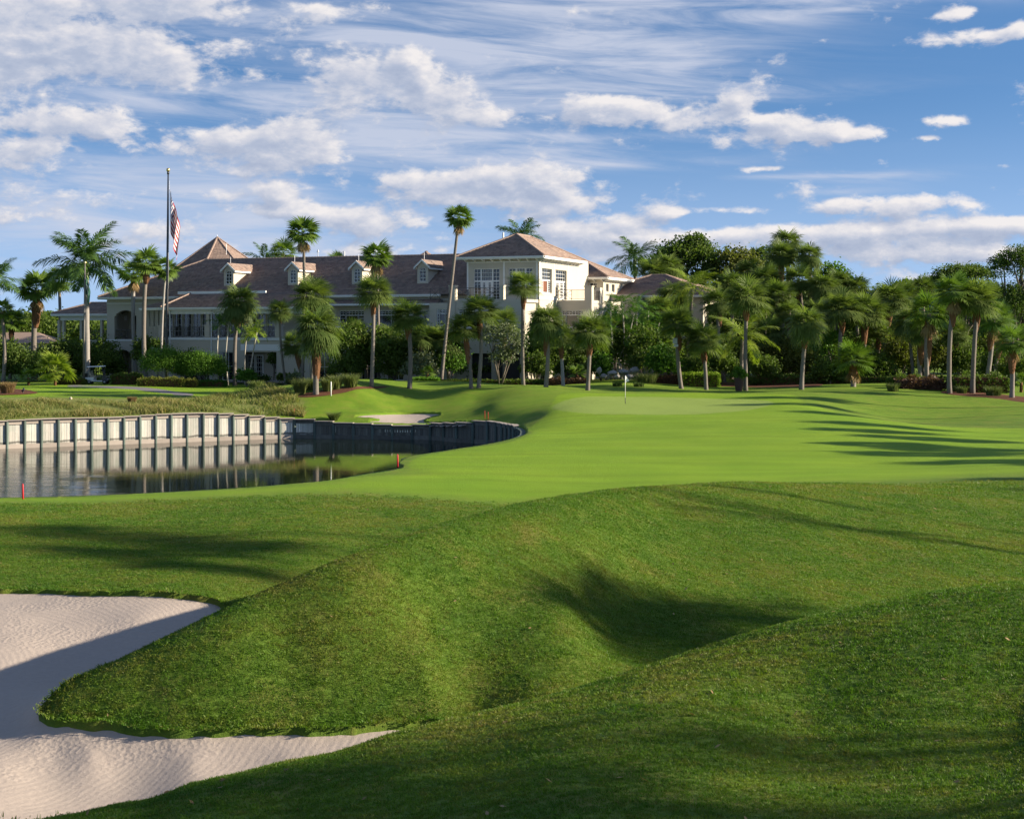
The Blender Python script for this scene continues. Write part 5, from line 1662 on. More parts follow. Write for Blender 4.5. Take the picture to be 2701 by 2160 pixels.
# ---- cabbage palms of the front row
palm('sabal', gnd(495, 812), 503, 634, 41, 'cabbage palm with a brownish drooping crown left of the first glass door', G_FRONT, 8, boots=.5, skirt=0, variant=3)
palm('sabal', gnd(603, d=148), 588, 655, 28, 'small cabbage palm with a thin bare trunk against the white ground floor wall', G_FRONT, 5, boots=.3)
palm('sabal', gnd(640, d=148), 621, 726, 31, 'low cabbage palm leaning left with a shaggy brown trunk', G_FRONT, 8, boots=1.7)
palm('sabal', gnd(655, d=136), 658, 624, 46, 'cabbage palm whose crown rises just above the thick trunked one', G_FRONT, 7, boots=.6, variant=0)
palm('sabal', gnd(665, 831), 668, 690, 52, 'nearest cabbage palm of the front row, with a swollen brown boot collar and dark trunk', G_FRONT, 11.5, boots=2.3, variant=3, bend=.01)
palm('sabal', gnd(782, 814), 787, 615, 42, 'slender cabbage palm with round knob and grey trunk below the third dormer', G_FRONT, 8, boots=.8, bend=.015)
palm('sabal', gnd(862, 818), 859, 666, 41, 'cabbage palm with a bright round crown right of the slender grey one', G_FRONT, 9, boots=.7)
palm('sabal', gnd(744, d=146), 746, 700, 32, 'low cabbage palm in the thicket just left of the slender grey one', G_FRONT, 7, boots=.9)
palm('sabal', gnd(822, d=147), 820, 712, 36, 'dark cabbage palm deep in the thicket below the gridded windows', G_FRONT, 7, boots=.9)
palm('sabal', gnd(891, d=142), 888, 708, 30, 'stubby cabbage palm with an orange brown boot trunk in the shrubs', G_FRONT, 7, boots=1.5)
palm('sabal', gnd(911, d=143), 922, 712, 28, 'small cabbage palm with a leaning pale trunk left of the tower wall', G_FRONT, 6, boots=.8)
palm('sabal', gnd(992, 818), 979, 692, 38, 'dark cabbage palm with a rough brown trunk under the tower balcony', G_FRONT, 7.5, boots=1.8)
palm('sabal', gnd(1007, 817), 1011, 656, 41, 'cabbage palm with a long light trunk centred below the tower doors', G_FRONT, 8, boots=1.0, variant=4)
palm('sabal', gnd(1062, d=143), 1060, 680, 37, 'full cabbage palm without visible trunk between the tower windows', G_FRONT, 7, boots=.9)
palm('sabal', gnd(1102, 811), 1102, 602, 37, 'tall cabbage palm at the tower corner with a thin straight trunk', G_FRONT, 7, boots=.9, bend=.01)
palm('sabal', gnd(1149, 815), 1151, 676, 42, 'cabbage palm with drooping grey green crown in front of the sunlit tower corner', G_FRONT, 9, boots=1.5, variant=3)
palm('sabal', gnd(1186, 812), 1180, 712, 32, 'short cabbage palm with a whitish leaning stem beside the sunlit corner', G_FRONT, 7, boots=.9, pale=True)
palm('sabal', gnd(1237, 822), 1243, 698, 42, 'cabbage palm with a straight brown trunk below the sunlit balcony', G_FRONT, 8.5, boots=1.0)
# ---- behind the roofs
palm('royal', gnd(1097, d=192), 1096, 500, 42, 'feather palm showing above the tower roof', 'royal palms round the clubhouse', 8, nf=16)
palm('royal', gnd(556, d=196), 556, 548, 36, 'feather palm tip showing above the main ridge left of the tall fan palm', 'royal palms round the clubhouse', 8, nf=14)
palm('stiff', gnd(598, d=192), 597, 533, 28, 'fan palm top showing above the main ridge beside the tall fan palm', None, 7)
palm('stiff', gnd(709, d=198), 709, 553, 22, 'small palm top barely showing above the main ridge near the white flue', None, 7)
palm('royal', gnd(1338, d=190), 1336, 545, 46, 'royal palm behind the low right wing', 'royal palms round the clubhouse', 8, nf=16)
palm('sabal', gnd(1372, d=182), 1375, 575, 34, 'cabbage palm behind the low wing roof, right of the royal palm', G_GROVE, 7)
palm('sabal', gnd(1402, d=184), 1404, 563, 34, 'cabbage palm behind the hip of the low wing roof', G_GROVE, 7)
# ---- feather palms and clumps at the right of the clubhouse
palm('coco', gnd(1450, d=158), 1458, 606, 50, 'yellow green coconut palm lit by the sun right of the low wing', 'coconut palms', 8, nf=18)
palm('coco', gnd(1566, d=140), 1563, 712, 58, 'low bright coconut palm with fronds close to the ground behind the planter', 'coconut palms', 8, nf=18)
def areca(base, stems, label, group=None, kind='areca', nf=8, name='areca_palm'):
    t = thing(name, label, 'palm tree', base, group)
    rng = random.Random(int(base.x * 37) % 991)
    fr = ARECF if kind == 'areca' else ARECB
    for (u, v, r, du) in stems:
        c = at(u, v, base.y + rng.uniform(-1.2, 1.2)) - base
        rr = r / FPX * base.y
        me = trunk_mesh((rng.uniform(-.5, .5) + du, rng.uniform(-.4, .4), -.2), c, .10, .06, M['pale_bark'], rng.random(), .05)
        o = bpy.data.objects.new('trunk', me); COL.objects.link(o); o.parent = t
        for i in range(nf):
            el = 1.3 - 1.6 * (i + .5) / nf + rng.gauss(0, .12)
            o = bpy.data.objects.new('frond', rng.choice(fr)); COL.objects.link(o); o.parent = t
            o.location = c; o.rotation_euler = (rng.gauss(0, .2), -el, i * 2.39996 + rng.gauss(0, .3)); s = rr * rng.uniform(1.05, 1.35); o.scale = (s, s, s)
    return t
areca(gnd(1302, d=146), [(1285, 655, 36, -.6), (1310, 640, 40, 0), (1335, 660, 36, .4), (1358, 690, 34, .9), (1290, 700, 32, -.9), (1325, 705, 32, .2), (1270, 680, 28, -1.1), (1375, 715, 26, 1.3)], 'big clump of dark feather palms with many thin stems hiding the right balcony corner')
areca(gnd(1352, d=150), [(1340, 640, 34, -.5), (1365, 655, 34, 0), (1388, 680, 32, .5), (1400, 720, 28, .8), (1350, 700, 30, .1)], 'second clump of feather palms in front of the low right wing')
areca(gnd(474, d=151), [(462, 678, 30, -.2), (483, 676, 30, .3)], 'pair of slim feather palms left of the glass door, thin pale stems', 'slim feather palms by the door', nf=9)
areca(gnd(521, 811), [(520, 702, 28, -.1), (541, 700, 32, .3)], 'twin stemmed feather palm in front of the glass door', 'slim feather palms by the door', 'arecab', nf=9)

# ---- grove on the right
palm('sabal', gnd(1295, d=152), 1292, 690, 36, 'cabbage palm hidden inside the big feather clump', G_FRONT, 7)
palm('sabal', gnd(1388, d=155), 1390, 660, 38, 'cabbage palm before the end wall of the low right wing', G_GROVE, 7)
palm('sabal', gnd(1415, d=160), 1418, 628, 36, 'cabbage palm left of the yellow green coconut palm', G_GROVE, 7)
palm('sabal', gnd(1215, d=144), 1208, 722, 32, 'low cabbage palm below the gridded window of the sunlit balcony', G_FRONT, 7)
palm('sabal', gnd(945, d=143), 942, 722, 34, 'low cabbage palm at the left foot of the tower balcony', G_FRONT, 7)
palm('sabal', gnd(770, d=148), 768, 728, 32, 'low cabbage palm behind the slender grey one, under the gridded window', G_FRONT, 7)
grove = [
    ('sabal', (1435, 818), 1426, 682, 38, 8.5, .9, 'cabbage palm carrying the grey speaker box on its trunk'),
    ('sabal', (1487, 821), 1480, 716, 36, 8, 1.0, 'cabbage palm leaning over the square clipped hedge'),
    ('sabal', (1570, 823), 1572, 626, 42, 8.5, .5, 'tall cabbage palm with a smooth trunk right behind the planter pot'),
    ('sabal', None, 1511, 636, 34, 8, 1.0, 'cabbage palm with a leaning brown trunk left of the tall planter palm', 1526, 152),
    ('sabal', None, 1656, 512, 34, 8, .9, 'topmost cabbage palm on the skyline of the grove', 1658, 172),
    ('sabal', None, 1645, 538, 34, 8, .9, 'cabbage palm just below the topmost one on the skyline', 1646, 168),
    ('sabal', None, 1704, 538, 29, 9, 1.1, 'cabbage palm standing clear on the skyline right of the topmost pair', 1690, 166),
    ('sabal', None, 1682, 590, 34, 8, .9, 'cabbage palm below the skyline trio', 1684, 162),
    ('sabal', None, 1736, 606, 35, 8, .9, 'olive tinged cabbage palm below the bright round tree', 1738, 160),
    ('sabal', None, 1638, 622, 34, 7.5, .8, 'cabbage palm with a grey trunk in the middle of the grove', 1643, 156),
    ('sabal', None, 1612, 590, 34, 7.5, .8, 'cabbage palm behind the tall planter palm, upper left of the grove', 1612, 164),
    ('sabal', None, 1590, 655, 30, 7.5, .8, 'dark cabbage palm behind the trunk of the tall planter palm', 1596, 158),
    ('sabal', None, 1540, 600, 30, 7.5, .8, 'cabbage palm between the coconut palm and the tall planter palm', 1540, 162),
    ('sabal', (1687, 820), 1698, 679, 37, 9, .9, 'cabbage palm on the lawn edge with a trunk leaning right, in the open'),
    ('sabal', None, 1773, 650, 38, 9, .9, 'cabbage palm above the low dark fan palm', 1771, 148),
    ('sabal', None, 1822, 656, 42, 9, 1.2, 'bright drooping cabbage palm with a ragged whitish trunk', 1816, 150),
    ('sabal', None, 1874, 630, 38, 9, .9, 'cabbage palm with a stout trunk in the dark gap of the grove', 1864, 156),
    ('sabal', None, 1912, 676, 34, 7, .8, 'dark cabbage palm left of the shaggy pair of trunks', 1924, 146),
    ('stiff', (1952, 812), 1956, 657, 41, 10, 2.6, 'dark fan palm with a shaggy white and brown trunk among red leaved plants'),
    ('sabal', None, 1938, 690, 30, 8, 2.4, 'cabbage palm with a thick shaggy trunk directly left of the dark fan palm', 1940, 142),
    ('stiff', (1999, 829), 2009, 612, 38, 9.5, 1.6, 'tall fan palm with a pale flared trunk below the umbrella shaped tree'),
    ('sabal', (2047, 829), 2058, 632, 43, 9.5, 1.0, 'tall cabbage palm with an orange brown knob near the right edge'),
    ('stiff', (2075, 816), 2092, 668, 37, 9.5, 1.5, 'bright fan palm with a slanting brown trunk between the tall pair and the right edge'),
    ('stiff', None, 2112, 690, 30, 8.5, 2.0, 'fan palm with a shaggy slanting trunk half behind the bright one', 2091, 142),
    ('stiff', (2130, 838), 2131, 718, 34, 10, 1.6, 'nearest short fan palm by the right edge on the red mulch'),
    ('stiff', (1796, 814), 1796, 757, 37, 11, .5, 'low broad fan palm with its crown near the lawn'),
    ('sabal', None, 2010, 700, 30, 7, .8, 'small cabbage palm in the shade between the pale flared trunk and the orange knobbed one', 2022, 146),
    ('sabal', None, 1850, 700, 26, 7, .8, 'small dark cabbage palm in the gap right of the ragged whitish trunk', 1850, 152),
    ('sabal', None, 1720, 655, 30, 7, .8, 'shaded cabbage palm behind the one leaning in the open', 1722, 156),
    ('sabal', None, 1620, 700, 32, 7, .8, 'cabbage palm low behind the coconut fronds and the tall trunk', 1624, 150),
    ('sabal', None, 1765, 600, 32, 7, .8, 'cabbage palm half hidden by the bright round tree', 1766, 170),
    ('sabal', None, 1800, 610, 34, 7, .8, 'cabbage palm on the skyline right of the bright round tree', 1800, 168),
    ('sabal', None, 1900, 625, 34, 7, .8, 'cabbage palm in front of the light green tree top', 1902, 166),
    ('sabal', None, 1940, 610, 30, 7, .8, 'cabbage palm left of the umbrella shaped tree', 1942, 168),
    ('sabal', None, 1575, 575, 30, 7, .8, 'cabbage palm in front of the olive tinged tree', 1576, 174),
    ('sabal', None, 2085, 620, 30, 7, .8, 'shaded cabbage palm between the umbrella shaped tree and the airy oak', 2085, 162),
    ('sabal', None, 1660, 660, 28, 7, .8, 'shaded cabbage palm low in the middle of the grove', 1664, 152),
]
for g in grove:
    kind, bv, uc, vc, r, w, bt, lab = g[:8]
    base = gnd(*bv) if bv else gnd(g[8], d=g[9])
    palm(kind, base, uc, vc, r, lab, G_GROVE, w, boots=bt, skirt=(1 if kind == 'stiff' else None), name='fan_palm' if kind == 'stiff' else None)
# trees just outside the right edge, whose long shadows lie across the fairway and the near slopes
for k, (x, y, hgt, r) in enumerate([(49, 61.5, 9, 1.3), (52, 66, 10.5, 1.4), (47, 70.5, 9.5, 1.3), (55, 75.5, 11, 1.5), (49, 80, 10, 1.3), (53, 58.5, 9, 1.3), (56, 68.5, 11, 1.4), (58, 85, 12, 1.5), (52, 51, 9.5, 1.5), (59, 95, 12, 1.7), (57, 104, 12, 1.7), (61, 112, 13, 1.7)]):
    b = Vector((x, y, h1(x, y)))
    u, v = CU + FPX * x / y, HV - FPX * (b.z + hgt - CAMH) / y
    palm('sabal', b, u, v, r * FPX / y, 'cabbage palm outside the right edge casting its shadow on the fairway', 'cabbage palms beyond the right edge', .32 * FPX / y, boots=.8)

# ------------------------------------------------------------------ broad leaved trees and shrubs
def blob_leaves(lb, c, rad, ncl, per, size, rng, shell=.55, tint=.5, asp=1.6, flat=.0):
    """leaves gathered in clumps through an uneven ellipsoid"""
    c = np.asarray(c); rad = np.asarray(rad)
    k = rng.normal(size=(ncl, 3)); k /= np.linalg.norm(k, axis=1)[:, None]
    k[:, 2] = np.where(k[:, 2] < -.45, -k[:, 2] * .5, k[:, 2])
    rr = rng.uniform(shell, 1.0, ncl) ** .7 * rng.uniform(.82, 1.10, ncl)
    cc = k * rr[:, None]
    ct = tint + rng.normal(0, .16, ncl)
    cs = rng.uniform(.12, .26, ncl)
    P = (np.repeat(cc, per, 0) + rng.normal(size=(ncl * per, 3)) * np.repeat(cs, per)[:, None] * np.array([1, 1, .75])) * rad + c
    n = len(P)
    d = rng.normal(size=(n, 3)); d[:, 2] -= .25; d /= np.linalg.norm(d, axis=1)[:, None]
    u = np.cross(d, rng.normal(size=(n, 3))); u /= np.linalg.norm(u, axis=1)[:, None]
    s = size * rng.uniform(.7, 1.4, n)
    w = s / asp
    V = np.stack([P, P + d * (s * .5)[:, None] + u * (w * .5)[:, None], P + d * s[:, None], P + d * (s * .5)[:, None] - u * (w * .5)[:, None]], 1).reshape(-1, 3)
    i = np.arange(n) * 4
    lb.add(V, np.stack([i, i + 1, i + 2, i + 3], 1), c=np.repeat(np.repeat(ct, per) + rng.normal(0, .08, n), 4))

_ts = [500]
def tree(name, label, base, lobes, mat, size=.28, dens=1.0, cat='tree', group=None, trunk_w=.22, bark='bark', stems=1, shell=.5, tint=.5):
    """lobes: (u, v, ru, rv[, depth offset]) in picture measure at the base's depth"""
    _ts[0] += 1; rng = np.random.default_rng(_ts[0]); pr = random.Random(_ts[0])
    d = base.y; k = d / FPX
    t = thing(name, label, cat, base, group)
    lb = LB(); br = MB()
    for lo in lobes:
        u, v, ru, rv = lo[:4]; dy = lo[4] if len(lo) > 4 else 0
        c = at(u, v, d) - base; c.y += dy
        ru, rv = ru * k, rv * k
        area = ru * rv * 4 * math.pi
        ncl = max(8, int(area * 1.15 * dens / max(.25, (size / .28) ** .8)))
        per = max(14, int(34 * (.28 / size) ** .6))
        blob_leaves(lb, tuple(c), (ru, (ru + rv) / 2, rv), ncl, per, size, rng, shell, tint)
        for s in range(stems):
            b0 = Vector((pr.uniform(-.12, .12) * stems, pr.uniform(-.1, .1) * stems, -.2))
            tip = Vector(c) + Vector((pr.uniform(-.4, .4) * ru, pr.uniform(-.3, .3) * ru, pr.uniform(-.1, .3) * rv))
            mid = b0.lerp(tip, .5) + Vector((pr.uniform(-.1, .1), pr.uniform(-.1, .1), .1)) * (tip - b0).length
            w = trunk_w / (stems ** .5)
            br.tube([b0, b0.lerp(mid, .5), mid, tip], [w, w * .8, w * .55, w * .2], 6)
            for q in range(3):
                e = Vector(c) + Vector((pr.uniform(-.8, .8) * ru, pr.uniform(-.7, .7) * ru, pr.uniform(-.3, .8) * rv))
                br.tube([mid, mid.lerp(e, .55) + Vector((0, 0, .1)), e], [w * .45, w * .3, w * .1], 5)
    o = bpy.data.objects.new('trunk', mesh_data('trunk', br.V, br.F, M[bark], True)); COL.objects.link(o); o.parent = t
    o = bpy.data.objects.new('crown', lb.mesh('crown', M[mat])); COL.objects.link(o); o.parent = t
    return t

G_TREE = 'broad leaved trees behind the palms'
tree('oak_tree', 'big dark broad leaved tree with an uneven top behind the right wing', gnd(1445, d=196), [(1400, 560, 36, 45), (1440, 535, 42, 38), (1478, 545, 44, 42), (1500, 590, 40, 45), (1420, 600, 45, 45), (1462, 508, 24, 18)], 'oak_leaf', .36, 1.2, group=G_TREE, tint=.5)
tree('olive_tree', 'olive tinged broad leaved tree right of the big dark one', gnd(1550, d=194), [(1542, 552, 34, 36), (1575, 556, 28, 32), (1550, 600, 40, 40)], 'olive_leaf', .34, 1.1, group=G_TREE, tint=.55)
tree('oak_tree', 'dark tree top between the olive tinged tree and the skyline palms', gnd(1605, d=198), [(1600, 538, 24, 22), (1610, 580, 40, 40)], 'oak_leaf', .36, 1.1, group=G_TREE)
tree('green_tree', 'bright green round tree beside the skyline palms', gnd(1754, d=176), [(1740, 582, 28, 26), (1768, 590, 32, 34), (1785, 625, 30, 34), (1745, 630, 40, 40)], 'green_leaf', .34, 1.15, group=G_TREE, tint=.6)
tree('lime_tree', 'light green tree top between the stout palm and the umbrella tree', gnd(1915, d=180), [(1905, 606, 24, 18), (1930, 612, 24, 20), (1910, 650, 40, 40)], 'lime_leaf', .30, 1.0, group=G_TREE, tint=.45)
tree('umbrella_tree', 'wide umbrella shaped dark tree behind the right-hand palms', gnd(2020, d=172), [(1985, 592, 36, 26), (2020, 575, 46, 20), (2058, 580, 40, 22), (2010, 620, 55, 40), (2070, 640, 45, 45)], 'oak_leaf', .22, 1.5, group=G_TREE, tint=.55)
tree('oak_tree', 'tall fine leaved oak with airy crown cut by the right edge', gnd(2150, d=158), [(2105, 570, 26, 34), (2135, 545, 30, 30), (2165, 560, 40, 44), (2120, 640, 36, 50), (2160, 640, 40, 60), (2095, 700, 30, 40)], 'oak_leaf', .20, .85, group=G_TREE, tint=.40, trunk_w=.3)
tree('oak_tree', 'dark tree filling the gap behind the ragged whitish palm', gnd(1830, d=182), [(1810, 660, 40, 40), (1850, 660, 40, 44), (1890, 670, 40, 40)], 'oak_leaf', .34, 1.1, group=G_TREE, tint=.35)
tree('green_tree', 'sunlit light green bush behind the leaning open palm', gnd(1752, d=150), [(1748, 725, 34, 30), (1715, 750, 28, 25)], 'green_leaf', .26, 1.1, group=G_TREE, tint=.75)
tree('grey_tree', 'small grey green loose tree below the tower, with a forked thin trunk', gnd(1052, d=139), [(1032, 705, 30, 30), (1075, 715, 34, 30), (1058, 750, 30, 26), (1090, 735, 22, 22)], 'grey_leaf', .20, .85, trunk_w=.10, tint=.5)
# domes clipped beside the flagpole
G_DOME = 'clipped dome shrubs beside the flagpole'
tree('dome_shrub', 'round clipped green shrub on bare pale stems, hiding the flagpole foot', gnd(343, d=149), [(343, 764, 40, 34), (322, 768, 22, 24), (364, 768, 22, 24)], 'green_leaf', .13, 2.0, 'shrub', G_DOME, .05, 'pale_bark', 4, .75, .68)
tree('dome_shrub', 'wider clipped green shrub on pale stems right of the round one', gnd(432, d=149), [(428, 772, 40, 32), (405, 762, 26, 22), (450, 776, 26, 24)], 'green_leaf', .13, 2.0, 'shrub', G_DOME, .05, 'pale_bark', 4, .75, .60)
tree('shrub', 'dark shrub between the two clipped domes, against the arches', gnd(392, d=156), [(395, 762, 30, 26), (385, 785, 26, 14)], 'oak_leaf', .16, 1.6, 'shrub', None, .05)
for (u, v, ru, rv, d, m, lab) in [
    (300, 740, 20, 34, 160, 'oak_leaf', 'dark climbing shrub on the arch pier right of the straight pale trunk'), (240, 770, 22, 38, 163, 'oak_leaf', 'dark shrub under the left arch beside the golf cart'),
    (332, 722, 14, 16, 158, 'oak_leaf', 'dark shrub top above the round clipped dome'), (575, 752, 10, 20, 158, 'oak_leaf', 'small dark topiary tree on the porch beside the glass door'),
    (540, 795, 26, 10, 154, 'oak_leaf', 'low dark shrub in front of the porch step'), (599, 792, 14, 12, 150, 'oak_leaf', 'round dark shrub right of the porch'), (617, 797, 14, 16, 143, 'grey_leaf', 'pale grey dried round shrub right of the porch'),
    (520, 790, 20, 20, 147, 'green_leaf', 'small green shrub at the foot of the twin stemmed feather palm'),
    (1392, 760, 34, 36, 140, 'green_leaf', 'dark green broad leaved shrub left of the speaker palm'), (1345, 760, 24, 26, 143, 'oak_leaf', 'dark shrub above the grey boulders'),
    (1460, 770, 30, 24, 142, 'oak_leaf', 'dark shrub behind the square clipped hedge'), (1520, 760, 34, 34, 146, 'oak_leaf', 'dark shrub behind the planter pot, to its left'), (1640, 745, 50, 40, 150, 'olive_leaf', 'wide brownish green shrub mass right of the tall planter palm'),
    (1610, 775, 30, 30, 144, 'oak_leaf', 'dark shrub right of the planter pot'), (1690, 765, 40, 36, 148, 'olive_leaf', 'olive shrub behind the leaning open palm'), (1745, 780, 36, 30, 143, 'oak_leaf', 'dark shrub left of the low broad fan palm'),
    (1850, 775, 36, 36, 146, 'oak_leaf', 'dark shrub right of the low broad fan palm'), (1895, 740, 34, 40, 150, 'olive_leaf', 'thin brownish shrub under the stout trunk palm'), (1968, 750, 30, 40, 146, 'olive_leaf', 'bright olive bush behind the shaggy palm trunks'),
    (2030, 760, 36, 40, 146, 'oak_leaf', 'dark shrub between the pale flared trunk and the orange knobbed palm'), (2100, 770, 36, 40, 143, 'oak_leaf', 'dark shrub behind the bright slanting fan palm'), (2145, 780, 24, 40, 140, 'oak_leaf', 'dark shrub at the right edge'),
    (730, 770, 34, 34, 144, 'oak_leaf', 'dark shrub in the thicket left of the slender grey palm'), (830, 765, 36, 36, 144, 'oak_leaf', 'dark shrub in the thicket right of the slender grey palm'), (885, 770, 36, 32, 141, 'grey_leaf', 'grey green shrub beside the stubby orange palm'),
    (948, 755, 34, 40, 143, 'green_leaf', 'broad leaved green shrub with large pale leaves left of the tower base'), (1130, 770, 32, 30, 141, 'oak_leaf', 'dark shrub at the foot of the tall tower corner palm'), (1210, 765, 34, 30, 143, 'oak_leaf', 'dark shrub below the sunlit balcony'), (1265, 770, 24, 30, 143, 'green_leaf', 'green shrub left of the big feather clump'),
    (40, 770, 40, 30, 160, 'oak_leaf', 'dark shrub behind the left fan palms'), (95, 770, 40, 30, 158, 'oak_leaf', 'dark shrub left of the second flagpole'), (150, 768, 30, 40, 165, 'oak_leaf', 'dark shrub behind the royal palm trunk'), (205, 745, 26, 26, 172, 'oak_leaf', 'dark foliage under the left porch roof')]:
    tree('shrub', lab, on_ground(u, d), [(u, v, ru, rv), (u + ru * .4, v + rv * .35, ru * .7, rv * .6), (u - ru * .45, v + rv * .3, ru * .65, rv * .6)], m, .22, 1.25, 'shrub', 'shrubs in the beds', .06, shell=.45, tint=.42)
tree('shrub', 'tall bright green shrub against the sunlit corner of the tower', on_ground(1142, 146), [(1140, 690, 22, 34), (1158, 720, 22, 34), (1128, 730, 22, 40), (1165, 770, 20, 30)], 'green_leaf', .30, 1.3, 'shrub', 'shrubs in the beds', .07, shell=.45, tint=.6)
# bright low fan palm bush by the second flagpole
def fan_bush(u, v, d, r, label, mats, nf=20, name='palmetto'):
    b = on_ground(u, d); rng = random.Random(int(u)); t = thing(name, label, 'palm', b)
    c = at(u, v, d) - b
    for i in range(nf):
        el = 1.4 - 1.7 * (i + .5) / nf + rng.gauss(0, .1)
        o = bpy.data.objects.new('frond', rng.choice(mats)); COL.objects.link(o); o.parent = t
        o.location = c * .6; s = r / FPX * d * rng.uniform(.85, 1.15); o.scale = (s, s, s)
        o.rotation_euler = (rng.gauss(0, .3), -el, i * 2.39996 + rng.gauss(0, .2))
    mb = MB(); mb.tube([(0, 0, -.2), c * .6], [.16, .12], 7)
    o = bpy.data.objects.new('stem', mesh_data('stem', mb.V, mb.F, M['boot_fibre'], True)); COL.objects.link(o); o.parent = t
fan_bush(116, 760, 146, 52, 'bright yellow green palmetto bush left of the second flagpole', FANB, 24)
fan_bush(60, 785, 148, 26, 'small dark palmetto between the two left fan palm trunks', FANF, 16)
fan_bush(2150, 790, 128, 30, 'spiky green fan palm seedling at the right edge', FANF, 14)
fan_bush(1215, 770, 139, 26, 'small palmetto between the whitish stem and the brown trunk', FANF, 14)
fan_bush(900, 772, 138, 22, 'spiky dark rosette between two palm stems', FANF, 14)

# hedges and ground cover: each bed its own plant
def hedge(name, label, u0, u1, v0, v1, d, depth, mat, size=.12, cat='hedge', n=2600, rounded=.25, group=None, bumpy=0.0, tint=.5):
    b = on_ground((u0 + u1) / 2, d); rng = np.random.default_rng(int(u0 + v0))
    x0, x1 = (u0 - CU) / FPX * d - b.x, (u1 - CU) / FPX * d - b.x
    z1 = CAMH - (v0 - HV) / FPX * d - b.z
    P = rng.uniform(-1, 1, (n, 3))
    ax = rng.integers(0, 3, n); sg = np.where(rng.random(n) < .5, -1, 1)
    P[np.arange(n), ax] = sg * rng.uniform(.82, 1.04, n)
    P[:, 2] = np.abs(P[:, 2])
    if rounded:
        f = 1 - rounded * (np.abs(P[:, 0]) ** 6 * .3 + np.abs(P[:, 1]) ** 4 * .5) * (P[:, 2] > .4)
        P[:, 2] *= f
    P[:, 2] *= 1 - bumpy * (.5 + .5 * np.sin(P[:, 0] * 7 + 1)) - bumpy * .5 * np.sin(P[:, 0] * 19)
    P = P * np.array([(x1 - x0) / 2, depth / 2, z1]) + np.array([(x0 + x1) / 2, depth / 2, 0])
    dn = rng.normal(size=(n, 3)); dn[:, 2] += .5; dn /= np.linalg.norm(dn, axis=1)[:, None]
    uu = np.cross(dn, rng.normal(size=(n, 3))); uu /= np.linalg.norm(uu, axis=1)[:, None]
    s = size * rng.uniform(.7, 1.3, n)
    V = np.stack([P, P + dn * (s * .5)[:, None] + uu * (s * .28)[:, None], P + dn * s[:, None], P + dn * (s * .5)[:, None] - uu * (s * .28)[:, None]], 1).reshape(-1, 3)
    i = np.arange(n) * 4
    lb = LB(); lb.add(V, np.stack([i, i + 1, i + 2, i + 3], 1), c=np.repeat(np.clip(tint + rng.normal(0, .2, n), 0, 1), 4))
    # the woody core
    mb = MB(); mb.box((x0 + x1) / 2 - (x1 - x0) * .45, (x0 + x1) / 2 + (x1 - x0) * .45, depth * .08, depth * .92, -.1, z1 * .8)
    t = thing(name, label, cat, b, group)
    o = bpy.data.objects.new('branches', mesh_data('branches', mb.V, mb.F, M['mulch'])); COL.objects.link(o); o.parent = t
    o = bpy.data.objects.new('foliage', lb.mesh('foliage', M[mat])); COL.objects.link(o); o.parent = t
hedge('clipped_hedge', 'square clipped bright green hedge behind the leaning palm', 1436, 1516, 785, 814, 138.5, 2.2, 'lime_leaf', .16, n=6000, tint=.55)
hedge('low_hedge', 'long low hedge of mixed green in front of the round dome shrub', 290, 384, 795, 816, 144, 1.4, 'olive_leaf', .15, n=4200, bumpy=.15, tint=.65)
hedge('low_hedge', 'short yellowish low hedge right of the long one', 386, 413, 798, 815, 145, 1.2, 'olive_leaf', .15, n=1600, bumpy=.2, tint=.75)
hedge('low_hedge', 'low green hedge along the path behind the wider dome shrub', 415, 474, 801, 813, 147, 1.0, 'green_leaf', .15, n=2200, bumpy=.1, tint=.4)
hedge('low_hedge', 'low hedge beside the second flagpole foot', 118, 176, 797, 809, 148, 1.2, 'olive_leaf', .15, n=2200, bumpy=.2, tint=.5)
hedge('low_hedge', 'dark green hedge between the golf cart and the straight pale trunk', 232, 292, 786, 806, 150, 2.0, 'oak_leaf', .16, n=3600, bumpy=.15, tint=.5)
hedge('ground_cover', 'low glossy ground cover between the slender grey palm and the thick one', 770, 822, 800, 817, 139, 1.6, 'green_leaf', .16, 'ground cover', n=2800, bumpy=.2, tint=.45)
hedge('ground_cover', 'mound of bright green ground cover right of the bright crowned palm', 868, 922, 796, 819, 136, 1.8, 'green_leaf', .17, 'ground cover', n=3400, bumpy=.2, rounded=.6, tint=.75)
hedge('ground_cover', 'dark ground cover along the tower base', 925, 1145, 800, 817, 139, 2.0, 'oak_leaf', .17, 'ground cover', n=6400, bumpy=.2, tint=.55)
hedge('ground_cover', 'reddish brown ground cover below the sunlit balcony', 1152, 1236, 796, 815, 138, 2.0, 'red_leaf', .15, 'ground cover', n=4400, bumpy=.2, tint=.4)
hedge('ground_cover', 'reddish clipped ground cover left of the square hedge', 1366, 1434, 792, 807, 139.5, 2.2, 'red_leaf', .14, 'ground cover', n=4200, rounded=.5, tint=.65)
hedge('ground_cover', 'red leaved plants at the feet of the shaggy palm trunks', 1900, 1990, 795, 826, 128, 2.0, 'red_leaf', .22, 'ground cover', n=2600, bumpy=.35, tint=.35)
hedge('ground_cover', 'dark green ground cover left of the red leaved plants', 1880, 1950, 790, 815, 132, 2.0, 'oak_leaf', .2, 'ground cover', n=3000, bumpy=.3, tint=.5)
hedge('ground_cover', 'green ground cover between the palms near the right edge', 2010, 2130, 788, 828, 126, 2.5, 'oak_leaf', .2, 'ground cover', n=5000, bumpy=.3, tint=.5)
hedge('ground_cover', 'dark ground cover under the grove along the mulch', 1580, 1880, 792, 812, 143, 3.0, 'oak_leaf', .2, 'ground cover', n=9000, bumpy=.25, tint=.35)

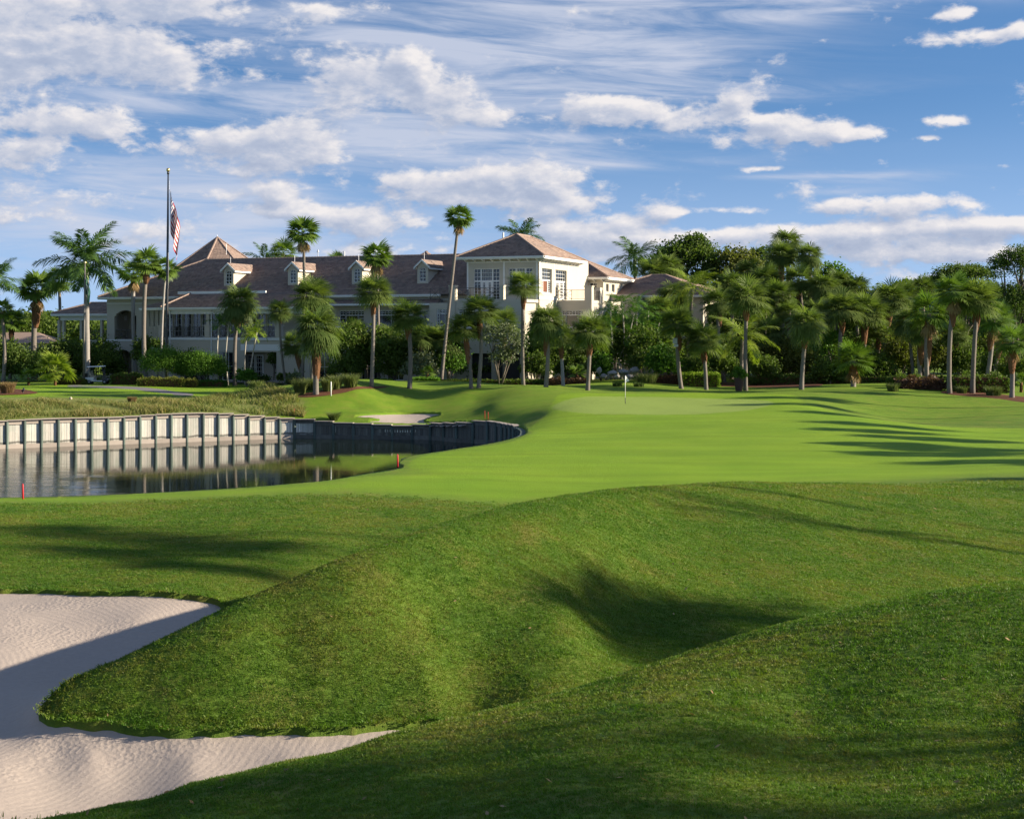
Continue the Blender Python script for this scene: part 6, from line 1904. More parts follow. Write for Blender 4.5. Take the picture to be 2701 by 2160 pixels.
# undergrowth and far woods: leaf masses nobody could count
def mass(name, blobs, mat, size, tint, seed):
    rng = np.random.default_rng(seed); lb = LB()
    for (u, v, d, ru, rv) in blobs:
        k = d / FPX; c = at(u, v, d); r = ru * k; h = rv * k
        ncl = int(max(8, r * h * 12.5 * .55)); blob_leaves(lb, tuple(c), (r, min(r, 4.0), h), ncl, 26, size, rng, .35, tint)
    o = obj(name, lb.mesh(name, M[mat]), kind='stuff')
    return o
rb = random.Random(5)
mass('undergrowth', [(u, 755 + rb.uniform(-18, 14), rb.uniform(153, 168), 44, 54) for u in range(1400, 2620, 24)], 'oak_leaf', .36, .45, 3)
mass('grove_foliage', [(u, 690 + rb.uniform(-16, 16), rb.uniform(168, 186), 50, 56) for u in range(1480, 2620, 24)] + [(u, 640 + rb.uniform(-10, 18), rb.uniform(180, 192), 44, 44) for u in range(1470, 1780, 28)], 'sabal_leaf', .46, .42, 13)
mass('sunlit_brush', [(u, 735 + rb.uniform(-30, 30), rb.uniform(150, 158), 24, 22) for u in range(1590, 2170, 31)], 'olive_leaf', .30, .55, 14)
mass('far_woodland', [(u, 695 + rb.uniform(-10, 12), rb.uniform(195, 240), 60, 34) for u in range(-300, 320, 17)] + [(u, 650 + rb.uniform(-10, 10), 215, 60, 50) for u in range(1380, 2500, 45)], 'oak_leaf', .5, .45, 4)
mass('thicket_foliage', [(u, 745 + rb.uniform(-20, 12), rb.uniform(143, 148), 30, 52) for u in list(range(712, 955, 12)) + list(range(1128, 1420, 13))] + [(u, 780, 151, 26, 22) for u in range(960, 1130, 15)] + [(u, 762 + rb.uniform(-18, 8), rb.uniform(160, 172), 26, 44) for u in range(-40, 235, 11)] + [(u, 700 + rb.uniform(-14, 14), 152, 26, 36) for u in range(1330, 1440, 13)], 'oak_leaf', .28, .42, 5)

# broad trees outside the right edge: their shade lies over the near slopes
for k, (x, y, z, r, lab) in enumerate([(39, 10.0, 11.5, 3.4, 'spreading unseen shade tree outside the right edge nearest to the camera'), (42, 13.4, 12.5, 2.5, 'tall unseen shade tree outside the right edge behind the nearest one'), 
                                  (48.5, 24.8, 13.2, 2.6, 'unseen shade tree outside the right edge level with the middle mound'), (52, 46.5, 9.5, 2.0, 'unseen shade tree outside the right edge level with the end of the fairway')]):
    b = Vector((x, y, h1(x, y)))
    pv = lambda dx, dz: (CU + FPX * (x + dx) / y, HV - FPX * (b.z + dz - CAMH) / y)
    rp = r * FPX / y
    u0, v0 = pv(0, z); u1, v1 = pv(-r * .6, z - r * .5); u2, v2 = pv(r * .5, z - r * .4)
    tree('unseen_shade_tree', lab, b, [(u0, v0, rp, rp * .6), (u1, v1, rp * .7, rp * .5, 1.0), (u2, v2, rp * .8, rp * .5, -1.0)], 'oak_leaf', .24, (.6 if k == 2 else .24), trunk_w=.16)

# one very tall unseen tree, added only to throw shade on the low lawn
b = Vector((52, 35.8, h1(52, 35.8)))
pv = lambda x, z: (CU + FPX * x / b.y, HV - FPX * (z - CAMH) / b.y)
kq = FPX / b.y
tree('unseen_shade_tree', 'very tall unseen tree outside the right edge, added to shade the lawn', b, [(*pv(52, 20.9), 2.4 * kq, 1.4 * kq, 0), (*pv(53.5, 20.6), 2.0 * kq, 1.1 * kq, -2.6), (*pv(51, 21.4), 2.0 * kq, 1.0 * kq, 2.4), (*pv(55, 21.0), 1.8 * kq, 1.1 * kq, 0.8)], 'oak_leaf', .26, .55, trunk_w=.10)
# ------------------------------------------------------------------ beds and paths
drape('cart_path', catmull([gxy(*p) for p in [(150, 811), (210, 812.5), (285, 814.5), (325, 818), (365, 824), (408, 831), (380, 833), (320, 825), (280, 820.5), (230, 818), (150, 815)]], .4), M['asphalt_path'], .025, .4)
drape('mulch_bed', catmull([gxy(*p) for p in [(604, 836), (640, 828), (700, 819), (760, 814.5), (818, 813), (806, 818), (745, 822), (695, 832), (650, 837)]], .3), M['mulch'], .05, .35)
drape('mulch_bed', catmull([gxy(*p) for p in [(1985, 825), (2050, 825), (2156, 836), (2240, 842), (2230, 852), (2150, 847), (2080, 839), (2000, 831)]], .3), M['mulch'], .05, .35)
drape('mulch_bed', catmull([gxy(*p) for p in [(1505, 806), (1600, 806), (1720, 808), (1720, 814), (1640, 816), (1560, 815), (1505, 813)]], .3), M['mulch'], .05, .35)
drape('mulch_bed', catmull([gxy(*p) for p in [(-60, 818), (30, 819), (78, 826), (60, 830), (0, 832), (-60, 832)]], .3), M['mulch'], .06, .35)

# ------------------------------------------------------------------ ornamental and native grasses
def blades(n, spread, h0, h1_, w, rng, lean=.35, tint=.5, tv=.2, cone=.0, shape='disc'):
    """bent blades rising from a disc"""
    a = rng.uniform(0, 2 * math.pi, n); r = np.sqrt(rng.uniform(0, 1, n)) * spread
    B = np.stack([r * np.cos(a), r * np.sin(a), np.zeros(n)], 1)
    la = a + rng.normal(0, .9, n)
    hh = rng.uniform(h0, h1_, n); ln = lean * rng.uniform(.3, 1.4, n) + cone * r / max(spread, 1e-6)
    o = np.stack([np.cos(la), np.sin(la), np.zeros(n)], 1)
    m = B + np.array([0, 0, 1]) * (hh * .6)[:, None] + o * (ln * hh * .35)[:, None]
    t = B + np.array([0, 0, 1]) * (hh * .95)[:, None] + o * (ln * hh)[:, None]
    sa = rng.uniform(0, 2 * math.pi, n); sd = np.stack([np.cos(sa), np.sin(sa), np.zeros(n)], 1)
    ww = w * rng.uniform(.7, 1.3, n)
    V = np.stack([B - sd * ww[:, None], B + sd * ww[:, None], m + sd * (ww * .8)[:, None], m - sd * (ww * .8)[:, None], t], 1).reshape(-1, 3)
    k = np.arange(n) * 5
    c = np.repeat(np.clip(tint + rng.normal(0, tv, n), 0, 1), 5)
    return V, np.stack([k, k + 1, k + 2, k + 3], 1), np.stack([k + 3, k + 2, k + 4], 1), c

def grass_clump(u, v, d, wpx, hpx, label, mat='clump_grass', n=420, tint=.5, lean=.5, cone=.0, name='ornamental_grass', group='ornamental grass clumps'):
    b = gnd(u, v) if d is None else gnd(u, d=d); k = b.y / FPX
    rng = np.random.default_rng(int(u * 7)); lb = LB()
    lb.add(*blades(n, wpx * k * .36, hpx * k * .55, hpx * k * 1.05, .018, rng, lean, tint, .2, cone))
    t = thing(name, label, 'grass clump', b, group)
    o = bpy.data.objects.new('blades', lb.mesh('blades', M[mat])); COL.objects.link(o); o.parent = t
grass_clump(632, 831, None, 28, 38, 'tan ornamental grass with a brown base, left of the swollen palm trunk', n=620, tint=.6)
grass_clump(690, 824, None, 26, 34, 'green ornamental grass behind the swollen palm trunk, to its right', n=520, tint=.45)
grass_clump(708, 820, None, 24, 34, 'tan tipped ornamental grass beside the white post', n=520, tint=.65)
grass_clump(738, 815, None, 34, 32, 'dark green ornamental grass left of the slender grey palm', n=620, tint=.3)
grass_clump(652, 822, None, 24, 30, 'small ornamental grass behind the swollen palm trunk, to its left', n=420, tint=.5)
grass_clump(1362, 796, 138, 52, 24, 'wide green ornamental grass beside the grey boulders', n=760, tint=.4)
grass_clump(1300, 822, 131, 26, 12, 'low dark grass tuft on the small mound behind the flagstick', n=320, tint=.2)
grass_clump(1345, 824, 131, 28, 12, 'low grass tuft on the small mound right of the flagstick', n=320, tint=.25)
grass_clump(1880, 824, None, 30, 20, 'light green grass tuft at the lawn edge left of the red leaved plants', n=480, tint=.5)
grass_clump(2092, 836, 123, 40, 24, 'green grass tuft on the red mulch near the right edge', n=520, tint=.35)
grass_clump(2025, 830, 125, 26, 18, 'green grass tuft between the pale flared trunk and the orange knobbed palm', n=420, tint=.35)
grass_clump(540, 815, 139, 40, 18, 'dark green grass tuft in front of the porch step', n=520, tint=.3)
grass_clump(16, 829, None, 34, 27, 'round brown cut grass clump on mulch at the left edge', 'dead_leaf', 1500, .25, .05, .32, 'cut_grass_clump', None)
grass_clump(278, 846, None, 24, 12, 'small brown cut grass clump on the bank above the seawall', 'dead_leaf', 700, .2, .05, .3, 'cut_grass_clump', None)
grass_clump(703, 890, 113.8, 22, 20, 'grass tuft hanging over the seawall left of the small bunker', n=420, tint=.35, lean=.9)

def native_bank():
    rng = np.random.default_rng(77); lb = LB()
    n = 42000
    u = rng.uniform(-160, 640, n)
    wall_d = np.interp(u, [-160, 0, 250, 490, 615, 700], [101.5, 103.9, 108, 111.9, 113.8, 113.6])
    back = np.interp(u, [-160, 0, 250, 420, 520, 560, 600, 640], [112, 113, 116, 119, 128, 131, 124, 117])
    s = rng.uniform(0, 1, n) ** 1.1
    d = wall_d + .25 + (back - wall_d) * s
    X = (u - CU) / FPX * d
    ptch = np.sin(X * .9 + 2 * np.sin(d * .5)) * np.sin(d * .8 + X * .3)
    keep = rng.uniform(0, 1, n) < np.clip(.5 + .6 * ptch, .06, 1)
    X, d, s, ptch, u = X[keep], d[keep], s[keep], ptch[keep], u[keep]; n = len(X)
    Z = H(X, d)
    V, Q, T, c = blades(n, .001, .16, .46, .018, rng, .95, .15, .26)
    hum = 1 + .45 * ptch + .5 * np.exp(-((u - 560) / 50) ** 2)
    V = V.reshape(n, 5, 3) * hum[:, None, None]
    V[:, :, 0] += X[:, None]; V[:, :, 1] += d[:, None]; V[:, :, 2] += Z[:, None]
    c = np.clip(c.reshape(n, 5) + (ptch * .22 + .10 * np.sin(X * .35))[:, None], 0, 1).ravel()
    lb.add(V.reshape(-1, 3), Q, T, c)
    obj('native_grass', lb.mesh('native_grass', M['tall_grass']), kind='stuff')
native_bank()

# ------------------------------------------------------------------ grass of the near slopes
def near_grass():
    rng = np.random.default_rng(3); lb = LB()
    lb.add(*blades(18, .055, .012, .030, .0034, rng, .9, .5, .25))
    tuft = bpy.data.objects.new('grass_tuft', lb.mesh('grass_tuft', M['grass_blade']))
    cy = G_V[G_F, 1].mean(1); cx = G_V[G_F, 0].mean(1)
    k = (cy < 53) & (np.abs(cx) < .58 * cy + 3.0) & (cy > 9)
    F = G_F[k]; un = np.unique(F); rm = np.full(len(G_V), -1, np.int64); rm[un] = np.arange(len(un))
    V = G_V[un].copy()
    me = np_mesh('rough_grass', V, rm[F], None, M['grass_blade'], True)
    yy = V[:, 1]
    zz = G_Z[un]
    dens = (1 - np.clip(zz * 4 - .2, 0, 1)) * np.interp(yy, [9, 14, 20, 28, 40, 50, 53], [480, 480, 440, 320, 160, 80, 30])
    a_ = me.attributes.new('density', 'FLOAT', 'POINT'); a_.data.foreach_set('value', dens.astype(np.float32))
    big = np.interp(yy, [9, 16, 30, 53], [.8, .9, 1.05, 1.45])
    bd = np.full(len(V), 9.0); nb = np.nonzero(yy < 36)[0]
    for i0 in range(0, len(nb), 8000):
        q = nb[i0:i0 + 8000]; bd[q] = np.sqrt(((V[q, None, :2] - BUNKER[None, ::3]) ** 2).sum(-1).min(1))
    big = big * (1 + .9 * np.clip(1 - bd / .35, 0, 1))
    a_ = me.attributes.new('size', 'FLOAT', 'POINT'); a_.data.foreach_set('value', big.astype(np.float32))
    o = obj('rough_grass', me, kind='stuff')
    g = bpy.data.node_groups.new('turf_blades', 'GeometryNodeTree')
    g.interface.new_socket('Geometry', in_out='INPUT', socket_type='NodeSocketGeometry')
    g.interface.new_socket('Geometry', in_out='OUTPUT', socket_type='NodeSocketGeometry')
    N = NT(g)
    gi, go = N.n('NodeGroupInput'), N.n('NodeGroupOutput')
    dp = N.n('GeometryNodeDistributePointsOnFaces', distribute_method='RANDOM')
    na = N.n('GeometryNodeInputNamedAttribute', data_type='FLOAT'); na.inputs[0].default_value = 'density'
    ns = N.n('GeometryNodeInputNamedAttribute', data_type='FLOAT'); ns.inputs[0].default_value = 'size'
    N.l(gi.outputs[0], dp.inputs['Mesh']); N.l(na.outputs['Attribute'], dp.inputs['Density'])
    oi = N.n('GeometryNodeObjectInfo'); oi.inputs[0].default_value = tuft; oi.inputs['As Instance'].default_value = True
    ip = N.n('GeometryNodeInstanceOnPoints')
    N.l(dp.outputs['Points'], ip.inputs['Points']); N.l(oi.outputs['Geometry'], ip.inputs['Instance'])
    rv = N.n('FunctionNodeRandomValue', data_type='FLOAT_VECTOR')
    rv.inputs[0].default_value = (-.25, -.25, 0); rv.inputs[1].default_value = (.25, .25, 6.283)
    rr = N.n('FunctionNodeRotateRotation', rotation_space='LOCAL')
    N.l(dp.outputs['Rotation'], rr.inputs[0]); N.l(rv.outputs[0], rr.inputs[1])
    N.l(rr.outputs[0], ip.inputs['Rotation'])
    rs = N.n('FunctionNodeRandomValue', data_type='FLOAT'); rs.inputs[2].default_value = 0.0; rs.inputs[3].default_value = 1.0; rs.inputs['Seed'].default_value = 5
    sc = N.m('MULTIPLY', N.m('MULTIPLY_ADD', N.m('POWER', rs.outputs[1], 4.0), 0.9, 0.7), ns.outputs['Attribute'])
    N.l(sc, ip.inputs['Scale'])
    N.l(ip.outputs[0], go.inputs[0])
    md = o.modifiers.new('blades', 'NODES'); md.node_group = g
near_grass()

def fallen_leaves():
    rng = np.random.default_rng(9); lb = LB(); n = 420
    Y = rng.uniform(13, 48, n); X = rng.uniform(-.4, .4, n) * Y
    ok = ~inside(BUNKER, X, Y); X, Y = X[ok], Y[ok]; n = len(X)
    Z = H(X, Y) + .03
    a = rng.uniform(0, 6.28, n); s = rng.uniform(.02, .055, n)
    d = np.stack([np.cos(a), np.sin(a), rng.normal(0, .4, n)], 1); u = np.stack([-np.sin(a), np.cos(a), rng.normal(0, .4, n)], 1)
    P = np.stack([X, Y, Z], 1)
    V = np.stack([P - d * s[:, None], P + u * (s * .45)[:, None], P + d * s[:, None], P - u * (s * .45)[:, None]], 1).reshape(-1, 3)
    i = np.arange(n) * 4
    lb.add(V, np.stack([i, i + 1, i + 2, i + 3], 1), c=np.repeat(rng.uniform(0, 1, n), 4))
    obj('fallen_leaves', lb.mesh('fallen_leaves', M['dead_leaf']), kind='stuff')
fallen_leaves()

# ------------------------------------------------------------------ flagpoles and flags
def flag_mat(name, kind):
    m, N, bs, out = new_mat(name)
    uv = N.n('ShaderNodeUVMap'); uv.uv_map = 'uv'
    sp = N.n('ShaderNodeSeparateXYZ'); N.l(uv.outputs[0], sp.inputs[0])
    s, t = sp.outputs[0], sp.outputs[1]
    if kind == 'stripes':
        st = N.m('MODULO', N.m('FLOOR', N.m('MULTIPLY', t, 13.0)), 2.0)
        c = N.mixc(st, (0.36, 0.004, 0.014, 1), (0.70, 0.69, 0.69, 1))
        can = N.m('MULTIPLY', N.m('LESS_THAN', s, 0.40), N.m('LESS_THAN', t, 7 / 13))
        # nine rows of stars, alternate rows shifted by half a step
        ry = N.m('MULTIPLY', t, 13 / 7 * 9.9); row = N.m('FLOOR', ry)
        sx = N.m('ADD', N.m('MULTIPLY', s, 6 / .4), N.m('MULTIPLY', N.m('MODULO', row, 2.0), 0.5))
        dx = N.m('SUBTRACT', N.m('FRACT', sx), 0.5); dy = N.m('SUBTRACT', N.m('FRACT', ry), 0.5)
        star = N.m('LESS_THAN', N.m('ADD', N.m('MULTIPLY', dx, dx), N.m('MULTIPLY', dy, dy)), 0.075)
        blue = N.mixc(star, (0.018, 0.025, 0.105, 1), (0.80, 0.79, 0.78, 1))
        c = N.mixc(can, c, blue)
    else:
        d1 = N.v('DISTANCE', uv.outputs[0], (.52, .42, 0)) if False else None
        ax = N.m('ABSOLUTE', N.m('SUBTRACT', s, .5)); ay = N.m('ABSOLUTE', N.m('SUBTRACT', t, .5))
        ring = N.m('ADD', N.m('MULTIPLY', ax, ax), N.m('MULTIPLY', ay, ay))
        mk = N.m('MULTIPLY', N.m('GREATER_THAN', ring, .018), N.m('LESS_THAN', ring, .045))
        c = N.mixc(mk, (0.010, 0.075, 0.045, 1), (0.75, 0.75, 0.70, 1))
    N.l(c, bs.inputs['Base Color']); bs.inputs['Roughness'].default_value = 0.7
    tr = N.n('ShaderNodeBsdfTranslucent'); N.l(c, tr.inputs[0])
    mx = N.n('ShaderNodeMixShader'); mx.inputs[0].default_value = .2
    N.l(bs.outputs[0], mx.inputs[1]); N.l(tr.outputs[0], mx.inputs[2]); N.l(mx.outputs[0], out.inputs['Surface'])
    return m

def hang_flag(name, label, top, hoist, reach, fall, mat, folds=3):
    """cloth hanging from its hoist edge on a still morning: the free end drops and folds beside the pole"""
    nu, nv = 28, 26
    V, UV = [], []
    for j in range(nv + 1):
        t = j / nv
        for i in range(nu + 1):
            s = i / nu
            # the upper edge slides down the diagonal, the lower edge hangs nearly straight
            x = reach * (.05 + .95 * min(1, s * 1.15) ** 1.5) * (1 - .45 * t * s)
            z = -hoist * t * (1 - .15 * s) - fall * (s ** 1.15) * (1 - .0 * t)
            fold = math.sin(s * folds * 2 * math.pi + t * 2.2)
            x += .16 * reach * fold * s * (.4 + .6 * t) * (1.15 - .5 * s)
            y = .22 * reach * math.cos(s * folds * 2 * math.pi + t * 1.6) * min(1, s * 3)
            V.append((x, y, z)); UV.append((s, t))
    F = []
    for j in range(nv):
        for i in range(nu):
            a = j * (nu + 1) + i; F.append((a, a + 1, a + nu + 2, a + nu + 1))
    me = mesh_data(name, V, F, mat, True)
    uv = me.uv_layers.new(name='uv')
    for lp in me.loops: uv.data[lp.index].uv = UV[lp.vertex_index]
    o = obj(name, me, loc=top)
    tag(o, label, 'flag')
    return o

fb = gnd(351, d=152)
fp = thing('flagpole', 'tall dark bronze flagpole with a golden ball carrying the striped flag', 'flagpole', fb)
topz = at(354, 361, fb.y)
sh = MB(); tp = topz - fb
sh.tube([(0, 0, -.3), (0, 0, 4), tp * .7, tp], [.17, .165, .12, .07], 10); adopt_ = lambda me, nm, mt, par, loc=(0, 0, 0): None
def sub(par, name, mb, mat, smooth=True, loc=(0, 0, 0)):
    o = bpy.data.objects.new(name, mesh_data(name, mb.V, mb.F, mat, smooth)); COL.objects.link(o); o.parent = par; o.location = loc
    return o
sub(fp, 'shaft', sh, M['bronze_pole'])
def ball_mb(c, r, n=10):
    mb = MB(); c = Vector(c)
    mb.tube([c + Vector((0, 0, r * math.sin(a))) for a in np.linspace(-1.5, 1.5, 9)], [max(.01, r * math.cos(a)) for a in np.linspace(-1.5, 1.5, 9)], n)
    return mb
sub(fp, 'finial', ball_mb(tp + Vector((0, 0, .14)), .21), M['gilt'])
tr_ = MB(); tr_.tube([tp + Vector((0, 0, -.32)), tp + Vector((0, 0, -.02))], [.13, .11], 8); sub(fp, 'truck', tr_, M['bronze_pole'])
hl = MB(); hl.tube([tp + Vector((.16, -.02, -1.0)), (tp.x * .3 + .2, -.1, tp.z * .68), (.2, -.1, tp.z * .45)], .012, 4); sub(fp, 'halyard', hl, M['white_paint'])
k = fb.y / FPX
hang_flag('striped_flag', 'red and white striped flag with starred blue corner hanging limp from the tall flagpole', at(357.5, 398, fb.y - .05), 84 * k, 21 * k, 80 * k, flag_mat('stripes_cloth', 'stripes'), 2)
fb2 = ground(176, 809.5, 100)
fp2 = thing('flagpole', 'slimmer grey flagpole with golden ball in front of the royal palm', 'flagpole', fb2)
tp2 = at(179, 555, fb2.y) - fb2
sh = MB(); sh.tube([(0, 0, -.3), tp2 * .5, tp2], [.12, .10, .06], 9); sub(fp2, 'shaft', sh, M['grey_pole'])
sub(fp2, 'finial', ball_mb(tp2 + Vector((0, 0, .1)), .14), M['gilt'])
k2 = fb2.y / FPX
hang_flag('green_flag', 'dark green flag with a pale emblem hanging limp from the slimmer flagpole', at(180, 573, fb2.y - .05), 40 * k2, 10 * k2, 42 * k2, flag_mat('green_cloth', 'green'), 2)

# ------------------------------------------------------------------ golf things
def stake(u, d, hpx, label):
    b = on_ground(u, d); kk = d / FPX
    t = thing('hazard_stake', label, 'stake', b, 'red hazard stakes round the pond')
    mb = MB(); r = .036 if d < 90 else .02
    mb.tube([(0, 0, -.2), (-.01, 0, hpx * kk * .9), (-.012, 0, hpx * kk)], [r, r, r * .55], 6)
    sub(t, 'shaft', mb, M['red_paint'])
stake(48.5, 50.2, 31, 'red stake on the near bank at the left edge of the pond')
stake(837.5, 61.6, 24, 'red stake beside the little timber corner of the cove')
stake(620, 114.2, 16, 'thin red stake above the seawall on the grassy bank')
stake(1021, 108.8, 17, 'red stake left of the pair at the head of the cove')
stake(1028, 108.1, 17, 'red stake right of the pair at the head of the cove')
b = gnd(697, 834)
t = thing('marker_post', 'thin white post on the lawn beside the swollen trunk palm', 'post', b)
mb = MB(); kk = b.y / FPX; mb.tube([(0, 0, -.2), (0, 0, 29 * kk), (0, 0, 30 * kk)], [.045, .045, .02], 6); sub(t, 'shaft', mb, M['white_paint'])

b = ground(1316.5, 850.5, 60); kk = b.y / FPX
t = thing('golf_flagstick', 'white golf flagstick standing in the hole on the green', 'flagstick', b)
mb = MB(); mb.tube([(0, 0, -.1), (0, 0, .45)], [.021, .021], 6); sub(t, 'lower_shaft', mb, M['bronze_pole'])
mb = MB(); mb.tube([(0, 0, .45), (0, 0, 60 * kk)], [.021, .017], 6); sub(t, 'upper_shaft', mb, M['white_paint'])
mb = MB(); mb.tube([(0, 0, .004), (0, 0, .012)], [.06, .06], 12); sub(t, 'cup_rim', mb, M['white_paint'])
V = []; zt = 60 * kk
pts = [(0, zt), (.10, zt - .10), (.22, zt - .26), (.30, zt - .42), (.16, zt - .50), (.02, zt - .56)]
fv = [(x, .05 * math.sin(x * 30), z) for x, z in pts]
o = bpy.data.objects.new('pin_flag', mesh_data('pin_flag', [(0, 0, zt), (.14, .04, zt - .16), (.30, -.03, zt - .40), (0, 0, zt - .28), (.15, .05, zt - .46), (0, 0, zt - .55)], [(0, 1, 4, 3), (1, 2, 4), (3, 4, 5)], M['white_paint'])); COL.objects.link(o); o.parent = t

def golf_cart():
    b = on_ground(206, 150.5)
    t = thing('golf_cart', 'white golf cart with a pale roof parked under the royal palm', 'golf cart', b)
    w = .58
    mb = MB()   # facing right: nose at +x
    mb.box(-1.18, -.30, -w, w, .32, .72); mb.hexa([(-.30, -w, .30), (.62, -w, .30), (.62, w, .30), (-.30, w, .30), (-.30, -w, .38), (.62, -w, .38), (.62, w, .38), (-.30, w, .38)])
    sub(t, 'rear_body', mb, M['white_paint'], False)
    mb = MB(); mb.hexa([(.55, -w, .28), (1.22, -w * .85, .34), (1.22, w * .85, .34), (.55, w, .28), (.62, -w * .95, .92), (1.05, -w * .8, .74), (1.05, w * .8, .74), (.62, w * .95, .92)]); fr = sub(t, 'front_cowl', mb, M['bronze_pole'], False)
    for s in (-1, 1):
        m2 = ball_mb((1.17, s * w * .6, .52), .07); h = sub(fr, 'headlight', m2, M['white_paint'])
    mb = MB(); mb.box(-.62, -.10, -w * .92, w * .92, .72, .86); mb.hexa([(-.66, -w * .92, .86), (-.54, -w * .92, .86), (-.54, w * .92, .86), (-.66, w * .92, .86), (-.80, -w * .92, 1.28), (-.70, -w * .92, 1.28), (-.70, w * .92, 1.28), (-.80, w * .92, 1.28)]); sub(t, 'seat', mb, M['seat_tan'], False)
    mb = MB(); mb.hexa([(-1.05, -w, 1.80), (.72, -w, 1.86), (.72, w, 1.86), (-1.05, w, 1.80), (-.95, -w * .85, 1.88), (.62, -w * .85, 1.95), (.62, w * .85, 1.95), (-.95, w * .85, 1.88)]); sub(t, 'roof', mb, M['white_paint'], False)
    for (x0, x1) in ((-1.0, -.92), (.70, .55)):
        for s in (-1, 1):
            mb = MB(); mb.tube([(x0, s * w * .9, .72 if x0 < 0 else .9), (x1, s * w * .9, 1.82)], .02, 5); sub(t, 'roof_post', mb, M['bronze_pole'])
    mb = MB(); mb.hexa([(.68, -w * .85, .95), (.70, -w * .85, .95), (.70, w * .85, .95), (.68, w * .85, .95), (.56, -w * .85, 1.8), (.58, -w * .85, 1.8), (.58, w * .85, 1.8), (.56, w * .85, 1.8)]); sub(t, 'windscreen', mb, M['window_glass'], False)
    mb = MB(); mb.tube([(.5, -.2, .85), (.28, -.2, 1.08)], .02, 5); c = Vector((.28, -.2, 1.08))
    mb.tube([c + Vector((.09 * math.sin(a), .17 * math.cos(a), .13 * math.sin(a))) for a in np.linspace(0, 6.28, 13)], .015, 4, False); sub(t, 'steering_wheel', mb, M['black_rubber'])
    mb = MB(); mb.box(-1.25, -1.18, -w * .7, w * .7, .5, 1.15); sub(t, 'bag_rack', mb, M['bronze_pole'], False)
    for x in (-.78, .85):
        for s in (-1, 1):
            mb = MB(); mb.tube([(x, s * (w - .16), .23), (x, s * w, .23)], .23, 14); wh = sub(t, 'wheel', mb, M['black_rubber'])
            mb = MB(); mb.tube([(x, s * (w - .02), .23), (x, s * (w + .012), .23)], .12, 10); sub(wh, 'rim', mb, M['steel'])
golf_cart()

# planter with its plant
b = gnd(1556, 824); kk = b.y / FPX
t = thing('planter_pot', 'dark terracotta planter pot on the lawn left of the tall palm', 'planter', b)
mb = MB(); hh = 28 * kk; rr = 10.5 * kk
mb.tube([(0, 0, 0), (0, 0, hh * .5), (0, 0, hh * .93), (0, 0, hh * .935), (0, 0, hh)], [rr * .68, rr * .86, rr * .96, rr * 1.12, rr * 1.12], 16); sub(t, 'pot', mb, M['terracotta'], False)
tree('potted_shrub', 'bright green shrub growing in the planter pot', b + Vector((0, .0, hh * .9)), [(1556, 786, 13, 13), (1564, 790, 11, 11), (1547, 788, 8, 9)], 'green_leaf', .13, 2.2, 'shrub', None, .05, tint=.62)
# speaker box on the palm trunk
b = gnd(1435, 818)
c = at(1421.5, 718, b.y - .35); kk = b.y / FPX
t = thing('speaker_box', 'grey weatherproof speaker box mounted on a palm trunk', 'speaker', c)
mb = MB(); mb.hexa([(-5 * kk, -.25, -5 * kk), (4 * kk, -.25, -6 * kk), (4 * kk, .15, -6 * kk), (-5 * kk, .15, -5 * kk), (-4.4 * kk, -.2, 6 * kk), (4 * kk, -.2, 6.5 * kk), (4 * kk, .15, 6.5 * kk), (-4.4 * kk, .15, 6 * kk)]); sub(t, 'housing', mb, M['grey_plastic'], False)
mb = MB(); mb.box(-3 * kk, 6 * kk, -.22, .12, -12 * kk, -6.8 * kk); sub(t, 'lower_box', mb, M['grey_plastic'], False)
mb = MB(); mb.box(2 * kk, 9 * kk, .10, .22, -3 * kk, 0); sub(t, 'bracket', mb, M['steel'], False)
# dark ground spotlight by the round clump
b = gnd(48.5, 829); kk = b.y / FPX
t = thing('ground_spotlight', 'small dark spotlight on the mulch beside the brown grass clump', 'spotlight', b)
mb = MB(); mb.tube([(0, 0, -.05), (0, 0, .22)], .035, 6); sub(t, 'stem', mb, M['bronze_pole'])
mb = MB(); mb.tube([(-.10, 0, .20), (.12, 0, .42)], [.08, .12], 8); sub(t, 'lamp_head', mb, M['bronze_pole'])
# tee markers on the practice lawn
for u, v, lab in ((98, 843, 'left tan marker on the lawn above the bank'), (149, 841, 'right tan marker on the lawn above the bank')):
    b = gnd(u, v); o = ball_mb((0, 0, .09), .13); q = obj('tee_marker', mesh_data('tee_marker', o.V, o.F, M['seat_tan'], True), loc=b); tag(q, lab, 'marker', 'tan markers on the lawn')

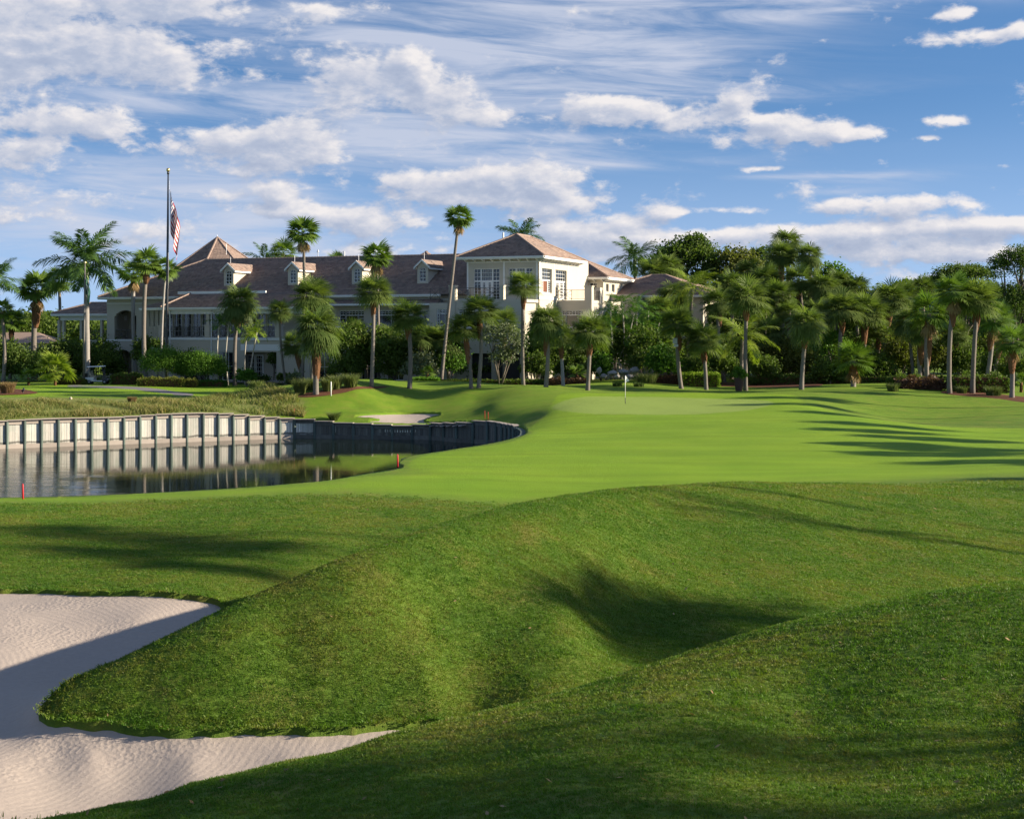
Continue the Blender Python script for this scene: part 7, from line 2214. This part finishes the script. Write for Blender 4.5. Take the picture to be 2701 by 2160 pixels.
# boulders beside the green
def boulder(u, v, d, wpx, hpx, label):
    rng = random.Random(int(u * 3)); kk = d / FPX
    bm = bmesh.new(); bmesh.ops.create_icosphere(bm, subdivisions=2, radius=1)
    for vt in bm.verts:
        n = 1 + .22 * math.sin(vt.co.x * 3 + rng.random()) * math.cos(vt.co.y * 4) + rng.uniform(-.10, .10)
        vt.co = Vector((vt.co.x * wpx * kk / 2 * n, vt.co.y * wpx * kk / 2.4 * n, vt.co.z * hpx * kk / 2 * n))
    me = bpy.data.meshes.new('boulder'); bm.to_mesh(me); bm.free(); me.materials.append(M['rock'])
    o = obj('boulder', me, loc=at(u, v, d), rot=(0, 0, rng.uniform(0, 3)))
    tag(o, label, 'boulder', 'grey boulders by the small mound')
for a in [(1262, 780, 140, 15, 15, 'leftmost grey boulder, at the end of the rock row'), (1272, 792, 139, 18, 10, 'flat grey boulder below the leftmost one'), (1290, 785, 140, 26, 11, 'long pale boulder in the rock row left of the flagstick'),
          (1312, 783, 141, 30, 12, 'long grey boulder just behind the pin flag'), (1335, 780, 141, 20, 14, 'rounded boulder at the right end of the rock row'), (1300, 793, 138.5, 16, 9, 'small dark boulder in front of the rock row'), (1325, 793, 138.5, 18, 9, 'small boulder right of the pin flag')]:
    boulder(*a)

# small building far behind the left palms
def far_lodge():
    b = on_ground(10, 198); t = thing('far_lodge', 'low lodge with a brown roof and tan wall far behind the left palms', 'building', b)
    mb = MB(); mb.box(-6, 6.5, 0, 6, -.2, 3.9); sub(t, 'wall', mb, M['cream_stucco'], False)
    mb = MB(); a = [(-7, -1, 3.9), (7.5, -1, 3.9), (7.5, 7, 3.9), (-7, 7, 3.9)]; r0, r1 = (-3, 3, 5.4), (3.5, 3, 5.4)
    for f in ([a[0], a[1], r1, r0], [a[1], a[2], r1], [a[2], a[3], r0, r1], [a[3], a[0], r0], a[::-1]): mb.poly(f)
    sub(t, 'roof', mb, M['ridge_tile'], False)
    for x in (-4, 0, 4):
        mb = MB(); mb.box(x - .7, x + .7, -.04, .0, 1.2, 2.9); sub(t, 'window', mb, M['window_glass'], False)
far_lodge()
